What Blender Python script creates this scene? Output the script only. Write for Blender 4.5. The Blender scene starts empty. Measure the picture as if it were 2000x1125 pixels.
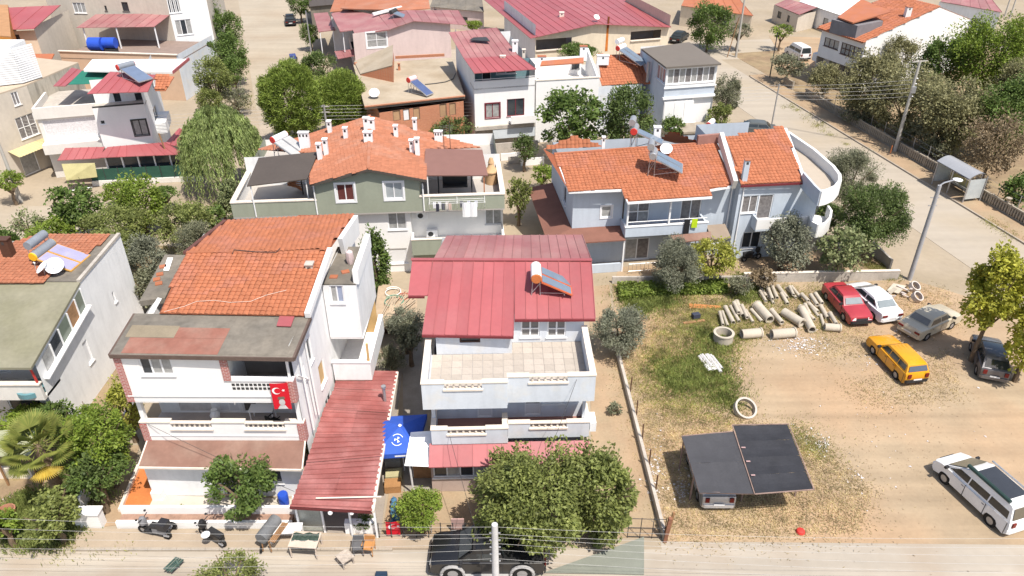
import bpy, math, random
import numpy as np
from mathutils import Vector, Matrix
random.seed(7); RNG = np.random.default_rng(7)
sc = bpy.context.scene; COL = sc.collection
# ---------------------------------------------------------------- camera, sky, sun, exposure
CH = 29.0; CF = 1500.0; CTH = math.atan(945.5 / 1500.0)
cam_d = bpy.data.cameras.new('drone_camera'); cam_d.sensor_width = 36; cam_d.lens = 27.0
cam_d.clip_end = 2000; cam_d.clip_start = 0.5
cam = bpy.data.objects.new('drone_camera', cam_d); COL.objects.link(cam)
cam.location = (0, 0, CH); cam.rotation_euler = (math.pi / 2 - CTH, 0, 0); sc.camera = cam
TOSUN = Vector((0.59 * 0.469, -0.807 * 0.469, 0.883)).normalized()
world = bpy.data.worlds.new('World'); sc.world = world; world.use_nodes = True
_n = world.node_tree.nodes; _sky = _n.new('ShaderNodeTexSky'); _sky.sky_type = 'NISHITA'
_sky.sun_disc = False; _sky.sun_elevation = math.radians(62); _sky.sun_rotation = math.radians(144)
_sky.air_density = 1.0; _sky.dust_density = 2.0; _sky.ozone_density = 1.0
world.node_tree.links.new(_sky.outputs[0], _n['Background'].inputs[0]); _n['Background'].inputs[1].default_value = 0.115
sun_d = bpy.data.lights.new('sun', 'SUN'); sun_d.energy = 4.3; sun_d.angle = math.radians(0.5); sun_d.color = (1.0, 0.94, 0.86)
sun = bpy.data.objects.new('sun', sun_d); COL.objects.link(sun); sun.location = (30, -40, 80)
sun.rotation_euler = TOSUN.to_track_quat('Z', 'Y').to_euler()
sc.view_settings.view_transform = 'Standard'; sc.view_settings.look = 'None'
sc.view_settings.exposure = 0.50; sc.view_settings.gamma = 1.0; sc.view_settings.use_curve_mapping = False
# ---------------------------------------------------------------- measuring: photo pixel + known height -> place in metres
_c, _s = math.cos(CTH), math.sin(CTH)
def ray(x, y):
    a, b = (x - 1000) / CF, -(y - 562.5) / CF
    return np.array([a, _c + b * _s, -_s + b * _c])
def P(x, y, z=0.0):
    r = ray(x, y); t = (z - CH) / r[2]
    return np.array([r[0] * t, r[1] * t, z])
def proj(p):
    X, Y, Z = p[0], p[1], p[2] - CH
    fw = Y * _c - Z * _s; up = Y * _s + Z * _c
    return 1000 + CF * X / fw, 562.5 - CF * up / fw, fw
def onplane(x, y, p0, n):
    r = ray(x, y); o = np.array([0, 0, CH]); t = np.dot(np.array(p0) - o, n) / np.dot(r, n)
    return o + r * t
def rise(bx, by, ty, zb=0.0):          # height of a vertical standing on (bx,by) that ends at row ty
    b = P(bx, by, zb); lo, hi = zb, 28.0
    for _ in range(40):
        m = (lo + hi) / 2
        if proj((b[0], b[1], m))[1] > ty: lo = m
        else: hi = m
    return lo
# ---------------------------------------------------------------- object helpers
W = {}                                  # world position of every parent
def v3(p): return np.array([p[0], p[1], p[2] if len(p) > 2 else 0.0], float)
def tag(o, label=None, cat=None, group=None, kind=None):
    if label: o['label'] = label
    if cat: o['category'] = cat
    if group: o['group'] = group
    if kind: o['kind'] = kind
    return o
def thing(name, label, cat, loc=(0, 0, 0), group=None):
    o = bpy.data.objects.new(name, None); COL.objects.link(o); o.empty_display_size = .3
    loc = v3(loc); o.location = loc; W[o] = loc
    return tag(o, label, cat, group)
def link(name, me, parent=None, loc=None):
    o = bpy.data.objects.new(name, me); COL.objects.link(o)
    base = np.zeros(3)
    if parent is not None: o.parent = parent; base = W[parent]
    if loc is not None: o.location = v3(loc) - base; W[o] = v3(loc)
    else: W[o] = base
    return o
def frame(a, b):
    d = v3(b) - v3(a); L = np.linalg.norm(d); d = d / (L + 1e-9)
    up = np.array([0, 0, 1.0]) if abs(d[2]) < .98 else np.array([0, 1.0, 0])
    s = np.cross(d, up); s /= np.linalg.norm(s); u = np.cross(s, d)
    return d, s, u, L
class MB:
    def __init__(self): self.v = []; self.f = []; self.m = []
    def add(self, vs, fs, m=0):
        k = len(self.v); self.v += [tuple(v3(p)) for p in vs]
        self.f += [tuple(i + k for i in f) for f in fs]; self.m += [m] * len(fs); return self
    def poly(self, pts, m=0): return self.add(pts, [tuple(range(len(pts)))], m)
    def box(self, a, b, m=0):
        (x0, y0, z0), (x1, y1, z1) = a, b
        return self.add([(x0, y0, z0), (x1, y0, z0), (x1, y1, z0), (x0, y1, z0), (x0, y0, z1), (x1, y0, z1), (x1, y1, z1), (x0, y1, z1)],
                        [(3, 2, 1, 0), (4, 5, 6, 7), (0, 1, 5, 4), (1, 2, 6, 5), (2, 3, 7, 6), (3, 0, 4, 7)], m)
    def obox(self, c, ang, sx, sy, z0, z1, m=0):     # box turned by ang about z, centred on c
        ca, sa = math.cos(ang), math.sin(ang); q = []
        for z in (z0, z1):
            for dx, dy in ((-sx, -sy), (sx, -sy), (sx, sy), (-sx, sy)):
                q.append((c[0] + (dx * ca - dy * sa) / 2, c[1] + (dx * sa + dy * ca) / 2, z))
        return self.add(q, [(3, 2, 1, 0), (4, 5, 6, 7), (0, 1, 5, 4), (1, 2, 6, 5), (2, 3, 7, 6), (3, 0, 4, 7)], m)
    def beam(self, a, b, w, h, m=0):                 # bar from a to b, w sideways, h upwards, centred
        d, s, u, L = frame(a, b); a = v3(a); b = v3(b); q = []
        for p in (a, b):
            for i, j in ((-1, -1), (1, -1), (1, 1), (-1, 1)): q.append(p + s * w / 2 * i + u * h / 2 * j)
        return self.add(q, [(3, 2, 1, 0), (4, 5, 6, 7), (0, 1, 5, 4), (1, 2, 6, 5), (2, 3, 7, 6), (3, 0, 4, 7)], m)
    def tube(self, pts, r, n=6, m=0, cap=True):
        pts = [v3(p) for p in pts]; rr = r if hasattr(r, '__len__') else [r] * len(pts); vs = []; fs = []
        for i, p in enumerate(pts):
            a = pts[max(i - 1, 0)]; b = pts[min(i + 1, len(pts) - 1)]; d, s, u, L = frame(a, b)
            for k in range(n):
                t = 2 * math.pi * k / n; vs.append(p + (s * math.cos(t) + u * math.sin(t)) * rr[i])
        for i in range(len(pts) - 1):
            for k in range(n):
                fs.append((i * n + k, i * n + (k + 1) % n, (i + 1) * n + (k + 1) % n, (i + 1) * n + k))
        if cap: fs += [tuple(range(n))[::-1], tuple((len(pts) - 1) * n + k for k in range(n))]
        return self.add(vs, fs, m)
    def pipe(self, a, b, ro, ri, n=14, m=0):         # open pipe with wall thickness
        d, s, u, L = frame(a, b); vs = []
        for p in (v3(a), v3(b)):
            for r in (ro, ri):
                for k in range(n):
                    t = 2 * math.pi * k / n; vs.append(p + (s * math.cos(t) + u * math.sin(t)) * r)
        fs = []
        for k in range(n):
            j = (k + 1) % n
            fs += [(k, j, 2 * n + j, 2 * n + k), (n + k, 3 * n + k, 3 * n + j, n + j), (k, n + k, n + j, j), (2 * n + k, 2 * n + j, 3 * n + j, 3 * n + k)]
        return self.add(vs, fs, m)
    def slab(self, pts, t, m=0, ms=None):            # top polygon pts, thickness t straight down
        n = len(pts); pts = [v3(p) for p in pts]
        a = sum(pts[i][0] * pts[(i + 1) % n][1] - pts[(i + 1) % n][0] * pts[i][1] for i in range(n))
        if a < 0: pts = pts[::-1]
        lo = [p - np.array([0, 0, t]) for p in pts]
        self.add(pts, [tuple(range(n))], m)
        self.add(pts + lo, [tuple(range(n, 2 * n))[::-1]] + [(i, i + n, (i + 1) % n + n, (i + 1) % n) for i in range(n)], m if ms is None else ms)
        return self
    def prism(self, pts2, z0, z1, m=0): return self.slab([(p[0], p[1], z1) for p in pts2], z1 - z0, m)
    def lathe(self, c, prof, n=12, m=0):             # prof = [(r, z)...] about a vertical through c
        vs = []; fs = []
        for r, z in prof:
            for k in range(n):
                t = 2 * math.pi * k / n; vs.append((c[0] + r * math.cos(t), c[1] + r * math.sin(t), c[2] + z))
        for i in range(len(prof) - 1):
            for k in range(n): fs.append((i * n + k, i * n + (k + 1) % n, (i + 1) * n + (k + 1) % n, (i + 1) * n + k))
        fs += [tuple(range(n))[::-1], tuple((len(prof) - 1) * n + k for k in range(n))]
        return self.add(vs, fs, m)
    def mesh(self, name, mats, off=(0, 0, 0), smooth=False):
        me = bpy.data.meshes.new(name); off = np.array(off)
        me.from_pydata([tuple(np.array(p) - off) for p in self.v], [], self.f)
        for mt in (mats if isinstance(mats, (list, tuple)) else [mats]): me.materials.append(mt)
        if any(self.m): me.polygons.foreach_set('material_index', self.m)
        if smooth:
            me.polygons.foreach_set('use_smooth', [True] * len(me.polygons))
            try: me.set_sharp_from_angle(angle=math.radians(38))
            except Exception: pass
        me.update(); return me
    def build(self, name, mats, parent=None, loc=None, smooth=False, label=None, cat=None, group=None, kind=None):
        off = W[parent] if (parent is not None and loc is None) else (v3(loc) if loc is not None else np.zeros(3))
        o = link(name, self.mesh(name, mats, off, smooth), parent, loc)
        return tag(o, label, cat, group, kind)
def shift(o, d): o.location = Vector(o.location) + Vector(d); return o
# ---------------------------------------------------------------- materials
def srgb(r, g, b):
    f = lambda c: (c / 255 / 12.92) if c <= 10.3 else (((c / 255) + .055) / 1.055) ** 2.4
    return (f(r), f(g), f(b))
MATS = {}
def mat(name, col, rough=.85, var=.12, scale=1.5, col2=None, c2amt=0.0, c2scale=.6, bump=0.0, bscale=25, spec=.25, metal=0.0, island=0.0, coat=0.0, streak=0.0, ruts=None):
    if name in MATS: return MATS[name]
    m = bpy.data.materials.new(name); m.use_nodes = True; nt = m.node_tree; N = nt.nodes; L = nt.links
    b = N['Principled BSDF']; b.inputs['Roughness'].default_value = rough; b.inputs['Metallic'].default_value = metal
    b.inputs['Specular IOR Level'].default_value = spec; b.inputs['Coat Weight'].default_value = coat
    tc = N.new('ShaderNodeTexCoord'); out = None
    def noise(s, det=5, vec=None):
        n = N.new('ShaderNodeTexNoise'); n.inputs['Scale'].default_value = s; n.inputs['Detail'].default_value = det
        L.new(vec or tc.outputs['Object'], n.inputs['Vector']); return n.outputs['Fac']
    def rng(x, a, bb, c, d):
        r = N.new('ShaderNodeMapRange'); L.new(x, r.inputs[0])
        for i, q in enumerate((a, bb, c, d)): r.inputs[i + 1].default_value = q
        return r.outputs[0]
    def mix(fac, A, B, mode='MIX'):
        x = N.new('ShaderNodeMix'); x.data_type = 'RGBA'; x.blend_type = mode
        if isinstance(fac, float): x.inputs[0].default_value = fac
        else: L.new(fac, x.inputs[0])
        for q, i in ((A, 6), (B, 7)):
            if isinstance(q, tuple): x.inputs[i].default_value = (*q, 1)
            else: L.new(q, x.inputs[i])
        return x.outputs[2]
    cur = tuple(col)
    if col2 is not None:
        cur = mix(rng(noise(c2scale, 6), .5 - .12 - (c2amt - .5) * .5, .5 + .12 - (c2amt - .5) * .5, 0, 1), cur, tuple(col2))
    hsv = N.new('ShaderNodeHueSaturation')
    if isinstance(cur, tuple): hsv.inputs['Color'].default_value = (*cur, 1)
    else: L.new(cur, hsv.inputs['Color'])
    val = rng(noise(scale, 6), .25, .75, 1 - var, 1 + var)
    fine = rng(noise(scale * 9, 3), .25, .75, 1 - var * .6, 1 + var * .6)
    mm = N.new('ShaderNodeMath'); mm.operation = 'MULTIPLY'; L.new(val, mm.inputs[0]); L.new(fine, mm.inputs[1]); val = mm.outputs[0]
    if streak:
        mp = N.new('ShaderNodeMapping'); mp.inputs['Scale'].default_value = (1.7, 1.7, .3); L.new(tc.outputs['Object'], mp.inputs[0])
        st = rng(noise(1.6, 6, mp.outputs[0]), .45, .75, 1.0, 1 - streak)
        mm = N.new('ShaderNodeMath'); mm.operation = 'MULTIPLY'; L.new(val, mm.inputs[0]); L.new(st, mm.inputs[1]); val = mm.outputs[0]
    if ruts:
        for a, amt in ruts:
            mp = N.new('ShaderNodeMapping'); mp.inputs['Rotation'].default_value = (0, 0, a); mp.inputs['Scale'].default_value = (.05, .9, 1); L.new(tc.outputs['Object'], mp.inputs[0])
            st = rng(noise(1.2, 4, mp.outputs[0]), .35, .65, 1 - amt, 1 + amt); mm = N.new('ShaderNodeMath'); mm.operation = 'MULTIPLY'; L.new(val, mm.inputs[0]); L.new(st, mm.inputs[1]); val = mm.outputs[0]
    if island:
        g = N.new('ShaderNodeNewGeometry'); oi = N.new('ShaderNodeObjectInfo')
        a = N.new('ShaderNodeMath'); a.operation = 'ADD'; L.new(g.outputs['Random Per Island'], a.inputs[0]); L.new(oi.outputs['Random'], a.inputs[1])
        fr = N.new('ShaderNodeMath'); fr.operation = 'FRACT'; L.new(a.outputs[0], fr.inputs[0])
        r2 = rng(fr.outputs[0], 0, 1, 1 - island, 1 + island)
        mm = N.new('ShaderNodeMath'); mm.operation = 'MULTIPLY'; L.new(val, mm.inputs[0]); L.new(r2, mm.inputs[1]); val = mm.outputs[0]
    L.new(val, hsv.inputs['Value']); L.new(hsv.outputs[0], b.inputs['Base Color'])
    if bump:
        bp = N.new('ShaderNodeBump'); bp.inputs['Strength'].default_value = bump; bp.inputs['Distance'].default_value = .02
        L.new(noise(bscale, 4), bp.inputs['Height']); L.new(bp.outputs[0], b.inputs['Normal'])
    MATS[name] = m; return m
def brickmat(name, c1, c2, mortar, sx=.2, sz=.07):
    if name in MATS: return MATS[name]
    m = bpy.data.materials.new(name); m.use_nodes = True; nt = m.node_tree; N = nt.nodes; L = nt.links; b = N['Principled BSDF']
    b.inputs['Roughness'].default_value = .9
    tc = N.new('ShaderNodeTexCoord'); sp = N.new('ShaderNodeSeparateXYZ'); L.new(tc.outputs['Object'], sp.inputs[0])
    ad = N.new('ShaderNodeMath'); ad.operation = 'ADD'; L.new(sp.outputs[0], ad.inputs[0]); L.new(sp.outputs[1], ad.inputs[1])
    cb = N.new('ShaderNodeCombineXYZ'); L.new(ad.outputs[0], cb.inputs[0]); L.new(sp.outputs[2], cb.inputs[1])
    br = N.new('ShaderNodeTexBrick'); L.new(cb.outputs[0], br.inputs['Vector'])
    br.inputs['Color1'].default_value = (*c1, 1); br.inputs['Color2'].default_value = (*c2, 1); br.inputs['Mortar'].default_value = (*mortar, 1)
    br.inputs['Scale'].default_value = 1; br.inputs['Brick Width'].default_value = sx; br.inputs['Row Height'].default_value = sz; br.inputs['Mortar Size'].default_value = .012
    L.new(br.outputs[0], b.inputs['Base Color'])
    bp = N.new('ShaderNodeBump'); bp.invert = True; bp.inputs['Strength'].default_value = .6; bp.inputs['Distance'].default_value = .02
    L.new(br.outputs['Fac'], bp.inputs['Height']); L.new(bp.outputs[0], b.inputs['Normal']); MATS[name] = m; return m
def leafmat(name, ca, cb, trans=.35, rough=.55):
    if name in MATS: return MATS[name]
    m = bpy.data.materials.new(name); m.use_nodes = True; nt = m.node_tree; N = nt.nodes; L = nt.links; b = N['Principled BSDF']
    g = N.new('ShaderNodeNewGeometry'); rp = N.new('ShaderNodeValToRGB'); e = rp.color_ramp.elements
    ca = tuple(a * .75 + b * .25 for a, b in zip(ca, cb)); e[0].color = (*ca, 1); e[1].color = (*cb, 1); L.new(g.outputs['Random Per Island'], rp.inputs[0])
    tc = N.new('ShaderNodeTexCoord'); n = N.new('ShaderNodeTexNoise'); n.inputs['Scale'].default_value = 1.3; L.new(tc.outputs['Object'], n.inputs[0])
    r = N.new('ShaderNodeMapRange'); L.new(n.outputs[0], r.inputs[0]); r.inputs[1].default_value = .3; r.inputs[2].default_value = .7; r.inputs[3].default_value = .6; r.inputs[4].default_value = 1.38
    h = N.new('ShaderNodeHueSaturation'); L.new(rp.outputs[0], h.inputs['Color']); L.new(r.outputs[0], h.inputs['Value'])
    L.new(h.outputs[0], b.inputs['Base Color']); b.inputs['Roughness'].default_value = rough; b.inputs['Specular IOR Level'].default_value = .3
    t = N.new('ShaderNodeBsdfTranslucent'); L.new(h.outputs[0], t.inputs[0]); mx = N.new('ShaderNodeMixShader'); mx.inputs[0].default_value = trans
    L.new(b.outputs[0], mx.inputs[1]); L.new(t.outputs[0], mx.inputs[2]); L.new(mx.outputs[0], N['Material Output'].inputs[0])
    MATS[name] = m; return m
WHITE = mat('white_render', (.80, .79, .77), var=.03, scale=.8, streak=.03)
OFFW = mat('off_white_render', (.68, .65, .60), var=.06, scale=.8, streak=.06)
GREYW = mat('grey_white_render', (.80, .80, .79), var=.05, scale=.7, streak=.10)
SNOW = mat('white_plastic', (.82, .82, .82), rough=.4, var=.03)
BLUE = mat('pale_blue_render', (.61, .645, .69), var=.05, scale=.8, streak=.10, col2=(.66, .65, .62), c2amt=.22, c2scale=1.1)
BLUE2 = mat('sky_blue_render', (.50, .555, .62), var=.05, scale=.7, streak=.08)
SAGE = mat('sage_green_render', (.30, .32, .25), var=.05, scale=.7, streak=.06)
CREAM = mat('cream_render', (.66, .57, .44), var=.08, scale=.5, streak=.1)
BEIGE = mat('beige_render', (.56, .50, .42), var=.08, scale=.4, streak=.1)
PINK = mat('pale_pink_render', (.62, .50, .47), var=.06, scale=.4, streak=.08)
COPE = mat('cream_coping_stone', (.72, .64, .55), var=.08, scale=2, streak=.1)
CONC = mat('weathered_concrete', (.44, .40, .35), var=.18, scale=1.0, bump=.3, streak=.15)
PIPEC = mat('pipe_concrete', (.45, .40, .325), var=.14, scale=1.6, bump=.3, island=.1)
GREYC = mat('grey_roof_felt', (.155, .14, .118), var=.16, scale=.7, col2=(.21, .185, .15), c2amt=.5, c2scale=.5, streak=.2)
FELTG = mat('green_roof_felt', (.205, .195, .13), var=.14, scale=.5, col2=(.25, .235, .17), c2amt=.45, c2scale=.4)
FELTR = mat('faded_red_felt', (.26, .115, .085), var=.12, scale=.8, col2=(.30, .17, .13), c2amt=.4, c2scale=.7, streak=.1)
FELTB = mat('brown_felt', (.22, .125, .095), var=.10, scale=.8, col2=(.27, .18, .14), c2amt=.35, c2scale=.6, streak=.1)
DKBR = mat('dark_brown_sheet', (.085, .07, .06), rough=.6, var=.08, scale=.5)
RBR = mat('red_brown_sheet', (.24, .075, .06), rough=.6, var=.06, scale=.5)
TILE = mat('orange_clay_tile', (.385, .14, .07), rough=.8, var=.08, scale=.6, island=.10, col2=(.37, .145, .09), c2amt=.4, c2scale=.9)
TILE2 = mat('old_clay_tile', (.375, .15, .085), rough=.85, var=.1, scale=.5, island=.10, col2=(.37, .18, .12), c2amt=.35, c2scale=.8)
REDM = mat('red_sheet_metal', (.335, .088, .093), rough=.42, var=.07, scale=.5, island=.08, spec=.45, col2=(.335, .105, .108), c2amt=.4, c2scale=.35)
REDC = mat('red_corrugated', (.235, .072, .064), rough=.5, var=.16, scale=1.2, island=.1, col2=(.32, .13, .12), c2amt=.4, c2scale=.7)
REDF = mat('faded_and_sunlit_red_metal', (.30, .125, .125), rough=.5, var=.1, scale=.4, island=.1, col2=(.33, .17, .16), c2amt=.45, c2scale=.5)  # on the blue house's back slope its paleness paints in glancing sunlight
GLASS = mat('dark_window_glass', (.035, .042, .05), rough=.08, var=.3, scale=2, spec=.6)
GLASSC = mat('curtained_window_glass', (.33, .33, .32), rough=.18, var=.25, scale=4, spec=.6)
SHUT = mat('white_shutter', (.70, .70, .70), rough=.5, var=.03)
WFR = mat('white_window_frame', (.80, .80, .80), rough=.4, var=.03)
BFR = mat('brown_window_frame', (.09, .045, .03), rough=.5, var=.1)
DFR = mat('dark_metal', (.05, .05, .05), rough=.45, var=.15)
STEEL = mat('galvanised_steel', (.46, .46, .47), rough=.4, var=.12, metal=.6)
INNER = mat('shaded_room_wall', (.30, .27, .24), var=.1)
WOOD = mat('weathered_wood', (.30, .17, .085), var=.25, scale=3, bump=.3)
ORANGE = mat('orange_render', (.60, .25, .06), var=.1, scale=.6, streak=.08)
BRICK = brickmat('red_brick_infill', (.47, .15, .065), (.55, .205, .095), (.46, .27, .18))
QUOIN = brickmat('red_quoin_brick', (.34, .09, .08), (.40, .13, .11), (.58, .46, .42), .22, .085)
BLACK = mat('black_rubber', (.018, .018, .018), rough=.7, var=.2)
YELL = mat('yellow_panel_cap', (.75, .42, .02), rough=.5, var=.06)
REDP = mat('red_plastic', (.55, .05, .04), rough=.5, var=.08)
SOLAR = mat('solar_collector_glass', (.16, .20, .25), rough=.12, var=.1, spec=.7)
BLUEP = mat('blue_plastic', (.03, .09, .50), rough=.4, var=.1)
GREENP = mat('green_plastic', (.05, .09, .075), rough=.5, var=.15)
TERRA = mat('terracotta_paving', (.52, .175, .055), var=.14, scale=1.2)
# ---------------------------------------------------------------- houses
class Wall:
    def __init__(s, A, B, z0, z1, m, gable=None):
        s.A = v3(A)[:2]; s.B = v3(B)[:2]; d = s.B - s.A; s.L = float(np.linalg.norm(d)); s.d = d / s.L
        s.n = np.array([s.d[1], -s.d[0]]); s.z0 = z0; s.z1 = z1; s.m = m; s.holes = []; s.gable = gable
    def pt(s, a, z, out=0.0): q = s.A + s.d * a + s.n * out; return np.array([q[0], q[1], z])
    def hit(s, x, y):
        p = onplane(x, y, (*s.A, 0), np.array([s.n[0], s.n[1], 0])); return float(np.dot(p[:2] - s.A, s.d)), float(p[2])
class House:
    def __init__(s, name, label, cat, base, group=None): s.o = thing(name, label, cat, base, group); s.walls = []
    def wall(s, A, B, z0, z1, m, gable=None):
        w = Wall(A, B, z0, z1, m, gable); s.walls.append(w); return w
    def ring(s, pts, z0, z1, m, close=True):         # pts counter-clockwise seen from above
        n = len(pts); return [s.wall(pts[i], pts[(i + 1) % n], z0, z1, m) for i in range(n if close else n - 1)]
    def win(s, w, x0, y0, x1, y1, cols=2, rows=1, fm=None, gm=None, sill=True, name='window', fw=.07, depth=.10, trim=None):
        a0, t = w.hit(x0, y0); a1, b = w.hit(x1, y1); return s.wins(w, a0, b, a1, t, cols, rows, fm, gm, sill, name, fw, depth, trim)
    def wins(s, w, a0, b, a1, t, cols=2, rows=1, fm=None, gm=None, sill=True, name='window', fw=.07, depth=.10, trim=None):
        fm = fm or WFR; gm = gm or random.choice([GLASS, GLASS, [GLASS, GLASSC], [GLASSC, GLASS]])
        a0, a1 = min(a0, a1), max(a0, a1); b, t = min(b, t), max(b, t)
        a0 = max(a0, .02); a1 = min(a1, w.L - .02); b = max(b, w.z0 + .02); t = min(t, w.z1 - .02)
        if a1 - a0 < .1 or t - b < .1: return None
        w.holes.append((a0, b, a1, t)); f = MB()
        def bar(p, q, r, u, d0=-depth + .005, d1=-depth + .06):
            k = [w.pt(p, q, d0), w.pt(r, q, d0), w.pt(r, u, d0), w.pt(p, u, d0), w.pt(p, q, d1), w.pt(r, q, d1), w.pt(r, u, d1), w.pt(p, u, d1)]
            f.add(k, [(4, 5, 6, 7), (0, 1, 5, 4), (1, 2, 6, 5), (2, 3, 7, 6), (3, 0, 4, 7)])
        bar(a0, b, a1, b + fw); bar(a0, t - fw, a1, t); bar(a0, b + fw, a0 + fw, t - fw); bar(a1 - fw, b + fw, a1, t - fw)
        cw = (a1 - a0 - fw) / cols; rh = (t - b - fw) / rows
        for i in range(1, cols): bar(a0 + i * cw, b + fw, a0 + i * cw + fw, t - fw)
        for j in range(1, rows):
            for i in range(cols): bar(a0 + i * cw + fw, b + j * rh, a0 + (i + 1) * cw, b + j * rh + fw * .8)
        if trim:
            for p, q, r, u in ((a0 - trim, b - trim, a1 + trim, b - .004), (a0 - trim, t + .004, a1 + trim, t + trim), (a0 - trim, b - .004, a0 - .004, t + .004), (a1 + .004, b - .004, a1 + trim, t + .004)): bar(p, q, r, u, .003, .04)
        o = f.build(name, fm, s.o)
        for i in range(cols):
            for j in range(rows):
                MB().poly([w.pt(a0 + i * cw + fw, b + j * rh + fw, -depth + .02), w.pt(a0 + (i + 1) * cw, b + j * rh + fw, -depth + .02), w.pt(a0 + (i + 1) * cw, b + (j + 1) * rh, -depth + .02), w.pt(a0 + i * cw + fw, b + (j + 1) * rh, -depth + .02)]).build('pane', gm if not isinstance(gm, (list, tuple)) else gm[(i + j) % len(gm)], o)
        if sill and not trim:
            g = MB(); k = [w.pt(x, z, d) for z in (b - .05, b - .002) for x, d in ((a0 - .06, .002), (a1 + .06, .002), (a1 + .06, .07), (a0 - .06, .07))]
            g.add(k, [(0, 1, 2, 3), (7, 6, 5, 4), (2, 1, 5, 6), (3, 2, 6, 7), (0, 3, 7, 4)]); g.build('sill', fm, o)
        return o
    def hole(s, w, x0, y0, x1, y1):
        a0, t = w.hit(x0, y0); a1, b = w.hit(x1, y1); w.holes.append((max(min(a0, a1), .01), max(min(b, t), w.z0 + .01), min(max(a0, a1), w.L - .01), min(max(b, t), w.z1 - .01)))
    def finish(s, depth=.10):
        for w in s.walls:
            mb = MB()
            xs = sorted({0.0, w.L, *[h[0] for h in w.holes], *[h[2] for h in w.holes]}); zs = sorted({w.z0, w.z1, *[h[1] for h in w.holes], *[h[3] for h in w.holes]})
            for i in range(len(xs) - 1):
                for j in range(len(zs) - 1):
                    cx, cz = (xs[i] + xs[i + 1]) / 2, (zs[j] + zs[j + 1]) / 2
                    if any(h[0] < cx < h[2] and h[1] < cz < h[3] for h in w.holes): continue
                    mb.poly([w.pt(xs[i], zs[j]), w.pt(xs[i + 1], zs[j]), w.pt(xs[i + 1], zs[j + 1]), w.pt(xs[i], zs[j + 1])])
            for a0, b, a1, t in w.holes:
                for (p, q), (r, u) in (((a0, b), (a1, b)), ((a1, b), (a1, t)), ((a1, t), (a0, t)), ((a0, t), (a0, b))):
                    mb.poly([w.pt(p, q), w.pt(r, u), w.pt(r, u, -depth), w.pt(p, q, -depth)])
            if w.gable: mb.poly([w.pt(0, w.z1)] + [w.pt(w.L, w.z1)] + [w.pt(a, z) for a, z in w.gable[::-1]])
            mb.build('wall', w.m, s.o)
    def part(s, name, mb, m, parent=None, **k): return mb.build(name, m, parent or s.o, **k)
    def slab(s, name, pts, t, m, ms=None, **k):      # pts given as (px, py, z)
        mb = MB().slab([P(*p) for p in pts], t, 0, None if ms is None else 1)
        return mb.build(name, m if ms is None else [m, ms], s.o, **k)
def px2(*pts): return [P(*p)[:2] for p in pts]
def parapet(path, z0, z1, th, mb=None, m=0, close=False):  # a low wall along a ground path
    mb = mb or MB(); n = len(path)
    for i in range(n if close else n - 1):
        a = v3(path[i])[:2]; b = v3(path[(i + 1) % n])[:2]; d = (b - a) / np.linalg.norm(b - a)
        a = a - d * th * .499 * (i > 0 or close); b = b + d * th * .499 * 0
        ang = math.atan2(d[1], d[0]); c = (a + b) / 2; mb.obox(c, ang, np.linalg.norm(b - a), th, z0, z1, m)
    return mb
def tile_mesh(w, l, m):
    xs = [0, .22 * w, .45 * w, .68 * w, w]; zs = [.012, .05, .06, .05, .012]; mb = MB()
    vs = [(x, l * 1.08, z + .004) for x, z in zip(xs, zs)] + [(x, 0, z + .035) for x, z in zip(xs, zs)] + [(x, 0, 0) for x in xs]
    mb.add(vs, [(5 + i, 6 + i, 1 + i, i) for i in range(4)] + [(10 + i, 11 + i, 6 + i, 5 + i) for i in range(4)]); return mb
def inpoly(p, poly):
    c = False; n = len(poly)
    for i in range(n):
        a, b = poly[i], poly[i - 1]
        if (a[1] > p[1]) != (b[1] > p[1]) and p[0] < (b[0] - a[0]) * (p[1] - a[1]) / (b[1] - a[1]) + a[0]: c = not c
    return c
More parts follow.
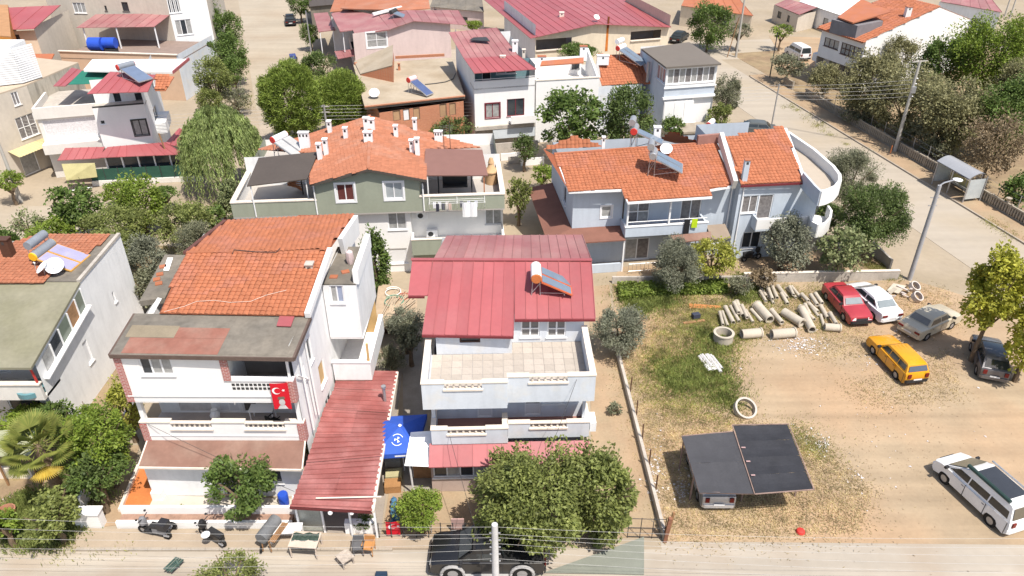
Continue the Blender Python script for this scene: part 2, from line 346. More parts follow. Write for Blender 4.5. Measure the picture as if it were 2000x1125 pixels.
def tiles(parent, poly, m, w=.3, l=.3, nparts=300, name='tile', up=None, jitter=.012):
    """clay tiles over a planar polygon (3-D points, eave edge = first to second point)"""
    poly = [v3(p) for p in poly]; o = poly[0]; ex = poly[1] - poly[0]; ex /= np.linalg.norm(ex)
    nn = np.cross(poly[1] - poly[0], poly[-1] - poly[0]); nn /= np.linalg.norm(nn)
    if nn[2] < 0: nn = -nn
    ey = np.cross(nn, ex)
    if np.dot(ey, poly[-1] - poly[0]) < 0: ey = -ey
    q = [(np.dot(p - o, ex), np.dot(p - o, ey)) for p in poly]
    if np.dot(np.cross(ex, ey), nn) < 0: ex = -ex; q = [(-a, b) for a, b in q]
    x0, x1 = min(a for a, b in q), max(a for a, b in q); y0, y1 = min(b for a, b in q), max(b for a, b in q)
    spots = []
    for j in range(int((y1 - y0) / l) + 1):
        for i in range(int((x1 - x0) / w) + 1):
            x = x0 + i * w; y = y0 + j * l
            if inpoly((x + w / 2, y + l * .45), q): spots.append((x, y))
    base = tile_mesh(w, l, m); R = np.array([ex, ey, nn]).T
    def pose(x, y): return o + ex * (x + random.gauss(0, jitter * .5)) + ey * (y + random.gauss(0, jitter)) + nn * random.uniform(.002, .014)
    spots.sort(key=lambda s: np.linalg.norm(o + ex * s[0] + ey * s[1] - np.array([0, 0, CH])))
    me = base.mesh(name, m); rot = Matrix(R.tolist()).to_euler()
    for x, y in spots[:nparts]:
        p = pose(x, y); t = link(name, me, parent, p); t.rotation_euler = (rot[0] + random.gauss(0, .012), rot[1] + random.gauss(0, .01), rot[2] + random.gauss(0, .015))
    rest = spots[nparts:]
    if rest:
        bv = np.array(base.v); V = np.concatenate([bv @ R.T + pose(x, y) for x, y in rest]) - W[parent]; k = len(bv)
        F = [tuple(i + k * n for i in f) for n in range(len(rest)) for f in base.f]
        mm = bpy.data.meshes.new('tile_field'); mm.from_pydata(V.tolist(), [], F); mm.materials.append(m)
        tag(link('tile_field', mm, parent), kind='stuff')
    return spots
def panels(parent, p_eave0, p_eave1, p_top0, p_top1, n, m, t=.05, seam=.045, name='roof_panel'):
    """standing-seam sheets, each a slab of its own with a raised seam"""
    a0, a1, b0, b1 = map(v3, (p_eave0, p_eave1, p_top0, p_top1))
    for i in range(n):
        k = [i / n + .001, (i + 1) / n - .001]; e0, e1 = a0 + (a1 - a0) * k[0], a0 + (a1 - a0) * k[1]; t0, t1 = b0 + (b1 - b0) * k[0], b0 + (b1 - b0) * k[1]
        dz = np.array([0, 0, random.uniform(0, .012)]); mb = MB().slab([e0 + dz, e1 + dz, t1 + dz, t0 + dz], t)
        mb.beam(e1 + dz + (0, 0, .02), t1 + dz + (0, 0, .02), .03, seam); mb.build(name, m, parent)
def corrugated(parent, p00, p10, p01, p11, nwave, m, amp=.035, name='corrugated_sheet', nu=1, nv=1, t=.01):
    """ridges run from p00 towards p10; waves step towards p01; nu x nv sheets"""
    a, b, c, d = map(v3, (p00, p10, p01, p11)); at = lambda u, v: (a * (1 - u) + b * u) * (1 - v) + (c * (1 - u) + d * u) * v
    for iu in range(nu):
        for iv in range(nv):
            vs = []; fs = []; k = max(2, int(nwave / nv) * 4); lift = .012 * ((iu + iv) % 2) + random.uniform(0, .01)
            for j in range(k + 1):
                v = (iv + j / k * 1.01) / nv; h = amp * math.sin(j * math.pi / 2 + .3) + lift
                for u in (iu / nu, (iu + .999) / nu): vs.append(at(u, v) + (0, 0, h))
            for j in range(k): fs.append((2 * j, 2 * j + 1, 2 * j + 3, 2 * j + 2))
            MB().add(vs, fs).build(name, m, parent)
def poles(h, pts, r=.035, m=None, name='post'):
    for a, b in pts: MB().tube([a, b], r, 6).build(name, m or WFR, h.o if isinstance(h, House) else h)
def balusters(parent, A, B, z0, z1, n, m, r=.05):
    A = v3(A); B = v3(B)
    for i in range(n):
        p = A + (B - A) * (i + .5) / n; MB().lathe((p[0], p[1], z0), [(r * .7, 0), (r, .12 * (z1 - z0)), (r * 1.25, .35 * (z1 - z0)), (r * .6, .6 * (z1 - z0)), (r * .9, .85 * (z1 - z0)), (r * .8, z1 - z0)], 8).build('baluster', m, parent, smooth=True)
def chimney(parent, px, py, zt, w, d, h, m, capm=None, name='chimney', ang=0.0, p=None, pots=0):
    p = P(px, py, zt) if p is None else p
    mb = MB().obox(p, ang, w, d, p[2] - .3, p[2] + h); c = mb.build(name, m, parent)
    g = MB()
    for i in range(max(pots, 1)):
        x = (i - (max(pots, 1) - 1) / 2) * w / max(pots, 1); g.obox((p[0] + x * math.cos(ang) + d * .501 * math.sin(ang), p[1] + x * math.sin(ang) - d * .501 * math.cos(ang)), ang, min(.16, w / max(pots, 1) * .5), .02, p[2] + h - .28, p[2] + h - .1)
    g.build('flue_opening', DFR, c)
    MB().obox(p, ang, w + .08, d + .08, p[2] + h + .003, p[2] + h + .06).build('chimney_cap', capm or m, c); return c
def solar(p, ang, label, tank=SNOW, cap=REDP, n=2, wid=1.0, lng=1.9, drop=.95, tanklen=1.3, th=1.0, group=None, gmat=None, frm=STEEL, two=False):
    """roof water heater: tank on a stand, sloping collectors reaching away along ang; p = roof point under the tank"""
    o = thing('solar_water_heater', label, 'solar heater', p, group); ca, sa = math.cos(ang), math.sin(ang); p = v3(p)
    q = lambda a, b, z: p + np.array([a * ca - b * sa, a * sa + b * ca, z])
    MB().tube([q(0, -tanklen / 2, th), q(0, tanklen / 2, th)], .27, 14).build('tank', tank, o, smooth=True)
    for s in (-1, 1): MB().tube([q(0, s * (tanklen / 2 - .01), th), q(0, s * (tanklen / 2 + .05), th)], [.275, .24], 14).build('tank_cap', cap, o)
    if two: MB().tube([q(-.2, -tanklen / 2 + .1, th + .62), q(-.2, tanklen / 2 - .1, th + .62)], .25, 14).build('cold_water_tank', tank, o, smooth=True)
    for i in range(n):
        b0 = -n * wid / 2 + i * wid; z0 = th - .1; z1 = th - drop
        c = MB(); c.slab([q(.25, b0 + .02, z0), q(.25, b0 + wid - .02, z0), q(.25 + lng, b0 + wid - .02, z1), q(.25 + lng, b0 + .02, z1)], .08)
        co = c.build('collector', frm, o)
        MB().slab([q(.3, b0 + .08, z0 + .012), q(.3, b0 + wid - .08, z0 + .012), q(.2 + lng, b0 + wid - .08, z1 + .035), q(.2 + lng, b0 + .08, z1 + .035)], .02).build('collector_glass', gmat or SOLAR, co)
    s = MB()
    for b in (-tanklen / 2 + .15, tanklen / 2 - .15):
        for a in (-.22, .22): s.beam(q(a, b, 0 - .1), q(a * .8, b, th - .2), .04, .04)
        s.beam(q(.22, b, .1), q(lng, b, th - drop - .08), .04, .04); s.beam(q(-.22, b, .1), q(.22, b, th - .3), .03, .03)
        if two:
            for a in (-.3, 0): s.beam(q(a, b, th), q(a, b, th + .5), .03, .03)
    s.beam(q(lng * .9, -n * wid / 2, th - drop - .0), q(lng * .9, n * wid / 2, th - drop - .0), .04, .04)
    s.build('stand', STEEL, o); return o
def dish(p, ang, label, r=.45, tilt=.9, group=None):
    o = thing('satellite_dish', label, 'satellite dish', p, group); p = v3(p); c = p + (0, 0, .55)
    d = np.array([math.cos(ang) * math.cos(tilt), math.sin(ang) * math.cos(tilt), math.sin(tilt)]); s = np.cross(d, (0, 0, 1)); s /= np.linalg.norm(s); u = np.cross(s, d)
    vs = [c - d * .1]; fs = []; n = 16
    for j, (k, e) in enumerate(((.5, -.07), (1, .02))):
        for i in range(n): t = 2 * math.pi * i / n; vs.append(c + d * e + (s * math.cos(t) + u * math.sin(t)) * r * k)
    for i in range(n):
        k = (i + 1) % n; fs += [(0, 1 + i, 1 + k), (1 + i, 1 + n + i, 1 + n + k, 1 + k)]
    MB().add(vs, fs).build('reflector', SNOW, o, smooth=True)
    MB().tube([p - (0, 0, .05), c - d * .1], .03, 6).tube([c - u * r, c + d * .45], .015, 5).build('mast', STEEL, o)
    MB().tube([c + d * .4, c + d * .5], .04, 8).build('receiver', GREYW, o); return o
def ac(w, a, z, house, label=None):                  # outdoor air-conditioner unit hung on a wall
    k = MB(); q = [w.pt(a + i, z + j, e) for e in (.06, .36) for i, j in ((0, 0), (.8, 0), (.8, .55), (0, .55))]
    k.add(q, [(4, 5, 6, 7), (0, 1, 5, 4), (1, 2, 6, 5), (2, 3, 7, 6), (3, 0, 4, 7), (3, 2, 1, 0)]); o = k.build('air_conditioner', SNOW, house.o, label=label)
    f = MB(); c = w.pt(a + .3, z + .27, .365); n = 12; f.poly([c + np.array([w.d[0] * math.cos(t) * .2, w.d[1] * math.cos(t) * .2, math.sin(t) * .2]) for t in [2 * math.pi * i / n for i in range(n)]]); f.build('fan_grille', DFR, o); return o
def sheet(name, pts, z, m, kind='structure', **k):
    return MB().slab([P(x, y, 0) + (0, 0, z) for x, y in pts], .3).build(name, m, kind=kind, **k)
# ---------------------------------------------------------------- ground, roads, pavements
DUST = mat('dusty_concrete_ground', (.345, .285, .21), var=.10, scale=.25, col2=(.31, .25, .17), c2amt=.35, c2scale=.12, bump=.3, bscale=6)
STREET = mat('pale_street_surface', (.38, .335, .275), var=.05, scale=.25, col2=(.35, .29, .225), c2amt=.35, c2scale=.3, bump=.2, bscale=12, ruts=[(-.02, .09), (.05, .05)])
ROAD = mat('bleached_road', (.385, .335, .27), var=.05, scale=.2, col2=(.355, .295, .215), c2amt=.35, c2scale=.1, bump=.2, bscale=12, ruts=[(-1.80, .05)])
LOT = mat('sandy_dirt', (.38, .262, .162), var=.09, scale=.5, col2=(.355, .272, .18), c2amt=.5, c2scale=.16, bump=.7, bscale=5, ruts=[(-.75, .07), (.35, .05), (-1.2, .04)])
SOIL = mat('garden_soil', (.24, .17, .105), var=.22, scale=.9, col2=(.29, .22, .13), c2amt=.5, c2scale=.4, bump=.6, bscale=6)
YARD = mat('dry_yard_sand', (.345, .245, .155), var=.12, scale=.8, col2=(.33, .255, .165), c2amt=.4, c2scale=.5, bump=.5, bscale=8)
PAVE = mat('pavement_slab', (.36, .29, .215), var=.08, scale=1.2, bump=.2)
KERB = mat('kerb_stone', (.36, .31, .25), var=.15, scale=2)
DRYG = mat('dry_field', (.40, .30, .17), var=.2, scale=.6, col2=(.26, .24, .10), c2amt=.4, c2scale=.25, bump=.6, bscale=6)
g = MB().box((-420, -60, -.9), (460, 900, -.012)); g.build('ground', DUST, kind='structure')
def flat(name, pts, z, m): return MB().prism([(p[0], p[1]) for p in pts], z - .25, z, 0).build(name, m, kind='structure')
YS = P(0, 1073)[1]; YR = P(1290, 1058)[1]
flat('near_street', [(-60, 8), (60, 8), (60, YR - .3), (P(1290, 1058)[0], YR), (P(1290, 1058)[0] - .02, YS), (-60, YS)], .0, STREET)
pv = [P(150, 1074), P(905, 1074), P(905, 1052), P(740, 1046), P(150, 1034)]
flat('pavement', pv, .11, PAVE)
for i in range(22):
    a = P(150, 1075)[0] + i * .66
    MB().box((a, YS - .12, -.1), (a + .645, YS + .02, .125)).build('kerb_stone', KERB, bpy.data.objects['pavement'])
flat('vacant_lot', px2((1301, 1057), (1205, 690), (1196, 556), (1755, 546), (1800, 552), (2150, 660), (2200, 1066)), .006, LOT)
kd = np.array([-.2250, .9744])                     # direction of the side road and of the kerb along it
K0 = P(1640, 258)[:2]; kn = np.array([kd[1], -kd[0]])
rd = lambda a, b: K0 + kd * a + kn * b
flat('side_road', [rd(-62, -6.6), rd(-62, 0), rd(60, 0), rd(60, -6.6)], .010, ROAD)
flat('cross_street', [(-12, 99), (70, 108), (70, 118), (-12, 108)], .002, ROAD)
flat('roadside_pavement', [rd(-60, .12), rd(-60, 2.3), rd(20, 2.3), rd(20, .12)], .12, YARD)
for i in range(66):
    k = MB(); c = rd(-46 + i, .05); k.obox(c, math.atan2(kd[1], kd[0]), .985, .14, -.1, .14); k.build('kerb_stone', KERB, bpy.data.objects['roadside_pavement'])
a, b, c, d = P(495, 180), P(465, 0), P(590, 0), P(600, 180); e = np.array([-17.1, 50.7]) * 1.5
flat('far_left_street', [a[:2] - e * .35, d[:2] - e * .30, c[:2], c[:2] + e, b[:2] + e, b[:2]], .004, mat('sandy_back_street', (.38, .325, .25), var=.07, scale=.2, col2=(.35, .285, .21), c2amt=.4, c2scale=.15, bump=.2, bscale=10, ruts=[(-1.3, .06)]))
flat('back_lane', [(-70, 53.5), (-19, 50.5), (-19, 57), (-70, 62)], .002, MATS['sandy_back_street'])
flat('garden_bed', [(-36, 43.2), (-20, 43.5), (-19.5, 51), (-36, 53.5)], .008, SOIL)
flat('left_garden', [(-40, 24.2), (-21.2, 24.2), (-21.4, 44), (-40, 44)], .004, SOIL)
flat('yard_path', px2((1180, 1010), (1290, 1052), (1205, 700), (1190, 556), (1150, 560), (1155, 900)), .012, YARD)
flat('orchard_ground', [rd(-60, 2.6), rd(-60, 40), rd(30, 40), rd(30, 2.6)], .006, SOIL)
flat('dry_plot', [(36, 101), (52, 98), (56, 113), (38, 116)], .012, LOT)
flat('blue_house_garden', px2((1200, 546), (1750, 534), (1700, 480), (1210, 522)), .012, YARD)
flat('back_yard', [(-6.5, 38.5), (6.6, 38.5), (7.2, 48), (-8, 46)], .010, DUST)

# ---------------------------------------------------------------- pale blue house with red sheet roof (centre front)
def lframe(o, yaw):
    a = math.radians(yaw); c, s = math.cos(a), math.sin(a)
    return lambda u, v, z=0.0: np.array([o[0] + u * c - v * s, o[1] + u * s + v * c, z])
def lbox(L, u0, u1, v0, v1, z0, z1, mb=None, m=0): return (mb or MB()).prism([L(u0, v0), L(u1, v0), L(u1, v1), L(u0, v1)], z0, z1, m)
o2 = P(845, 960)[:2]; L2 = lframe(o2, 1.65)
h = House('blue_house', 'pale blue house with red metal roof and tiled terraces behind the big front tree', 'house', L2(3.8, 5))
w = h.wall(L2(0, 0), L2(7.7, 0), 0, 2.36, mat('pinkish_base_render', (.46, .36, .31), var=.08))
wp = w
a0, zt = w.hit(846, 914); a1, zb = w.hit(941, 937)
h.wins(w, .1, .95, 2.75, 2.25, 4, 1, sill=True); h.wins(w, 3.0, .95, 7.5, 2.25, 6, 1)
h.wall(L2(0, 1.9), L2(0, 0), 0, 2.36, OFFW); h.wall(L2(7.7, 0), L2(7.7, 1.9), 0, 2.36, BLUE)
h.ring([L2(.15, 11), L2(.15, 1.9), L2(7.65, 1.9), L2(7.65, 11)], 0, 3.1, BLUE)
wb = h.wall(L2(.2, 1.9), L2(3.8, 1.9), 3.1, 5.8, BLUE); wc = h.wall(L2(3.8, 1.9), L2(7.65, 1.9), 3.1, 5.8, BLUE)
h.wall(L2(.2, 11), L2(.2, 1.9), 3.1, 6.1, BLUE); h.wall(L2(7.65, 1.9), L2(7.65, 11), 3.1, 6.1, BLUE)
h.win(wb, 932, 793, 962, 815, 1, 1, gm=SHUT, name='door', sill=False); h.win(wc, 1025, 768, 1056, 811, 1, 2, gm=[SHUT, GLASS], name='door', sill=False)
h.win(wc, 1060, 768, 1101, 788, 1, 1); h.win(wb, 885, 791, 918, 795, 1, 1)
# attic rooms under the roof
rz = lambda v: 7.40 + .36 * (v - 2.95)
p0 = L2(0, 2.95, 7.40); nrm = np.cross(L2(1, 2.95, 7.4) - p0, L2(0, 3.95, 7.76) - p0)
rp = lambda x, y: onplane(x, y, p0, nrm)
wl = h.wall(L2(.35, 3.2), L2(4.05, 3.2), 6.1, rz(3.2) - .02, BLUE); wr = h.wall(L2(4.05, 4.1), L2(7.65, 4.1), 6.1, rz(4.1) - .02, BLUE)
h.wall(L2(4.05, 3.2), L2(4.05, 4.1), 6.1, rz(3.2), BLUE)
h.win(wl, 897, 652, 938, 669, 1, 1, fm=BFR, name='dark_window', sill=False)
h.win(wr, 1017, 627, 1054, 658, 2, 2, fw=.08, gm=mat('dusty_blind', (.20, .19, .18), rough=.3)); h.win(wr, 1069, 627, 1105, 658, 2, 2, fw=.08, gm=MATS['dusty_blind'])
h.wall(L2(.35, 7.4), L2(.35, 3.2), 6.1, 7.45, BLUE, gable=[(0, 8.95), (4.2, rz(3.2))]); h.wall(L2(7.65, 4.1), L2(7.65, 11), 6.1, 7.6, BLUE, gable=[(0, rz(4.1) - .05), (3.3, 8.95), (6.9, 8.4)])
h.wall(L2(.35, 11), L2(.35, 7.4), 6.1, 7.45, BLUE, gable=[(0, 8.4), (3.6, 8.95)])
h.wall(L2(7.65, 11), L2(.35, 11), 3.1, 8.4, BLUE)
h.finish()
# roof: standing-seam panels
mbn = MB()
T = lambda x0, x1: None
panels(h.o, rp(824, 653), rp(1003, 656), rp(846, 508.5), rp(1006, 509), 8, REDM)
panels(h.o, rp(1005, 623), rp(1163, 622), rp(1006, 509), rp(1155, 510), 7, REDM)
panels(h.o, rp(797, 577), rp(836, 577), rp(805, 508.5), rp(845, 508.5), 1, REDM)
bk = [P(872, 460, 8.45), P(1137, 458.5, 8.45)]
panels(h.o, bk[0], bk[1], rp(846, 506), rp(1155, 507.5), 16, REDF)  # back slope given a paler red to carry its glancing light
MB().beam(rp(803, 508) + (0, 0, .05), rp(1156, 509) + (0, 0, .05), .22, .05).build('ridge_cap', REDM, h.o)
k = MB()
for a, b in (((824, 653), (1003, 656)), ((1005, 623), (1163, 622)), ((797, 577), (829, 577))): k.beam(rp(*a) - (0, 0, .1), rp(*b) - (0, 0, .1), .1, .1)
k.build('gutter', mat('dark_red_gutter', (.16, .03, .035), rough=.5), h.o)
# terraces: slab, parapets with balustrade gaps, floor tiles
for q in ((-.12, 3.74, -.2, 3.2, 5.75, 6.08), (3.742, 7.78, .18, 4.1, 5.75, 6.08), (.12, 3.77, .22, 1.9, 2.95, 3.1), (3.772, 7.7, .55, 1.9, 2.95, 3.1)): lbox(L2, *q).build('floor_slab', BLUE, h.o)
def balcony(u0, u1, v, z0, zt, gap, col, cop, dz=.34, th=.2):
    g0, g1 = gap; b = MB(); lbox(L2, u0, g0, v, v + th, z0, zt - .06, b); lbox(L2, g1, u1, v, v + th, z0, zt - .06, b); lbox(L2, g0, g1, v, v + th, z0, zt - dz - .1, b); b.build('parapet', col, h.o)
    c = MB(); lbox(L2, u0 - .03, g0 + .002, v - .03, v + th + .05, zt - .06, zt, c); lbox(L2, g1 - .002, u1 + .03, v - .03, v + th + .05, zt - .06, zt, c)
    lbox(L2, g0 - .05, g1 + .05, v - .06, v + th, zt - dz - .12, zt - dz - .03, c); lbox(L2, g0 + .01, g1 - .01, v - .02, v + th - .02, zt - .075, zt - .012, c); c.build('coping', cop, h.o)
    balusters(h.o, L2(g0, v + .08), L2(g1, v + .08), zt - dz - .03, zt - .075, 6, cop, .055)
balcony(-.12, 3.74, -.22, 5.55, 7.1, (.9, 2.6), BLUE, COPE); balcony(3.76, 7.78, .16, 5.55, 7.1, (4.75, 6.5), BLUE, COPE)
balcony(.12, 3.76, .2, 2.98, 3.95, (.9, 2.7), BLUE, COPE, .3); balcony(3.78, 7.7, .53, 2.98, 3.95, (4.85, 6.6), BLUE, COPE, .3)
for q in ((-.12, .1, -.0, 3.18, 5.55, 7.04), (7.56, 7.78, .37, 4.08, 5.55, 7.04), (.12, .3, .41, 1.88, 2.98, 3.89), (7.52, 7.7, .74, 1.88, 2.98, 3.89), (3.55, 3.75, .41, .95, 2.98, 3.89), (3.74, 3.77, -.0, .17, 5.55, 7.04)): lbox(L2, *q).build('side_parapet', BLUE, h.o)
for q in ((-.15, .15, .042, 3.18, 7.04, 7.1), (7.52, 7.81, .412, 4.08, 7.04, 7.1), (.09, .34, .452, 1.88, 3.89, 3.95), (7.48, 7.73, .782, 1.88, 3.89, 3.95), (3.5, 3.77, .452, 1.3, 3.89, 3.95)): lbox(L2, *q).build('side_coping', COPE, h.o)
lbox(L2, 7.35, 7.5, .8, .95, 3.95, 5.75).build('pillar', BLUE, h.o); lbox(L2, .12, .3, 1.0, 1.2, 3.95, 5.75).build('pillar', BLUE, h.o)
FT = mat('patterned_floor_tile', (.44, .39, .335), var=.10, scale=5, island=.09, col2=(.38, .335, .29), c2amt=.4, c2scale=4.5)
ft = {}
for reg in ((.14, 3.6, -.0, 3.18), (3.6, 7.54, .40, 4.08)):
    nu = int((reg[1] - reg[0]) / .46); nv = int((reg[3] - reg[2]) / .46); du = (reg[1] - reg[0]) / nu; dv = (reg[3] - reg[2]) / nv
    me = MB().box((.006, .006, 0), (du - .006, dv - .006, .03)).mesh('floor_tile', FT)
    for i in range(nu):
        for j in range(nv):
            t = link('floor_tile', me, h.o, L2(reg[0] + i * du, reg[2] + j * dv, 6.08 + random.uniform(0, .004))); t.rotation_euler.z = math.radians(1.65)
lbox(L2, .32, 7.5, .78, 1.88, 3.1, 3.115).build('balcony_floor', mat('red_balcony_tile', (.30, .16, .13), var=.1), h.o)
# lower red canopy in panels, porch details
panels(h.o, L2(-.02, -.72, 2.40), L2(7.7, -.72, 2.40), L2(-.02, .3, 2.95), L2(7.7, .3, 2.95), 11, REDM, name='canopy_panel')
ac(h.walls[-6] if False else Wall(L2(7.7, .6), L2(7.7, 1.9), 0, 3, BLUE), .1, 3.15, h)
L = P(1047, 532, 9.25); b_ = rp(1047, 566)
solar((L[0], L[1], 8.25), math.radians(0), 'solar water heater with white tank and two orange framed panels on the red metal roof', cap=mat('rusty_orange_cap', (.50, .16, .05), var=.2), n=2, wid=.78, lng=1.55, drop=.85, tanklen=1.25, th=1.0, frm=mat('orange_red_frame', (.50, .12, .05)))
# white side canopy beside the porch
c = thing('white_canopy', 'white corrugated canopy between blue parasol and porch of the blue house', 'canopy', P(815, 960))
corrugated(c, P(790, 910, 2.35), P(839, 912, 2.35), P(802, 845, 2.75), P(845, 842, 2.75), 5, SNOW, .02, nu=1, nv=1, name='canopy_sheet')
k = MB(); q = P(808, 965); k.tube([q, P(800, 908, 2.3)], .05, 6); k.build('post', SNOW, c); lbox(L2, -1.05, -.04, 1.0, 1.12, 0, 2.3).build('side_wall', OFFW, c)
lbox(L2, -1.0, -.04, .9, .98, .02, 1.0).build('wooden_gate', WOOD, c)

# ---------------------------------------------------------------- white house with orange tile roof and two flags (left front)
o1 = np.array([-17.76, 26.71]); L1 = lframe(o1, -.3)
h = House('white_house', 'white house with orange tiled roof, red brick corners and a flag on its balcony', 'house', L1(4, 5)); HN1 = h
FW = WHITE
w = h.wall(L1(0, 0), L1(7.7, 0), 0, 2.5, GREYW); h.wins(w, 3.6, .02, 4.6, 2.1, 1, 1, name='door', sill=False); h.wins(w, 5.2, .9, 6.6, 2.1, 2, 1); lbox(L1, .1, .62, -.35, -.02, 0, .55).build('bench_block', WHITE, h.o)
h.wall(L1(0, 12), L1(0, 1.1), 0, 2.9, GREYW); h.wall(L1(0, 1.1), L1(0, 0), 0, 2.5, GREYW)
wb = h.wall(L1(.1, 2.7), L1(7.6, 2.7), 3.05, 5.55, GREYW)
h.wins(wb, .9, 3.07, 2.6, 5.1, 1, 1, gm=mat('hanging_curtain', (.58, .55, .52), rough=.9, var=.12, scale=4), name='curtain_door', sill=False, fw=.04); h.wins(wb, 2.9, 3.07, 4.0, 5.0, 2, 1, gm=SHUT, name='balcony_door', sill=False); h.wins(wb, 5.4, 3.9, 7.2, 5.0, 2, 1, name='window'); h.wins(wb, 4.15, 3.07, 4.9, 5.1, 1, 1, gm=mat('grey_door_panel', (.12, .11, .10), rough=.6), name='door', sill=False)
h.wall(L1(.1, 12), L1(.1, 2.7), 2.9, 5.4, GREYW)
wf = h.wall(L1(.15, .55), L1(4.9, .55), 5.62, 8.32, FW); h.win(wf, 268, 700, 342, 733, 3, 1, gm=[GLASS, GLASSC, GLASSC])
h.wall(L1(4.9, .55), L1(7.75, .55), 5.62, 6.85, FW); h.wall(L1(.15, 12), L1(.15, .55), 5.4, 8.3, GREYW)
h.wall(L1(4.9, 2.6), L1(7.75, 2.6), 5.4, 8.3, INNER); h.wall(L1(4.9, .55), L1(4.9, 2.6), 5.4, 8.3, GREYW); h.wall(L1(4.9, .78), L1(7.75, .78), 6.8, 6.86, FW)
lbox(L1, .1, 7.75, .56, 2.75, 5.55, 5.65).build('floor_slab', WHITE, h.o); lbox(L1, .05, 7.75, .95, 2.75, 2.92, 3.05).build('floor_slab', mat('grey_balcony_floor', (.42, .37, .34), var=.1), h.o)
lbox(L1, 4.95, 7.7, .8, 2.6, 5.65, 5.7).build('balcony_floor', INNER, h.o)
lbox(L1, 4.9, 7.85, .5, .8, 6.86, 6.94).build('sill_coping', SNOW, h.o)
k = MB(); lbox(L1, .1, 7.8, .49, .548, 5.95, 6.01, k); k.build('string_course', GREYW, h.o)
# vent blocks under the loggia sill
for i in range(9):
    for j in range(2):
        p = (5.0 + i * .2, 6.35 + j * .22); lbox(L1, p[0], p[0] + .14, .535, .549, p[1], p[1] + .13).build('vent_block', DFR, h.o)
b = MB()
for u0, u1, zt in ((.0, 1.45, 4.05), (1.45, 3.4, 3.68), (3.4, 5.0, 4.05), (5.0, 6.9, 3.68), (6.9, 7.8, 4.05)): lbox(L1, u0, u1 - .002, .85, 1.05, 2.85, zt, b)
b.build('parapet', FW, h.o)
c = MB()
for u0, u1, zt in ((-.03, 1.45, 4.053), (3.4, 5.0, 4.053), (6.9, 7.85, 4.053)): lbox(L1, u0, u1, .8, 1.1, zt, zt + .06, c)
for u0, u1 in ((1.45, 3.4), (5.0, 6.9)): lbox(L1, u0 + .002, u1 - .004, .82, 1.0, 3.985, 4.05, c); lbox(L1, u0 - .05, u1 + .05, .76, .848, 3.6, 3.68, c)
c.build('coping', COPE, h.o)
for u0, u1 in ((1.45, 3.4), (5.0, 6.9)): balusters(h.o, L1(u0, .93), L1(u1, .93), 3.68, 3.985, 8, COPE, .05)
lbox(L1, .0, 7.8, .82, .848, 3.2, 3.25).build('string_course', GREYW, h.o)
for u0, u1, v0, v1, z0, z1 in ((.0, .32, .50, .9, 5.62, 8.3), (4.72, 5.05, .48, .56, 6.9, 8.3), (7.5, 7.84, .47, .9, 5.62, 6.85), (-.03, .3, .80, 1.2, 2.9, 3.97), (7.5, 7.84, .80, 1.2, 2.9, 3.97)): lbox(L1, u0, u1, v0, v1, z0, z1).build('brick_corner', QUOIN, h.o)
lbox(L1, 7.62, 7.72, .6, .7, 6.94, 8.3).build('roof_post', WHITE, h.o); lbox(L1, .1, .3, .9, 1.1, 4.1, 5.55).build('balcony_post', GREYW, h.o); lbox(L1, 7.55, 7.75, .9, 1.1, 4.1, 5.55).build('balcony_post', GREYW, h.o)
# right flank, bay and side balcony
wr = h.wall(L1(7.8, .9), L1(8.5, 12.8), 0, 8.6, GREYW); h.wins(wr, 2.0, 5.9, 2.6, 7.3, 1, 1); h.wins(wr, 3.0, 3.6, 3.9, 5.0, 1, 1, gm=mat('ochre_curtain', (.55, .38, .17), rough=.6)); h.wins(wr, 3.2, 1.0, 4.2, 2.6, 2, 1); h.wins(wr, .9, 5.7, 1.3, 6.6, 1, 1)
wj = h.wall(L1(8.15, 6.2), L1(9.85, 6.2), 5.2, 8.45, GREYW); h.wall(L1(9.85, 6.2), L1(9.95, 10.2), 5.2, 8.45, GREYW); h.wall(L1(9.95, 10.2), L1(8.3, 10.2), 5.2, 8.45, GREYW)
h.win(wj, 642, 556, 674, 592, 2, 1, gm=[GLASSC, mat('blue_curtain', (.30, .34, .45), rough=.25)])
lbox(L1, 8.16, 9.9, 6.22, 10.2, 5.1, 5.2).build('bay_soffit', WHITE, h.o); lbox(L1, 8.15, 9.8, 6.25, 10.1, 8.44, 8.5).build('bay_roof', GREYC, h.o)
k = MB(); lbox(L1, 9.72, 10.0, 6.3, 10.2, 8.45, 9.25, k); k.build('bay_parapet', WHITE, h.o)
k = MB(); lbox(L1, 8.2, 10.2, 5.7, 5.88, 2.75, 3.9, k); lbox(L1, 10.02, 10.2, 5.882, 10.2, 2.75, 3.9, k); lbox(L1, 8.2, 10.02, 5.882, 10.2, 2.75, 2.9, k); k.build('side_balcony', GREYW, h.o)
k = MB(); lbox(L1, 8.15, 10.23, 5.66, 5.92, 3.903, 3.97, k); lbox(L1, 9.98, 10.23, 5.922, 10.2, 3.903, 3.97, k); k.build('side_coping', SNOW, h.o)
lbox(L1, 8.2, 9.9, 9.9, 10.0, 2.9, 5.1).build('balcony_back_wall', mat('ochre_wall', (.55, .36, .16), var=.1), h.o); lbox(L1, 10.06, 10.17, 5.75, 5.85, 3.97, 5.1).build('balcony_post', MATS['ochre_wall'], h.o)
lbox(L1, 8.2, 10.1, 5.75, 5.85, 0, 2.7).build('ground_wall', CREAM, h.o)
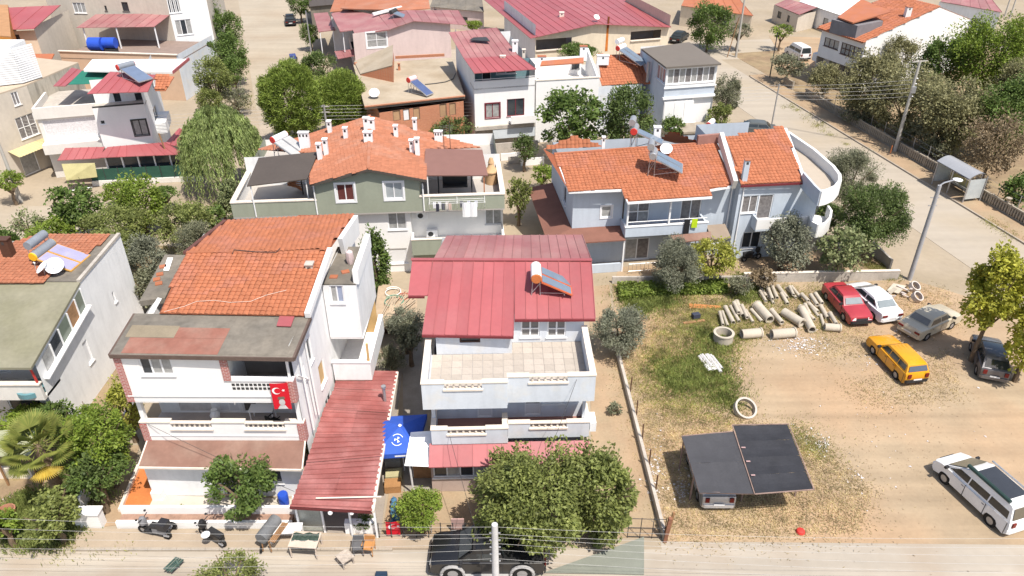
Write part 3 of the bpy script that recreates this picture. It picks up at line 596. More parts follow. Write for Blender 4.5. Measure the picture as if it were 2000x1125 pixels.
k = MB(); k.add([L1(8.55, 9.3, 8.4), L1(8.75, 9.3, 8.4), L1(8.75, 13.2, 7.6), L1(8.55, 13.2, 7.6), L1(8.5, 9.0, 9.6), L1(8.75, 9.0, 9.6), L1(8.75, 13.3, 8.8), L1(8.5, 13.3, 8.8)], [(3, 2, 1, 0), (4, 5, 6, 7), (0, 1, 5, 4), (1, 2, 6, 5), (2, 3, 7, 6), (3, 0, 4, 7)]); k.build('gable_parapet', WHITE, h.o)
h.finish()
# flat front roof in felt strips
rf = [P(213, 692, 8.45), P(573, 698, 8.45), P(606, 618, 8.72), P(262, 612, 8.72)]
MB().slab(rf, .16).build('front_roof', GREYC, h.o)
q = lambda a, b: (rf[0] * (1 - a) + rf[1] * a) * (1 - b) + (rf[3] * (1 - a) + rf[2] * a) * b + (0, 0, .012)
for a0, a1, b0, b1, m in ((.06, .585, .03, .40, FELTR), (.30, .585, .405, .66, FELTR), (.03, .30, .41, .70, mat('tan_felt', (.24, .20, .14), var=.12)), (.59, .96, .04, .92, GREYC)):
    MB().slab([q(a0, b0), q(a1, b0), q(a1, b1), q(a0, b1)], .01).build('felt_strip', m, h.o)
k = MB(); k.beam(rf[0] - (0, 0, .1), rf[1] - (0, 0, .1), .1, .2); k.beam(rf[0] - (0, 0, .1), rf[3] - (0, 0, .1), .1, .2); k.beam(rf[1] - (0, 0, .1), rf[2] - (0, 0, .1), .1, .2); k.build('roof_edge', mat('dirty_brown_edge', (.12, .085, .07), var=.2), h.o)
MB().slab([P(540, 636, 8.75), P(568, 637, 8.75), P(575, 618, 8.8), P(546, 617, 8.8)], .04).build('roof_hatch', REDM, h.o)
# tiled main roof: front slope, ridge, back slope
e0, e1 = P(311, 613, 8.78), P(597, 618, 8.78); r0, r1 = P(365, 495, 9.55), P(641, 492, 9.55)
k0, k1, k2, k3 = P(443, 432, 8.6), P(575, 432, 8.6), P(583, 420, 8.6), P(692, 419, 8.6)
MB().poly([e0, e1, r1, r0]).poly([r0, r1, k3, k2, k1, k0]).build('roof_deck', mat('roof_underlay', (.25, .08, .04)), h.o)
tiles(h.o, [e0, e1, r1, r0], TILE, .26, .26, 230); tiles(h.o, [k0 - (0, 0, 0), k3, r1, r0], TILE, .26, .26, 70)
k = MB(); k.beam(r0 + (0, 0, .06), r1 + (0, 0, .06), .2, .08); k.build('ridge_cap', TILE, h.o)
k = MB(); k.beam(e1 + (.12, -.1, .12), r1 + (.12, .0, .12), .25, .3); k.build('verge_parapet', WHITE, h.o)
k = MB(); k.beam(r0 + (-.08, 0, .02), k0 + (-.08, 0, .02), .22, .16); k.build('verge_flashing', mat('rust_brown', (.14, .06, .05)), h.o)
MB().slab([P(272, 588, 8.5), P(322, 582, 8.5), P(362, 498, 8.5), P(322, 497, 8.5)], .3).build('side_gutter_roof', GREYC, h.o)
MB().slab([P(319, 528, 8.56), P(330, 528, 8.56), P(338, 503, 8.56), P(327, 503, 8.56)], .03).build('white_board', WHITE, h.o)
for x, y in ((306, 545), (312, 535), (310, 553), (318, 520)): MB().obox(P(x, y, 8.54), .4, .34, .3, 8.5, 8.56).build('loose_tile', TILE, h.o)
MB().add([P(287, 614, 8.5), P(300, 612, 8.5), P(316, 583, 9.1), P(308, 581, 9.1)], [(0, 1, 2, 3)]).build('verge_board', WHITE, h.o)
chimney(h.o, 606, 527, 9.25, .35, .35, .35, CONC)
solar((0, 0, -50), 0, 'x') if False else None
# felt canopy over the ground floor
cf = [P(271, 911, 2.5), P(589, 916, 2.5), P(596, 852, 3.0), P(293, 849, 3.0)]
cn = MB().slab(cf, .07).build('felt_canopy', FELTB, h.o); k = MB(); k.beam(cf[0] - (0, .03, .05), cf[1] - (0, .03, .05), .06, .1); k.beam(cf[0] - (.03, 0, .02), cf[3] - (.03, 0, .02), .06, .1); k.beam(cf[1] + (.03, 0, -.02), cf[2] + (.03, 0, -.02), .06, .1); k.build('canopy_trim', COPE, h.o)
k = MB()
for a, b in (((632, 690), (600, 780)), ((655, 660), (622, 770))): pass
for u, v0 in ((.25, 1.5), (.28, 2.6)): k.tube([L1(7.9 + u * .3, v0, 8.3), L1(7.95 + u * .3, v0 + .05, 3.0)], .05, 6)
k.tube([L1(7.95, .9, 6.9), L1(7.98, 2.2, 5.6), L1(8.0, 2.3, 3.3)], .045, 6); k.build('drain_pipe', WHITE, h.o)

# ---------------------------------------------------------------- red corrugated lean-to between the two
c = thing('corrugated_shed', 'long lean-to with red corrugated roof between white house and blue parasol', 'shed', P(650, 960))
ZL = 2.6
corrugated(c, P(566, 990, ZL), P(727, 999, ZL), P(598, 905, ZL), P(746, 893, ZL), 10, REDC, .055, nu=2, nv=3)
corrugated(c, P(598, 904, ZL + .03), P(746, 892, ZL + .03), P(632, 800, ZL), P(762, 808, ZL), 10, REDC, .055, nu=2, nv=2)
corrugated(c, P(632, 799, ZL + .03), P(762, 807, ZL + .03), P(652, 760, ZL), P(770, 765, ZL), 5, REDC, .055, nu=2, nv=1)
corrugated(c, P(652, 759, ZL + .03), P(770, 764, ZL + .03), P(660, 724, ZL), P(777, 726, ZL), 5, REDC, .055, nu=2, nv=1)
k = MB(); k.beam(P(728, 1000, ZL - .06), P(746, 893, ZL - .06), .14, .16); k.beam(P(746, 893, ZL - .06), P(776, 728, ZL - .06), .14, .16); k.build('edge_beam', COPE, c)
k = MB(); k.beam(P(566, 992, ZL - .1), P(727, 1001, ZL - .1), .06, .12); k.build('front_fascia', mat('dark_red_fascia', (.13, .03, .03)), c)
for a, b in (((583, 1000), (588, 1042)), ((632, 1000), (636, 1042)), ((683, 1003), (690, 1050)), ((728, 1003), (738, 1052))):
    q = P(*b); MB().beam(q, (q[0], q[1], ZL - .12), .09, .09).build('post', SNOW, c)
gq = [P(590, 1040), P(633, 1040)]; MB().add([gq[0] + (0, .02, .1), gq[1] + (0, .02, .1), gq[1] + (0, .02, 2.2), gq[0] + (0, .02, 2.2)], [(0, 1, 2, 3)]).build('plastic_sheet', mat('clear_plastic_sheet', (.36, .37, .33), rough=.3, var=.25), c)
MB().beam(P(640, 1030) + (0, 2, 0), P(640, 1030) + (2.4, 2, 0), .1, 4.4).build('back_wall', DKBR, c)
p = P(752, 783, ZL); MB().tube([p, p + (0, 0, .9)], .08, 8).tube([p + (0, 0, .88), p + (0, 0, 1.0)], .13, 8).build('flue_pipe', STEEL, c)
MB().tube([P(617, 973, ZL + .09), P(745, 970, ZL + .14)], .035, 6).build('loose_pole', COPE, c)
for x in (645, 687): q = P(x, 1002, ZL - .25); MB().lathe(q, [(.02, .12), (.1, .06), (.11, 0), (.06, -.08), (.01, -.1)], 10).build('lamp_globe', SNOW, c, smooth=True)
MB().obox(P(705, 1040), .03, 1.35, .3, 0, .8).build('planter_box', SNOW, c)

# ---------------------------------------------------------------- white gable house at the left edge
h = House('white_gable_house', 'white house at left edge with tall side wall, green felt roof and enclosed side balcony', 'house', (-27, 36, 0)); X0 = -24.05
wr = h.wall((X0, 30.7), (X0, 41.6), 0, 5.1, GREYW, gable=[(0, 5.15), (.3, 5.2), (5.6, 6.5), (10.9, 6.66)])
h.win(wr, 145, 695, 165, 745, 1, 1, gm=SHUT, fw=.05); h.win(wr, 160, 672, 183, 702, 1, 1, gm=SHUT, fw=.05); h.win(wr, 218, 572, 228, 588, 1, 1)
h.wall((-36, 32.0), (X0, 32.0), 0, 5.2, OFFW); h.wall((X0, 41.6), (-36, 41.6), 0, 6.2, OFFW); h.wall((-36, 41.6), (-36, 31), 0, 5.5, OFFW)
h.wins(h.walls[1], 8.6, .9, 10.4, 2.2, 1, 1, fm=WFR); h.wins(h.walls[1], 4.5, 3.3, 6.5, 5.0, 2, 1); h.wins(h.walls[1], 7.5, 3.6, 9.5, 4.9, 2, 1)
h.finish()
k = MB(); k.box((-36, 30.4, 3.0), (X0, 32, 3.15)); k.box((-36, 30.4, 3.15), (X0, 30.58, 4.0)); k.build('balcony', OFFW, h.o)
k = MB(); k.box((-36, 30.33, 4.003), (X0 + .04, 30.63, 4.08)); k.build('coping', COPE, h.o)
k = MB(); k.add([(X0 + .02, 30.9, 3.98), (X0 + .3, 30.9, 3.98), (X0 + .3, 36.2, 4.98), (X0 + .02, 36.2, 4.98), (X0 + .02, 30.9, 4.06), (X0 + .3, 30.9, 4.06), (X0 + .3, 36.2, 5.06), (X0 + .02, 36.2, 5.06)], [(3, 2, 1, 0), (4, 5, 6, 7), (0, 1, 5, 4), (1, 2, 6, 5), (2, 3, 7, 6), (3, 0, 4, 7)]); k.build('sloping_ledge', SNOW, h.o)
ys = [31.3, 32.2, 33.2, 34.3, 35.3, 36.1]
for i in range(5):
    y0, y1 = ys[i], ys[i + 1] - .06; zb = lambda y: 4.0 + (y - 30.9) * .188 + .06; zt = lambda y: 5.05 + (y - 30.7) * .24 - .12
    f = MB().add([(X0 + .03, y0, zb(y0)), (X0 + .03, y1, zb(y1)), (X0 + .03, y1, zt(y1)), (X0 + .03, y0, zt(y0))], [(0, 1, 2, 3)]).build('pane', [GLASSC, GLASS, mat('greenish_glass', (.16, .19, .15), rough=.1), WOOD, MATS['greenish_glass']][i], h.o)
    MB().beam((X0 + .05, y1 + .03, zb(y1)), (X0 + .05, y1 + .03, zt(y1)), .07, .07).build('mullion', WFR, h.o)
f0, f1, f2, f3 = np.array([X0 + .12, 30.2, 5.28]), P(156, 551, 6.5), P(0, 566, 6.5), None
f2 = np.array([-38, f1[1], 6.5]); f3 = np.array([-38, 30.2, 5.28])
MB().slab([f0, f1, f2, f3], .14).build('felt_roof', FELTG, h.o)
zq = lambda x, y, e=0.0: np.array([x, y, 6.53 + .03 * (y - f1[1]) + e]); fy = f1[1]
MB().poly([zq(-38, fy), zq(X0, fy), zq(X0, 41.6), zq(-29.0, 41.6), zq(-31.5, 38.8), zq(-38, 38.8)]).build('roof_deck', GREYC, h.o)
tiles(h.o, [zq(-37.5, fy - .25, .05), zq(X0 - 1.7, fy - .25, .05), zq(X0 - 1.9, fy + 1.5, .05), zq(X0 - .9, fy + 2.6, .05), zq(X0 - .35, 41.5, .05), zq(-29.0, 41.5, .05), zq(-31.5, 38.8, .05), zq(-37.5, 38.8, .05)], TILE2, .27, .27, 240)
k = MB(); k.beam((X0 - .05, 36.3, 6.56), (X0 - .05, 41.6, 6.7), .2, .16); k.build('verge_parapet', CONC, h.o)
MB().beam((X0 - .1, 30.5, 4.1), (X0 - .1, 30.4, 5.2), .08, .08).build('roof_post', REDP, h.o)
chimney(h.o, 22, 505, 6.5, .55, .45, 1.3, BFR)
p = P(85, 492, 7.2); solar((p[0], p[1], 6.6), math.radians(-8), 'solar water heater with two yellow capped tanks and glaring panel on the left edge house', tank=mat('grey_tank', (.22, .24, .27), rough=.35), cap=YELL, n=2, wid=.95, lng=1.9, drop=.7, tanklen=1.7, th=.75, frm=mat('orange_trim', (.55, .3, .08)), gmat=mat('violet_glare_glass', (.34, .32, .46), rough=.14, spec=.8), two=True)  # violet panel colour is glare painted into the glass
dish(P(112, 535, 6.6), math.radians(-70), 'white satellite dish beside the solar heater of the left edge house', .5)
dish(P(88, 538, 6.6), math.radians(-150), 'rusty satellite dish on the tiles of the left edge house', .42)
# ---------------------------------------------------------------- sage green double house with chimneys (second row, centre)
oM = np.array([-19.06, 47.03]); LM = lframe(oM, 4.4)
h = House('sage_house', 'sage green and white house with orange gable roof and many white chimneys', 'house', LM(9, 6)); HM = h
wf = h.wall(LM(5.75, 0), LM(12.75, 0), 5.05, 6.6, SAGE)
ha = lambda x, y: wf.hit(x, y)
fp = Wall(LM(0, -.35), LM(18.6, -.35), 0, 9, SAGE)   # plane of the overhanging verge
aL, aA, aR = fp.pt(*fp.hit(604, 361)), fp.pt(*fp.hit(720, 331)), fp.pt(*fp.hit(832, 352))
ub = lambda p: np.dot(p[:2] - oM, wf.d)
zL, zA, zR = aL[2], aA[2], aR[2]
back = P(722, 227, zA); rl = np.linalg.norm(back[:2] - aA[:2]); bd = (back - aA) / rl
nL = np.cross(aA - aL, bd); nR = np.cross(aA - aR, bd)
onL = lambda x, y: onplane(x, y, aA, nL); onR = lambda x, y: onplane(x, y, aA, nR)
wf.z1 = 7.3; uA = ub(aA) - 5.75
wf.gable = [(0, 7.32), (uA, zA - .1), (7.0, 7.32)]
h.win(wf, 655, 358, 694, 392, 2, 1, gm=mat('red_curtain_glass', (.13, .045, .04), rough=.2), trim=.14); h.win(wf, 750, 354, 788, 388, 2, 1, gm=mat('pale_blind_glass', (.36, .39, .40), rough=.2), trim=.14)
for a in (5.75, 12.75): h.wall(LM(a, 5.2), LM(a, 0), 5.05, 7.2, SAGE) if a < 10 else h.wall(LM(a, 0), LM(a, 5.2), 5.05, 7.2, SAGE)
h.wall(LM(0, 5.2), LM(5.75, 5.2), 5.05, 7.3, GREYW); h.wall(LM(12.75, 5.2), LM(18.6, 5.2), 5.05, 7.0, GREYW)
w1 = h.wall(LM(0, .4), LM(12.0, .4), 0, 5.05, WHITE); w2 = h.wall(LM(12.0, 1.4), LM(18.5, 1.4), 2.3, 5.05, WHITE); h.wall(LM(12, .4), LM(12, 1.4), 2.3, 5.05, WHITE)
h.wall(LM(12, .3), LM(18.5, .3), 0, 2.3, SAGE); h.wall(LM(18.5, .3), LM(18.5, 12), 0, 5.05, WHITE); h.wall(LM(0, 12), LM(0, .4), 0, 5.05, WHITE); h.wall(LM(18.5, 12), LM(0, 12), 0, 6.0, WHITE)
h.wall(LM(18.5, 5.2), LM(18.5, 12), 5.05, 6.2, SAGE); h.wall(LM(0, 12), LM(0, 5.2), 5.05, 6.2, SAGE)
h.win(w1, 756, 416, 795, 448, 2, 1, fm=WFR, gm=GLASSC); h.win(w1, 756, 486, 797, 514, 1, 1, gm=SHUT); h.win(w1, 480, 427, 530, 436, 2, 1); h.win(w1, 560, 425, 600, 436, 2, 1, gm=SHUT)
h.win(w2, 947, 409, 982, 438, 2, 1, gm=GLASSC)
h.finish()
lbox(LM, 0, 18.6, 0, 12, 4.95, 5.05).build('terrace_floor', mat('pale_terrace_floor', (.40, .37, .34), var=.06), h.o)
for u0, u1 in ((0, 5.75), (12.75, 18.6)):
    lbox(LM, u0, u1, 0, .2, 5.055, 6.12).build('parapet', SAGE, h.o); lbox(LM, u0 - .03, u1 + .03, -.04, .26, 6.123, 6.2).build('coping', COPE, h.o)
lbox(LM, -.02, .2, .262, 7.5, 5.055, 6.12).build('side_parapet', WHITE, h.o); lbox(LM, -.06, .3, .264, 7.5, 6.123, 6.2).build('side_coping', COPE, h.o)
lbox(LM, 18.4, 18.6, .262, 7.0, 5.055, 6.12).build('side_parapet', WHITE, h.o); lbox(LM, 18.3, 18.66, .264, 7.0, 6.123, 6.2).build('side_coping', COPE, h.o)
k = MB(); lbox(LM, 12.0, 18.55, -.8, -.65, 2.0, 3.2, k); k.build('balcony_parapet', SAGE, h.o); lbox(LM, 12, 18.55, -.645, 1.4, 2.15, 2.3).build('balcony_floor', WHITE, h.o); lbox(LM, 11.97, 18.58, -.83, -.6, 3.203, 3.26).build('balcony_coping', COPE, h.o); lbox(LM, 12.0, 12.15, -.64, .38, 2.3, 3.2).build('balcony_side', WHITE, h.o); lbox(LM, 18.4, 18.55, -.64, 1.4, 2.3, 3.2).build('balcony_side', WHITE, h.o)
# roof: two slopes, front gable narrow, wider behind the terraces
bl = onL(505, 292); bl2 = onL(600, 300); br = onR(943, 289); br2 = onR(832, 292); bk = aA + bd * rl
brb = onR(930, 283); blb = onL(540, 280)
polL = [aL, aA, bk, bl, bl2]; polR = [aA, aR, br2, br, bk]
MB().poly([p - (0, 0, .02) for p in polL]).poly([p - (0, 0, .02) for p in polR]).build('roof_deck', mat('roof_underlay', (.25, .08, .04)), h.o)
def tiles2(h, poly, eave, m, n, **k):            # eave given as two points along the low edge
    e0, e1 = eave; s = [e0, e1] + list(poly); return s
tiles(h.o, [aL, bl2, bl, bk, aA], TILE2, .26, .26, 150); tiles(h.o, [aR, br2, br, bk, aA], TILE2, .26, .26, 150)
k = MB(); k.beam(aA + (0, 0, .08), bk + (0, 0, .08), .2, .08); k.build('ridge_cap', TILE2, h.o)
k = MB(); k.beam(aL - (0, 0, .05), aA - (0, 0, .05), .08, .16); k.beam(aA - (0, 0, .05), aR - (0, 0, .05), .08, .16); k.build('verge_board', DKBR, h.o)
k = MB(); q = [p for p in ((625, 368), (827, 365))]
for x, y0, y1 in ((612, 362, 418), (825, 358, 412)):
    a = wf.hit(x, y0); b = wf.hit(x + 3, y1); k.tube([wf.pt(a[0], a[1], .06), wf.pt(a[0], 5.1, .06)], .05, 6)
k.build('drain_pipe', GREYW, h.o)
for x, y, w, hh, pots, onp in ((597, 290, .75, 1.25, 3, onL), (626, 312, .32, 1.2, 1, onL), (638, 303, .32, 1.2, 1, onL), (645, 260, .3, .95, 1, onL), (676, 271, .3, .85, 1, onL), (717, 254, .42, .95, 1, onL), (727, 254, .42, .85, 1, onR), (720, 277, .62, .75, 2, onL), (774, 268, .3, .9, 1, onR), (811, 255, .3, .95, 1, onR), (805, 298, .3, .95, 1, onR), (816, 304, .32, 1.3, 1, onR), (857, 277, .6, .85, 3, onR)):
    p = onp(x, y); chimney(h.o, 0, 0, 0, w, .3, hh, SNOW, p=p, pots=pots)
# terrace canopies
cn = thing('terrace_canopy', 'dark brown sheet canopy over the left roof terrace of the sage house', 'canopy', LM(3, 2, 5.05), 'roof terrace canopies')
q = [P(482, 363, 7.5), P(600, 349, 7.5), P(621, 296, 7.9), P(505, 308, 7.9)]; MB().slab(q, .07).build('canopy_sheet', DKBR, cn)
for p in (P(487, 366, 7.4), P(595, 352, 7.4)): MB().beam((p[0], p[1] + .25, 5.06), (p[0], p[1] + .25, 7.4), .07, .07).build('post', SNOW, cn)
cn = thing('terrace_canopy', 'reddish brown sheet canopy over the right roof terrace of the sage house', 'canopy', LM(15, 2, 5.05), 'roof terrace canopies')
q = [P(827, 342, 7.4), P(953, 342, 7.4), P(942, 292, 7.8), P(831, 290, 7.8)]; MB().slab(q, .08).build('canopy_sheet', mat('reddish_sheet', (.215, .115, .095), rough=.6, var=.05), cn)
for p in (P(834, 346, 7.3), P(945, 346, 7.3)): MB().beam((p[0], p[1] + .2, 5.06), (p[0], p[1] + .2, 7.3), .08, .08).build('post', SNOW if p[0] < -3 else mat('wood_post', (.4, .16, .07)), cn)
s = thing('garden_swing', 'dark metal swing seat under the reddish brown terrace canopy', 'swing', LM(15, 3, 5.05))
for u in (14.0, 16.4): MB().tube([LM(u, 2.4, 5.06), LM(u, 3.0, 6.9), LM(u, 3.6, 5.06)], .04, 6).build('leg_frame', DFR, s)
MB().tube([LM(14, 3, 6.9), LM(16.4, 3, 6.9)], .04, 6).build('top_bar', DFR, s); lbox(LM, 14.3, 16.1, 2.7, 3.3, 5.5, 5.6).build('seat', DFR, s); lbox(LM, 14.3, 16.1, 3.3, 3.4, 5.6, 6.2).build('backrest', DFR, s)
s = thing('spiral_stair', 'rusty spiral stair under the dark brown terrace canopy', 'stairs', LM(4.2, 3.2, 5.05)); c = LM(4.2, 3.4, 5.06)
MB().tube([c, c + (0, 0, 2.3)], .05, 8).build('pole', DFR, s)
for i in range(11):
    a = i * .33 + 2; MB().slab([c + (0, 0, .25 + i * .18), c + (math.cos(a), math.sin(a), .25 + i * .18), c + (math.cos(a + .36), math.sin(a + .36), .25 + i * .18)], .04).build('step', mat('rust_orange', (.38, .14, .05)), s)
o = thing('stone_oven', 'cream ornate garden oven with stepped chimney on the right terrace of the sage house', 'oven', LM(18.0, 4.5, 5.05)); c = LM(17.9, 4.3, 5.06)
MB().lathe(c, [(.45, 0), (.45, .9), (.52, .92), (.52, 1.0), (.26, 1.3), (.2, 1.6), (.24, 1.62), (.2, 1.75), (.12, 2.0)], 10).build('body', mat('cream_stone', (.55, .36, .2), var=.12), o, smooth=True); lbox(lambda u, v: c + (u, v, 0), -.22, .22, -.5, -.44, .35, .75).build('mouth', BLACK, o)
# laundry on the rail
rk = thing('drying_rack', 'white drying rack hung outside the right terrace of the sage house', 'drying rack', LM(14.4, -.3, 5.6)); k = MB()
for v in (-.15, -.45, -.75): k.tube([LM(13.4, v, 5.95), LM(17.2, v, 5.95)], .012, 4)
for u in (13.4, 15.3, 17.2): k.tube([LM(u, -.06, 6.1), LM(u, -.8, 5.95), LM(u, -.02, 5.2)], .015, 4)
k.build('rail', SNOW, rk, label=None)
for i, (u, c, ln) in enumerate(((13.75, (.75, .75, .77), .5), (13.95, (.05, .05, .07), .6), (14.1, (.7, .7, .72), .55), (14.35, (.12, .12, .14), .5), (14.6, (.7, .66, .62), .75), (14.8, (.55, .42, .36), .5), (15.6, (.16, .16, .18), .5), (15.85, (.62, .62, .68), .55), (16.1, (.6, .6, .66), .6), (16.35, (.66, .66, .7), .55), (16.6, (.6, .6, .65), .5), (16.15, (.8, .8, .8), 1.1))):
    v = -.75 if i % 2 else -.45; wd = .22 if i < 11 else 1.0
    vs = []; n = 6
    for a in range(n + 1):
        for z in (5.96, 5.96 - ln * .5, 5.96 - ln): vs.append(LM(u + (a / n - .5) * wd, v - .03 * math.sin(a * 2.1 + i) - (.02 if z < 5.9 else 0), z))
    fs = [(3 * a + b, 3 * a + b + 1, 3 * a + b + 4, 3 * a + b + 3) for a in range(n) for b in range(2)]
    MB().add(vs, fs).build('garment', mat(f'cloth_{i}', c, rough=.9, var=.06), None, loc=LM(u, v, 5.9), label=['white shirt hanging first from the left on the drying rack', 'black trousers hanging second on the drying rack', 'pale vest hanging third on the drying rack', 'charcoal shirt hanging fourth on the drying rack', 'long pale trousers hanging near the middle of the drying rack', 'brown shirt hanging right of the long pale trousers', 'dark grey shirt hanging left of the lilac clothes', 'first pale lilac shirt in the right half of the drying rack', 'lilac shirt hanging lowest in the right half of the rack', 'bright lilac shirt left of the last garment on the rack', 'last lilac shirt at the right end of the drying rack'][i] if i < 11 else 'large white sheet hanging lowest on the rack outside the sage house', cat='laundry', group='washing on the drying rack' if i < 11 else None)
ac(w2, .35, 3.9, h); ac(w2, 1.0, 2.4, h)
p = LM(1.4, 8.5, 6.6); solar(P(545, 268, 8.0) - (0, 0, 1.3), math.radians(-28), 'solar water heater with red drum ends at the back left of the sage house', cap=REDP, n=2, wid=.85, lng=2.3, drop=1.1, tanklen=1.4, th=1.3, gmat=mat('pale_collector', (.42, .42, .41), rough=.2), two=False)

# ---------------------------------------------------------------- sky blue double house (second row, right)
o3 = np.array([4.33, 49.27]); L3 = lframe(o3, 7.5)
h = House('sky_blue_house', 'sky blue two storey double house with orange tiled roof and rounded corner balconies', 'house', L3(8, 5)); HB = h
rz = lambda v: 5.9 + .30 * (v + 1.9)
p0 = L3(0, -1.9, 5.9); nn = np.cross(L3(1, -1.9, 5.9) - p0, L3(0, 3.1, 7.4) - p0); rp3 = lambda x, y: onplane(x, y, p0, nn)
wl = h.wall(L3(0, 0), L3(3.75, 0), 0, 6.3, BLUE2); wm = h.wall(L3(3.75, .1), L3(9.6, .1), 0, 6.3, BLUE2); wn = h.wall(L3(9.6, .1), L3(11.9, .1), 0, 6.3, BLUE2)
h.wall(L3(0, 8.5), L3(0, 0), 0, 6.3, BLUE2); h.wall(L3(11.9, 8.5), L3(0, 8.5), 0, 6.3, BLUE2)
wR = h.wall(L3(11.9, -.75), L3(16.5, -.75), 0, 6.1, BLUE2); h.wall(L3(11.9, .1), L3(11.9, -.75), 0, 6.1, BLUE2)
rt = [P(x, y, 6.8)[:2] for x, y in ((1540, 257), (1590, 291), (1628, 324), (1640, 340), (1641, 352), (1632, 363), (1617, 370), (1604, 373))]
ws = h.wall(L3(16.5, -.75), L3(18.1, -.7), 0, 6.0, BLUE2); we = h.wall(L3(18.1, -.7), (*(rt[1] + np.array([-.6, .3])),), 0, 6.0, BLUE2); h.wall(we.B, L3(16.4, 9), 0, 6.0, BLUE2); h.wall(L3(16.4, 9), L3(11.9, 9), 0, 7, BLUE2); h.wall(L3(11.9, 9), L3(11.9, 5), 6, 7, BLUE2)
CURT = mat('striped_curtain_glass', (.20, .185, .18), rough=.25, var=.35, scale=5)
h.win(wl, 1175, 403, 1194, 424, 1, 1, gm=GLASSC, trim=.1); h.win(wm, 1226, 393, 1266, 434, 2, 2, gm=[CURT, GLASSC]); h.win(wm, 1332, 389, 1376, 430, 2, 1, gm=CURT, name='balcony_door'); h.win(wm, 1222, 467, 1265, 507, 2, 1, gm=[GLASSC, CURT], name='balcony_door')
h.win(wR, 1452, 383, 1476, 415, 2, 1, gm=CURT); h.win(wR, 1484, 381, 1503, 427, 1, 1, gm=CURT, name='balcony_door'); h.win(wR, 1452, 454, 1482, 483, 2, 1, gm=GLASS)
h.wins(h.walls[3], 5, 3.6, 6, 5, 1, 1); h.wins(we, .6, 3.2, 1.6, 5.3, 1, 1, gm=CURT, name='balcony_door'); h.wins(wn, .4, .9, 1.9, 2.3, 2, 1)
h.finish()
MB().poly([rp3(1061, 291), rp3(1111, 373), rp3(1216, 369), rp3(1226, 394), rp3(1391, 383), rp3(1383, 370), rp3(1434, 361), rp3(1396, 279), rp3(1082, 302)][::1]).build('roof_deck', MATS['roof_underlay'], h.o)
e = rp3(1226, 394)
tiles(h.o, [e, rp3(1391, 383), rp3(1386, 369), rp3(1434, 361), rp3(1397, 279), rp3(1082, 302), rp3(1111, 373), rp3(1216, 369)], TILE, .27, .27, 260)
k = MB(); k.beam(rp3(1082, 302) + (0, 0, .07), rp3(1397, 279) + (0, 0, .07), .2, .08); k.build('ridge_cap', TILE, h.o)
k = MB()
for a, b in (((1111, 374), (1216, 370)), ((1216, 370), (1226, 395)), ((1226, 395), (1391, 384)), ((1383, 371), (1434, 362)), ((1111, 374), (1090, 318))): k.beam(rp3(*a) - (0, 0, .08), rp3(*b) - (0, 0, .08), .07, .16)
k.build('fascia', SNOW, h.o)
for a, b, c, d in (((1060, 292), (1122, 266), (1180, 286), 7.9), ((1288, 274), (1311, 257), (1368, 281), 8.0)):
    q = [P(*a, 7.0), P(*c, 7.2), P(*b, d)]; bk = q[2] + L3(0, 2.2) - L3(0, 0) - (0, 0, 1.5)
    MB().poly(q).poly([q[1], bk + (1.2, 0, -.3), bk, q[2]]).poly([q[0], q[2], bk, bk + (-1.2, 0, -.3)]).build('hip_roof', TILE, h.o); tiles(h.o, q, TILE, .3, .3, 40)
# right roof with its own plane
r0, r1, r2, r3 = P(1447, 361, 6.2), P(1568, 355, 6.2), P(1530, 253, 7.9), P(1418, 268, 7.9)
MB().poly([r0, r1, r2, r3]).build('roof_deck', MATS['roof_underlay'], h.o); tiles(h.o, [r0, r1, r2, r3], TILE, .27, .30, 240)
k = MB(); k.beam(r1 + (.12, 0, .0), r2 + (.12, 0, .0), .22, .3); k.build('verge_parapet', SNOW, h.o); k = MB(); k.beam(r0 - (0, .05, .1), r1 - (0, .05, .1), .1, .14); k.build('gutter', mat('dark_red_gutter', (.16, .03, .035), rough=.5), h.o)
d0, d1, d2 = P(1437, 357, 6.5), P(1408, 262, 8.3), None
k = MB(); k.beam(d0 + (-.05, 0, -.15), d1 + (0, 0, -.15), .3, .75); k.build('party_wall', OFFW, h.o); k = MB(); k.beam(P(1363, 266, 8.2) - (0, 0, .3), P(1408, 262, 8.2) - (0, 0, .3), .25, .7); k.build('party_wall_return', mat('dull_red_wall', (.30, .16, .13)), h.o)
chimney(h.o, 0, 0, 0, .36, .36, 1.55, BLUE2, capm=TILE, p=onplane(1453, 352, r0, np.cross(r1 - r0, r3 - r0)))
tw = lambda path, z0, z1, th, name, m: [MB().obox((a + b) / 2, math.atan2((b - a)[1], (b - a)[0]), np.linalg.norm(b - a) + .06, th, z0, z1 + .001 * i).build(name, m, h.o) for i, (a, b) in enumerate(zip(path[:-1], path[1:]))]
fl = [*rt, L3(16.9, -.9)[:2], L3(16.6, -.5)[:2], r2[:2] + np.array([.2, .2])]
MB().prism(fl, 5.8, 6.0).build('terrace_slab', SNOW, h.o); MB().prism([p for p in fl], 6.003, 6.02).build('terrace_floor', mat('cream_terrace', (.42, .36, .29), var=.04), h.o)
tw(rt, 5.7, 6.8, .22, 'curved_parapet', WHITE); tw([rt[-1], rt[-1] + np.array([-.1, .9]), L3(16.5, -.78)[:2]], 5.7, 6.8, .16, 'curved_parapet', BLUE2)
cb = [P(x, y, 3.8)[:2] for x, y in ((1583, 421), (1586, 432), (1598, 438), (1612, 435), (1622, 424), (1624, 411), (1618, 402))]
MB().prism(cb + [L3(18.1, .3)[:2]], 2.75, 2.9).build('balcony_slab', WHITE, h.o); tw(cb, 2.75, 3.8, .16, 'curved_parapet', WHITE)
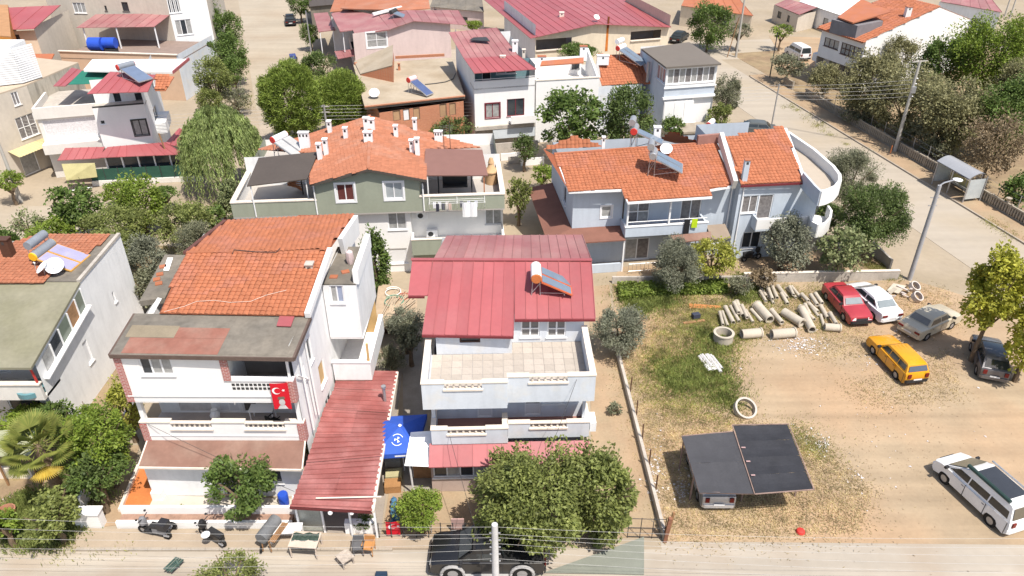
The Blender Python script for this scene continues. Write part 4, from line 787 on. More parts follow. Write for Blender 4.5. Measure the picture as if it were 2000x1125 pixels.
# balcony and lower canopies
k = MB(); lbox(L3, 3.55, 9.6, -1.5, .08, 2.85, 3.0, k); k.build('balcony_slab', BLUE2, h.o); lbox(L3, 3.55, 9.6, -1.5, -1.35, 3.0, 3.62).build('balcony_parapet', BLUE2, h.o); lbox(L3, 3.5, 9.65, -1.54, -1.31, 3.623, 3.68).build('coping', SNOW, h.o); lbox(L3, 3.55, 3.7, -1.348, .08, 3.0, 3.62).build('balcony_side', BLUE2, h.o); lbox(L3, 9.45, 9.6, -1.348, .08, 3.0, 3.62).build('balcony_side', BLUE2, h.o)
k = MB(); k.tube([L3(3.6, -1.42, 4.0), L3(9.5, -1.42, 4.0)], .03, 6); k.build('handrail', SNOW, h.o)
for u in (3.65, 6.7): lbox(L3, u - .06, u + .06, -1.48, -1.36, 3.68, 6.0).build('balcony_post', SNOW, h.o)
q = [P(1170, 479, 2.7), P(1216, 475, 2.7), P(1190, 447, 3.0), P(1117, 450, 3.0)]
c = [P(1072, 400, 3.0), P(1112, 450, 3.0)]
MB().slab([L3(-1.3, -1.6, 2.7), L3(3.6, -1.6, 2.7), L3(3.6, -.02, 3.05), L3(-.02, -.02, 3.05), L3(-.02, 8, 3.05), L3(-2.0, 8, 2.7), L3(-2.0, -1.0, 2.7)], .08).build('porch_roof', mat('red_brown_felt', (.20, .095, .07), var=.1), h.o)
for u in (3.5,): lbox(L3, u, u + .1, -1.5, -1.4, 0, 2.65).build('porch_post', SNOW, h.o)
lbox(L3, 0, 3.6, -1.45, -1.3, 0, .7).build('porch_wall', BLUE2, h.o)
MB().slab([P(1318, 474, 2.75), P(1391, 466, 2.75), P(1388, 452, 3.0), P(1310, 460, 3.0)], .08).build('porch_roof', FELTB, h.o); MB().slab([P(1391, 467, 2.8), P(1428, 464, 2.8), P(1416, 437, 3.05), P(1379, 440, 3.05)], .08).build('porch_roof', mat('tan_sheet', (.27, .215, .165), var=.06), h.o)
k = [L3(13.7, -1.95)[:2], L3(17.3, -1.95)[:2]]; lbox(L3, 13.2, 17.2, -1.7, -.77, 2.75, 2.9).build('balcony_slab', BLUE2, h.o); lbox(L3, 13.2, 17.2, -1.7, -1.56, 2.9, 3.7).build('balcony_parapet', WHITE, h.o); lbox(L3, 13.2, 13.34, -1.558, -.77, 2.9, 3.7).build('balcony_side', BLUE2, h.o)
MB().tube([L3(11.7, -.02, 6.0), L3(11.7, -.02, .1)], .05, 6).build('drain_pipe', SNOW, h.o); MB().tube([L3(12.2, -.82, 6.0), L3(12.2, -.82, .1)], .05, 6).build('drain_pipe', SNOW, h.o); MB().tube([L3(3.7, -.05, 5.9), L3(3.7, -.05, 2.9)], .05, 6).build('drain_pipe', DKBR, h.o)
for nm, u, c, z in (('black trousers', 8.0, (.02, .02, .022), 2.9), ('lime green towel', 8.55, (.45, .62, .02), 3.35)): 
    MB().box((-.2, -.03, z - 4.0), (.2, .03, .02)).build('garment', mat(nm.replace(' ', '_'), c, rough=.9), None, loc=(0, 0, 0), label=f'{nm} hanging over the balcony rail of the sky blue house', cat='laundry').location = Vector(L3(u, -1.6, 4.0))
p = rp3(1272, 338); solar(p, math.radians(-12), 'large steel solar heater on a tall stand in the middle of the sky blue roof', tank=STEEL, cap=STEEL, n=2, wid=.85, lng=1.9, drop=.95, tanklen=1.2, th=1.5, two=True)
p = rp3(1240, 290); solar(p + (0, .8, -.4), math.radians(-15), 'steel solar heater with red drum end behind the ridge of the sky blue roof', tank=STEEL, cap=REDP, n=1, wid=1.0, lng=1.9, drop=.8, tanklen=1.2, th=1.6, two=True)
dish(rp3(1300, 304), math.radians(-100), 'white satellite dish beside the large solar heater on the sky blue roof', .45)
chimney(h.o, 0, 0, 0, .22, .22, .8, SNOW, p=rp3(1178, 288)); chimney(h.o, 0, 0, 0, .5, .4, 1.0, SNOW, p=rp3(1283, 276) + (0, .3, 0))
# ---------------------------------------------------------------- third row
h = House('narrow_white_house', 'narrow white three storey house with red panel roof beside the bare brick house', 'house', (-.5, 77, 0)); 
L = lframe((-3.6, 71.9), 12.5); wF = Wall(L(0, 0), L(6, 0), 0, 9, WHITE)
W5 = 5.95
w = h.wall(L(0, 0), L(W5, 0), 2.3, 6.05, WHITE); h.wall(L(0, .5), L(W5, .5), 0, 2.3, CONC); h.wall(L(0, 11), L(0, 0), 0, 6.05, GREYW); wr = h.wall(L(W5, 0), L(W5, 11), 0, 8.0, GREYW); h.wall(L(0, 11), L(0, 2), 6.05, 8.0, GREYW, gable=[(0, 9.1), (9, 8.1)]); h.wall(L(W5, 11), L(0, 11), 0, 8.5, GREYW)
wb = h.wall(L(0, 2.3), L(W5, 2.3), 6.05, 8.0, mat('teal_wall', (.16, .27, .30), var=.15))
h.win(w, 948, 203, 976, 229, 2, 1, fm=mat('dark_red_frame', (.18, .03, .04), rough=.5), gm=GLASSC, trim=.1); h.win(w, 990, 194, 1024, 225, 2, 1, fm=MATS['dark_red_frame'])
h.wins(wb, 1.2, 6.1, 2.1, 7.9, 1, 1, name='door', sill=False); h.wins(wb, 2.6, 6.6, 4.6, 7.8, 2, 1)
h.finish()
lbox(L, 0, W5, 0, 2.3, 5.95, 6.05).build('floor_slab', CONC, h.o); lbox(L, 0, W5, 0, .15, 6.06, 6.75).build('balcony_parapet', WHITE, h.o); MB().tube([L(0, .07, 6.9), L(W5, .07, 6.9)], .03, 6).build('handrail', SNOW, h.o); lbox(L, 0, .12, .152, 2.3, 6.06, 8).build('side_wall', GREYW, h.o)
lbox(L, -.05, W5, -.35, .0, 2.0, 2.35).build('canopy_slab', CONC, h.o); lbox(L, 1.7, W5, -.3, -.25, 1.0, 1.95).build('awning', mat('white_awning', (.6, .64, .66), var=.1), h.o); lbox(L, -.2, W5, -1.6, -1.45, 0, 1.0).build('yard_wall', CONC, h.o); lbox(L, 3.4, W5, -.9, -.75, 2.75, 3.35).build('balcony_parapet', WHITE, h.o); lbox(L, 3.4, W5, -.9, -.003, 2.6, 2.75).build('balcony_slab', WHITE, h.o)
e0, e1, t0, t1 = P(926, 143, 7.9), P(1047, 135, 7.9), P(906, 114, 8.4), P(1012, 108, 8.4)
panels(h.o, e0, e1, t0, t1, 8, REDM); panels(h.o, t0 + (0, 0, -.02), t1 + (0, 0, -.02), P(876, 63, 9.2), P(970, 54, 9.2), 8, REDF)
MB().slab([P(917, 78, 9.1), P(957, 80, 9.1), P(950, 72, 9.2), P(925, 73, 9.2)], .06).build('skylight', DFR, h.o)
chimney(h.o, 1006, 100, 8.5, .55, .5, 1.0, SNOW); chimney(h.o, 1023, 107, 8.3, .3, .3, .5, COPE); chimney(h.o, 982, 113, 8.3, .5, .35, .18, COPE)
# white terrace house with orange roof beside it
L = lframe((2.35, 73.6), 10); h = House('white_terrace_house', 'white house with walled roof terrace and orange tiled roof behind the mulberry tree', 'house', L(5, 4))
w = h.wall(L(0, 0), L(6.3, 0), 0, 6.3, WHITE); h.wall(L(6.3, 0), L(6.3, 9), 0, 5.4, WHITE); h.wall(L(0, 9), L(0, 0), 0, 6, WHITE); h.wall(L(6.3, .6), L(11.0, .6), 0, 5.2, BLUE); h.wall(L(11, .6), L(11, 9), 0, 5.2, BLUE); h.wall(L(11, 9), L(0, 9), 0, 5, WHITE)
wb = h.wall(L(0, 4.3), L(5.6, 4.3), 5.4, 7.3, WHITE); h.wins(wb, 4.6, 6.0, 5.4, 7.0, 2, 1, fm=DFR); h.finish()
lbox(L, 0, 6.3, .15, 4.3, 5.3, 5.4).build('terrace_floor', OFFW, h.o); lbox(L, -.05, 6.4, -.06, .2, 6.303, 6.4).build('coping', COPE, h.o); lbox(L, 0, .15, .2, 4.3, 5.4, 6.3).build('side_parapet', WHITE, h.o)
k = MB(); k.add([L(6.1, .2, 5.4), L(6.3, .2, 5.4), L(6.3, 4.5, 5.4), L(6.1, 4.5, 5.4), L(6.1, .2, 6.4), L(6.3, .2, 6.4), L(6.3, 4.5, 8.0), L(6.1, 4.5, 8.0)], [(3, 2, 1, 0), (4, 5, 6, 7), (0, 1, 5, 4), (1, 2, 6, 5), (2, 3, 7, 6), (3, 0, 4, 7)]); k.build('curved_side_wall', WHITE, h.o)
a = [P(1055, 128, 7.5), P(1140, 122, 7.5), P(1140, 112, 7.8), P(1058, 119, 7.8)]; MB().slab(a, .1).build('tile_coping', TILE, h.o)
r = [P(1175, 168, 5.2), P(1258, 163, 5.2), P(1252, 104, 7.2), P(1168, 108, 7.2)]; r2 = [P(1258, 163, 5.2), P(1281, 160, 5.4), P(1262, 104, 7.2), P(1252, 104, 7.2)]
MB().poly(r).build('roof_deck', MATS['roof_underlay'], h.o); tiles(h.o, r, TILE, .3, .34, 200); MB().slab(r2, .12).build('side_roof', TILE, h.o)
chimney(h.o, 1139, 112, 7.5, .7, .5, 1.1, SNOW, capm=TILE); chimney(h.o, 1058, 122, 7.3, .8, .5, .6, SNOW, capm=TILE); chimney(h.o, 1177, 120, 7.0, 1.2, .5, .6, SNOW); p = P(1264, 160, 5.4); MB().tube([p, p + (0, 0, 2.0)], .16, 10).build('flue_pipe', STEEL, h.o)
s = P(1213, 92, 8.0); solar(s - (0, 0, 1.3), math.radians(-38), 'solar heater with two red drum ends behind the white terrace house', cap=REDP, n=2, wid=.8, lng=2.6, drop=1.2, tanklen=1.3, th=1.3, two=True)
# pale blue house with brown roof and glazed veranda
f = [P(1302, 131, 8.0), P(1407, 124, 8.0)]; d = f[1][:2] - f[0][:2]; yw = math.degrees(math.atan2(d[1], d[0])); L = lframe(f[0][:2] + np.array([.1, .35]), yw); wd = np.linalg.norm(d) - .25
h = House('brown_roofed_house', 'pale blue and white house with flat brown roof and a row of veranda windows', 'house', L(3, 3))
w = h.wall(L(0, 0), L(wd, 0), 5.9, 7.85, WHITE); h.wins(w, .15, 6.2, wd - .15, 7.7, 8, 1, fw=.09, gm=[GLASSC, CURT]); w2 = h.wall(L(0, 0), L(wd, 0), 4.9, 5.9, BLUE2)
w3 = h.wall(L(0, .2), L(wd, .2), 0, 4.9, WHITE); wl = h.wall(L(0, 7), L(0, 0), 0, 7.85, BLUE2); h.wall(L(wd, 0), L(wd, 7), 0, 7.85, WHITE); h.wall(L(wd, 7), L(0, 7), 0, 8, WHITE); h.wins(wl, 4.7, 6.2, 6.8, 7.6, 3, 1, gm=[mat('pink_pane', (.35, .24, .24), rough=.2), GLASSC]); h.finish()
lbox(L, -.1, wd + .1, -.12, .0, 5.8, 5.92).build('sill_band', SNOW, h.o); lbox(L, -.1, wd + .1, -.15, .19, 4.75, 4.95).build('floor_band', SNOW, h.o); lbox(L, .1, wd * .6, -.06, .18, 2.2, 4.5).build('roller_blind', SNOW, h.o)
for i in range(3): lbox(L, .15 + i * 1.05, 1.1 + i * 1.05, -.1, -.063, 2.3, 4.4).build('blind_panel', WHITE, h.o)
MB().slab([L(.05, -.1, 2.3), L(3.6, -.1, 2.3), L(3.6, -1.0, 1.9), L(.05, -1.0, 1.9)], .08).build('blind_awning', SNOW, h.o); MB().slab([L(1.5, -2.2, 2.1), L(wd + .2, -2.2, 2.1), L(wd + .2, -.3, 2.3), L(1.5, -.3, 2.3)], .2).build('flat_porch_roof', mat('tan_porch_roof', (.30, .26, .21)), h.o); lbox(L, 2.0, wd, -2.0, -1.9, 0, 1.9).build('porch_curtain', mat('grey_curtain', (.30, .29, .27), var=.3, scale=6), h.o)
MB().slab([P(1301, 131, 8.02), P(1409, 124, 8.02), P(1346, 82, 8.5), P(1253, 95, 8.5)], .16).build('roof', mat('grey_brown_roof', (.155, .135, .115), rough=.7, var=.05, scale=.3), h.o)
p = L(wd + .2, -2.6, 2.0); solar(P(1388, 240, 3.2) - (0, 0, 1.4), math.radians(-30), 'small solar heater with red drum end in front of the brown roofed house', cap=REDP, n=1, wid=1.2, lng=2.4, drop=1.1, tanklen=1.3, th=1.4, gmat=mat('blue_tubes', (.08, .11, .22), rough=.15))
# bare brick house with concrete roof
z = 5.2; h = House('brick_house', 'unfinished red brick house with bare concrete roof beside the two pines', 'house', (-10, 75, 0))
A, B = P(740, 213, z)[:2], P(905, 190, z)[:2]; C, D = P(872, 114, z)[:2], P(700, 127, z)[:2]
w = h.wall(A, B, 0, z - .35, BRICK); h.wall(B, C, 0, z - .35, BRICK); h.wall(C, D, 0, z, BRICK); h.wall(D, A, 0, z - .35, BRICK); BO = mat('pale_boarding', (.40, .25, .14), var=.12, scale=2)
for q in ((766, 209, 783, 235), (786, 209, 801, 235), (806, 207, 821, 233), (858, 204, 873, 227), (877, 202, 891, 224)): h.win(w, *q, 1, 1, fm=mat('timber_frame', (.22, .14, .09)), gm=BO if q[0] != 786 else SHUT, sill=False)
h.finish(); MB().prism([P(712, 208, z)[:2], P(908, 187, z)[:2], P(882, 112, z)[:2], P(690, 126, z)[:2]], z - .3, z).build('roof_slab', mat('raw_concrete_roof', (.40, .335, .25), var=.1, scale=.4, col2=(.33, .265, .185), c2amt=.4, c2scale=.3), h.o)
k = MB(); k.beam(P(712, 208, z + .05), P(908, 187, z + .05), .2, .12); k.beam(P(772, 112, z + .1), P(868, 107, z + .1), .2, .3); k.beam(P(692, 125, z + .1), P(735, 118, z + .1), .2, .25); k.build('brick_edge', BRICK, h.o)
a, b = P(703, 146, z), P(768, 160, z); MB().add([P(704, 147, z), P(769, 161, z), P(769, 161, z) + (0, 0, 1.7), P(704, 147, z) + (0, 0, .1)], [(0, 1, 2, 3)]).add([P(769, 161, z), P(770, 118, z), P(770, 118, z) + (0, 0, 1.0), P(769, 161, z) + (0, 0, 1.7)], [(0, 1, 2, 3)]).build('stair_house_wall', BRICK, h.o)
MB().slab([P(704, 147, z) + (0, 0, .15), P(769, 161, z) + (0, 0, 1.75), P(770, 119, z) + (0, 0, 1.75), P(692, 122, z) + (0, 0, .15)], .12).build('stair_house_roof', MATS['raw_concrete_roof'], h.o)
chimney(h.o, 780, 137, z, .22, .22, .7, BRICK); dish(P(732, 192, z), math.radians(-85), 'white satellite dish on the roof edge of the bare brick house', .5)
solar(P(806, 180, z), math.radians(-35), 'thin solar heater with blue tubes on the bare concrete roof of the brick house', tank=mat('pink_white_tank', (.7, .5, .5)), cap=REDP, n=1, wid=1.1, lng=2.0, drop=1.1, tanklen=1.0, th=1.3, gmat=MATS['blue_tubes'])
k = MB(); k.tube([P(830, 165, z + .05), P(850, 163, z + .05), P(870, 160, z + .05), P(885, 154, z + .05), P(890, 143, z + .05)], .05, 6); k.build('black_hose', DFR, h.o)
# white house with red roofs (left)
zf = 8.2; h = House('red_canopy_house', 'white house with several red sheet canopies and a green cloth on its roof terrace', 'house', (-34, 67, 0))
L = lframe(P(203, 285, 3.2)[:2] * np.array([1, 1]), 12); A = P(203, 288, 3.0)[:2]; B = P(301, 279, 3.0)[:2]; C = P(383, 214, 5.2)[:2]
d = (B - A) / np.linalg.norm(B - A); nb = np.array([-d[1], d[0]]); Cb = B + nb * 9; Ab = A + nb * 9
w = h.wall(A, B, 2.9, 6.6, WHITE); wr = h.wall(B, Cb, 0, 8.6, GREYW); h.wall(Cb, Ab, 0, 8, WHITE); h.wall(Ab, A, 0, 6.6, WHITE); wb = h.wall(A + nb * 1.6, B + nb * 1.6, 6.5, 8.6, GREYW); wg = h.wall(A + nb * .3, B + nb * .3, 0, 2.9, OFFW)
h.win(w, 256, 235, 292, 263, 2, 1, fm=DFR, gm=GLASSC, trim=.08); h.win(w, 194, 235, 207, 243, 1, 1); h.win(wb, 262, 182, 285, 205, 1, 1, fm=DFR); h.win(wb, 220, 182, 240, 206, 1, 1, fm=DFR, sill=False, name='door')
wx = h.wins(wr, 3.2, 3.3, 5.2, 5.0, 2, 1); h.wins(wr, 6.0, 6.0, 7.2, 7.6, 2, 1)
BW = np.linalg.norm(B - A); La = A - d * 5.0; wl2 = h.wall(La + nb * 1.5, A + nb * 1.5, 0, 6.0, OFFW); h.wall(La + nb * 8, La + nb * 1.5, 0, 6, OFFW); h.wins(wl2, .3, 3.6, 4.6, 5.4, 1, 1, gm=mat('striped_blind', (.62, .60, .60), var=.2, scale=9), fw=.04); h.finish()
q2 = lambda a, b, z: np.array([*(A + d * a + nb * b), z])
for (a0, a1, b0, b1, z0, z1, m, nm) in ((-5.1, -.02, 1.3, 1.5, 5.6, 6.6, OFFW, 'terrace_parapet'), (-5.1, -4.9, 1.5, 6, 5.6, 6.6, OFFW, 'terrace_parapet'), (-5.0, -.02, .5, 1.48, 2.6, 3.5, OFFW, 'balcony_parapet'), (0, BW, .02, .12, 6.6, 6.72, DFR, 'balcony_rail'), (-5, 0, 1.52, 8, 5.9, 6.0, CONC, 'terrace_floor'), (0, BW, .2, 1.6, 6.4, 6.5, CONC, 'balcony_floor'), (BW, BW + .9, 2.6, 6, 2.9, 3.9, GREYW, 'side_balcony')): MB().prism([q2(a0, b0, 0)[:2], q2(a1, b0, 0)[:2], q2(a1, b1, 0)[:2], q2(a0, b1, 0)[:2]], z0, z1).build(nm, m, h.o)
panels(h.o, P(170, 183, 8.5), P(289, 179, 8.5), P(215, 140, 9.3), P(304, 146, 9.3), 6, REDM, name='canopy_panel'); panels(h.o, P(104, 168, 8.0), P(128, 168, 8.0), P(140, 132, 8.3), P(164, 138, 8.3), 2, REDM, name='canopy_panel'); MB().slab([P(133, 165, 8.1), P(190, 163, 8.1), P(222, 139, 8.4), P(160, 138, 8.4)], .03).build('green_cloth', mat('green_cloth', (.025, .16, .115), rough=.9, var=.1), h.o)
k = [P(303, 176, 8.55), P(323, 176, 8.55), P(340, 149, 9.3), P(304, 148, 9.3)]; MB().slab(k, .1).build('roof_deck', TILE, h.o); tiles(h.o, [k[0] + (0, 0, .03), k[1] + (0, 0, .03), k[2] + (0, 0, .03), k[3] + (0, 0, .03)], TILE, .3, .3, 100)
MB().slab([P(163, 136, 9.0), P(338, 140, 9.0), P(368, 115, 9.0), P(180, 116, 9.0)], .2).build('white_back_roof', WHITE, h.o); k = MB(); k.beam(P(338, 141, 9.0), P(369, 115, 9.0), .12, .25); k.build('roof_edge', REDM, h.o)
panels(h.o, P(112, 313, 2.7), P(195, 309, 2.7), P(127, 289, 3.1), P(205, 287, 3.1), 5, REDM, name='canopy_panel'); panels(h.o, P(190, 308, 2.75), P(360, 301, 2.75), P(210, 287, 3.15), P(322, 278, 3.15), 9, REDM, name='canopy_panel'); panels(h.o, P(322, 280, 3.0), P(362, 290, 2.7), P(350, 250, 3.1), P(374, 262, 2.8), 4, REDM, name='canopy_panel')
wq = Wall(P(197, 312, 2.6)[:2] + np.array([0, .8]), P(355, 303, 2.6)[:2] + np.array([0, .8]), 0, 2.5, DFR); MB().add([wq.pt(0, .9), wq.pt(wq.L, .9), wq.pt(wq.L, 2.5), wq.pt(0, 2.5)], [(0, 1, 2, 3)]).build('veranda_glass', GLASS, h.o)
for i in range(6): a = wq.L * i / 5; MB().beam(wq.pt(a, .0, .05), wq.pt(a, 2.5, .05), .12, .12).build('veranda_post', SNOW, h.o)
MB().add([wq.pt(-.3, 0, .06), wq.pt(wq.L, 0, .06), wq.pt(wq.L, .9, .06), wq.pt(-.3, .9, .06)], [(0, 1, 2, 3)]).build('veranda_wall', OFFW, h.o); MB().slab([P(120, 320, 2.4), P(185, 318, 2.4), P(190, 345, 1.2), P(130, 352, 1.2)], .04).build('yellow_awning', mat('pale_yellow_cloth', (.42, .38, .19), var=.12), h.o)
solar(P(245, 128, 10.0) - (0, 0, 1.0), math.radians(-35), 'solar heater with red drum ends and blue panel on the red canopy house roof', cap=REDP, tank=mat('grey_tank', (.22, .24, .27), rough=.35), n=1, wid=1.4, lng=2.4, drop=.8, tanklen=1.5, th=1.0, gmat=mat('blue_grey_glass', (.14, .18, .26), rough=.12))
fn = thing('green_net_fence', 'dark green shade net fence in front of the red canopy house', 'fence', P(270, 352)); fl = [P(183, 362), P(225, 360), P(345, 354), P(400, 352)]
for i in range(3): a, b = fl[i], fl[i + 1]; MB().add([a + (0, 0, .45), b + (0, 0, .45), b + (0, 0, 1.55), a + (0, 0, 1.55)], [(0, 1, 2, 3)]).build('net', mat('green_net', (.03, .085, .06), rough=.9, var=.15), fn)
for i in range(9): p = fl[0] + (fl[3] - fl[0]) * i / 8; MB().tube([p, p + (0, 0, 1.65)], .03, 5).build('post', DFR, fn)
parapet([p[:2] + np.array([0, -.1]) for p in fl], 0, .45, .18).build('base_wall', OFFW, fn)
# beige house (far left)
h = House('beige_house', 'beige three storey house with stained blank side wall and yellow awning over its door', 'house', (-44, 68, 0))
A, B = P(5, 300, 2)[:2], P(118, 300, 0)[:2]; A = np.array([-45.6, 63.9]); B = np.array([-43.5, 66.4]); 
A = P(28, 355, 0)[:2]; B = P(105, 322, 0)[:2]; B2 = B + np.array([1.3, 7.0]); d = (B - A) / np.linalg.norm(B - A); A0 = A - d * 4
zt = 7.6; w = h.wall(A, B, 0, zt, BEIGE); wr = h.wall(B, B2, 0, zt, mat('stained_blank_wall', (.44, .40, .33), var=.1, scale=.6, streak=.45)); wl = h.wall(A0 + np.array([-1.3, .6]), A + np.array([-.0, .0]), 0, 6.2, BEIGE); h.wall(B2, B2 + np.array([-6, 2]), 0, zt, BEIGE); h.wall(B2 + np.array([-6, 2]), A0, 0, zt, BEIGE)
for q, c in (((20, 182, 42, 203), 2), ((28, 232, 78, 260), 3)): h.win(w, *q, c, 1 if c == 2 else 2, gm=CURT)
h.win(wl, 6, 240, 22, 270, 2, 1); h.wins(w, 1.2, .05, 2.8, 2.2, 1, 1, sill=False, name='door'); h.finish()
MB().prism([A, B, B2, B2 + np.array([-6, 2]), A0], zt, zt + .12).build('roof_slab', mat('cream_flat_roof', (.45, .37, .28), var=.06), h.o); a0, a1 = w.pt(.4, 2.75, .03), w.pt(w.L - .2, 2.75, .03); o_ = np.array([w.n[0], w.n[1], 0]) * 1.3; corrugated(h.o, a0 + o_ - (0, 0, .35), a0, a1 + o_ - (0, 0, .35), a1, 12, mat('pale_yellow_awning', (.52, .44, .24), var=.08), .02, name='awning_sheet')
# house with louvred tower and orange wall (top left corner)
h = House('orange_house', 'orange walled house with a white louvred tower at the top left corner', 'house', (-48, 78, 0)); A, B, C = P(0, 145, 5)[:2], P(48, 150, 5)[:2], P(33, 62, 6)[:2]
h.wall(A, B, 0, 9.0, ORANGE); h.wall(B, C, 0, 9.0, ORANGE); h.wall(C, C + np.array([-8, 0]), 0, 9, ORANGE); h.finish(); MB().prism([A, B, C, C + np.array([-8, 0])], 9.0, 9.1).build('roof_slab', mat('orange_tan_roof', (.40, .22, .11)), h.o)
q = [P(5, 157, 8.3), P(42, 157, 8.3), P(65, 157, 8.3), P(36, 82, 9.5)]
c0, c1, c2 = q[0] + (-3, 0, 0), P(43, 158, 8.0), P(64, 156, 8.0)
for i in range(16):
    z = 7.9 + i * .19; MB().beam(np.array([-46.5, 66.9, z]), np.array([c1[0], c1[1], z]), .10, .14).build('louvre', SNOW, h.o); MB().beam(np.array([c1[0] + .03, c1[1], z]), np.array([c2[0], c2[1] + 1.5, z]), .10, .14).build('louvre', SNOW, h.o)
lbox(lambda u, v: np.array([u, v, 0]), -46.5, c1[0] - .1, c1[1] + .1, c1[1] + 2.5, 7.7, 11).build('tower_core', GREYW, h.o)
# ---------------------------------------------------------------- far row of houses
def roofpoly(h, pts, m, name='roof', t=.12): return MB().slab(pts, t).build(name, m, h.o)
A, B = P(695, 125, 2.5)[:2], P(882, 112, 2.5)[:2]; h = House('pink_house', 'pale pink house with red sheet gable roof behind the bare brick house', 'house', (-12, 92, 0))
w = h.wall(A, B, 0, 6.2, PINK); wr = h.wall(B, B + np.array([-3, 12]), 0, 6, PINK); h.wall(A + np.array([-3, 12]), A, 0, 3.0, PINK)
fp = Wall(A + w.n * .5, B + w.n * .5, 0, 9, PINK); f = lambda x, y: fp.pt(*fp.hit(x, y))
zl, za, zr = f(762, 57)[2], f(808, 41)[2], f(913, 49)[2]; ga = np.dot(f(808, 41)[:2] - A, w.d)
w.z1 = max(3.5, min(zl, zr) - .3); gl = np.dot(f(762, 57)[:2] - A, w.d); w.gable = [(0, w.z1 + .02), (gl, zl - .05), (ga, za - .05), (w.L, zr + (za - zr) * .3)]
h.win(w, 715, 64, 756, 91, 2, 2, trim=.15, gm=GLASSC); h.finish()
roofpoly(h, [P(664, 61, zl - .6), P(689, 58, zl - .6), P(693, 67, zl - .6), f(762, 57), P(739, 30, zl), P(665, 16, zl - .5), P(647, 27, zl - .6)], REDF); k0, k1, k2 = f(762, 57), f(808, 41), f(913, 49)
panels(h.o, k0, k1, P(740, 30, zl), P(793, 20, za), 3, REDF); panels(h.o, k1, k2, P(793, 20, za), P(895, 20, zr), 6, REDF)
q = [P(665, 16, zl + .1), P(790, 20, za - .2), P(840, 16, za - .4), P(835, -12, za), P(690, -5, zl)]; roofpoly(h, q, TILE2, 'tiled_roof'); MB().beam(P(728, 28, zl + .3), P(784, 14, zl + .5), .3, .3).build('roof_wall', WHITE, h.o)
for x, y in ((668, 61), (700, 66)): p = P(x, y, zl - .65); MB().beam((p[0], p[1] + .4, 3.2), (p[0], p[1] + .4, zl - .7), .1, .1).build('balcony_post', SNOW, h.o)
panels(h.o, P(660, 115, 3.0), P(702, 107, 3.0), P(653, 100, 3.2), P(690, 96, 3.2), 3, REDF, name='canopy_panel'); MB().slab([P(622, 62, 4.0), P(655, 58, 4.0), P(640, 24, 4.0), P(612, 26, 4.0)], .1).build('side_canopy', REDF, h.o)
for x, y in ((625, 63), (650, 60)): p = P(x, y, 4); MB().beam((p[0], p[1], 0), (p[0], p[1], 3.9), .1, .1).build('canopy_post', SNOW, h.o)
solar(P(768, 22, 7.5) - (0, 0, 1), math.radians(-20), 'dark solar heater on the ridge of the pale pink house', tank=DFR, cap=DFR, n=1, wid=1.2, lng=1.8, drop=.6, th=1.0)
# large cream house
A, B = P(1045, 128, 1)[:2], P(1302, 106, 1)[:2]; h = House('cream_house', 'large cream house with wide red roof and a rust stained chimney wall', 'house', (10, 98, 0)); w = h.wall(A, B, 0, 6.0, CREAM); h.wall(A + np.array([-4, 14]), A, 0, 6, GREYW); wr = h.wall(B, B + np.array([-4, 14]), 0, 6, CREAM)
fp = Wall(A + w.n * .6, B + w.n * .6, 0, 9, CREAM); f = lambda x, y: fp.pt(*fp.hit(x, y)); k0, k1, k2 = f(1036, 75), f(1164, 47), f(1311, 53)
h.hole(w, 1047, 78, 1116, 95); h.hole(w, 1233, 54, 1290, 76); w.z1 = max(w.z1, max(q[3] for q in w.holes) + .05)
w.z1 = min(k0[2], k2[2]) - .25; w.holes = [(a, b, c, min(d, w.z1 - .05)) for a, b, c, d in w.holes]; gA = np.dot(k1[:2] - A, w.d); w.gable = [(0, w.z1 + .1), (gA, k1[2] - .1), (w.L, w.z1 + .1)]
h.finish(); i = MB()
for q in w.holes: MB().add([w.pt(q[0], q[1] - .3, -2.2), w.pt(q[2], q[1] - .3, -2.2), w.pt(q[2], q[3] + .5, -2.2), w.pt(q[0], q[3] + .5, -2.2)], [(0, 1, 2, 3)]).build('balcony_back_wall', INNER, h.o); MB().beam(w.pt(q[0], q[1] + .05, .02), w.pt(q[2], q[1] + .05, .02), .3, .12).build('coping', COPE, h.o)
bk = np.array([-5.2, 17, 0]); panels(h.o, k0, k1, P(940, -5, k0[2]), k1 + bk, 9, REDM); panels(h.o, k1, k2, k1 + bk, P(1232, -3, k2[2]), 9, REDM)
b0 = P(940, -5, k0[2]); c0 = w.pt(gA + 1.0, 0); a0, z0 = w.hit(1184, 100); a1, z1 = w.hit(1184, 50); MB().add([w.pt(a0 - .18, z0, .02), w.pt(a0 + .18, z0, .02), w.pt(a0 + .14, z1, .02), w.pt(a0 - .14, z1, .02)], [(0, 1, 2, 3)]).build('rust_streak', mat('rust_stain', (.50, .16, .03), var=.3, scale=2), h.o)
MB().tube([w.pt(a0, z1 - .3, .1), w.pt(a0, z1 + 1.1, .1)], .14, 8).build('rusty_flue', mat('rusty_steel', (.22, .07, .03), var=.3), h.o); p = f(1098, 27); chimney(h.o, 1097, 32, k1[2] - .3, .6, .5, .5, COPE)
dish(P(1165, 42, k1[2]), math.radians(-60), 'grey satellite dish at the peak of the large cream house', .4)
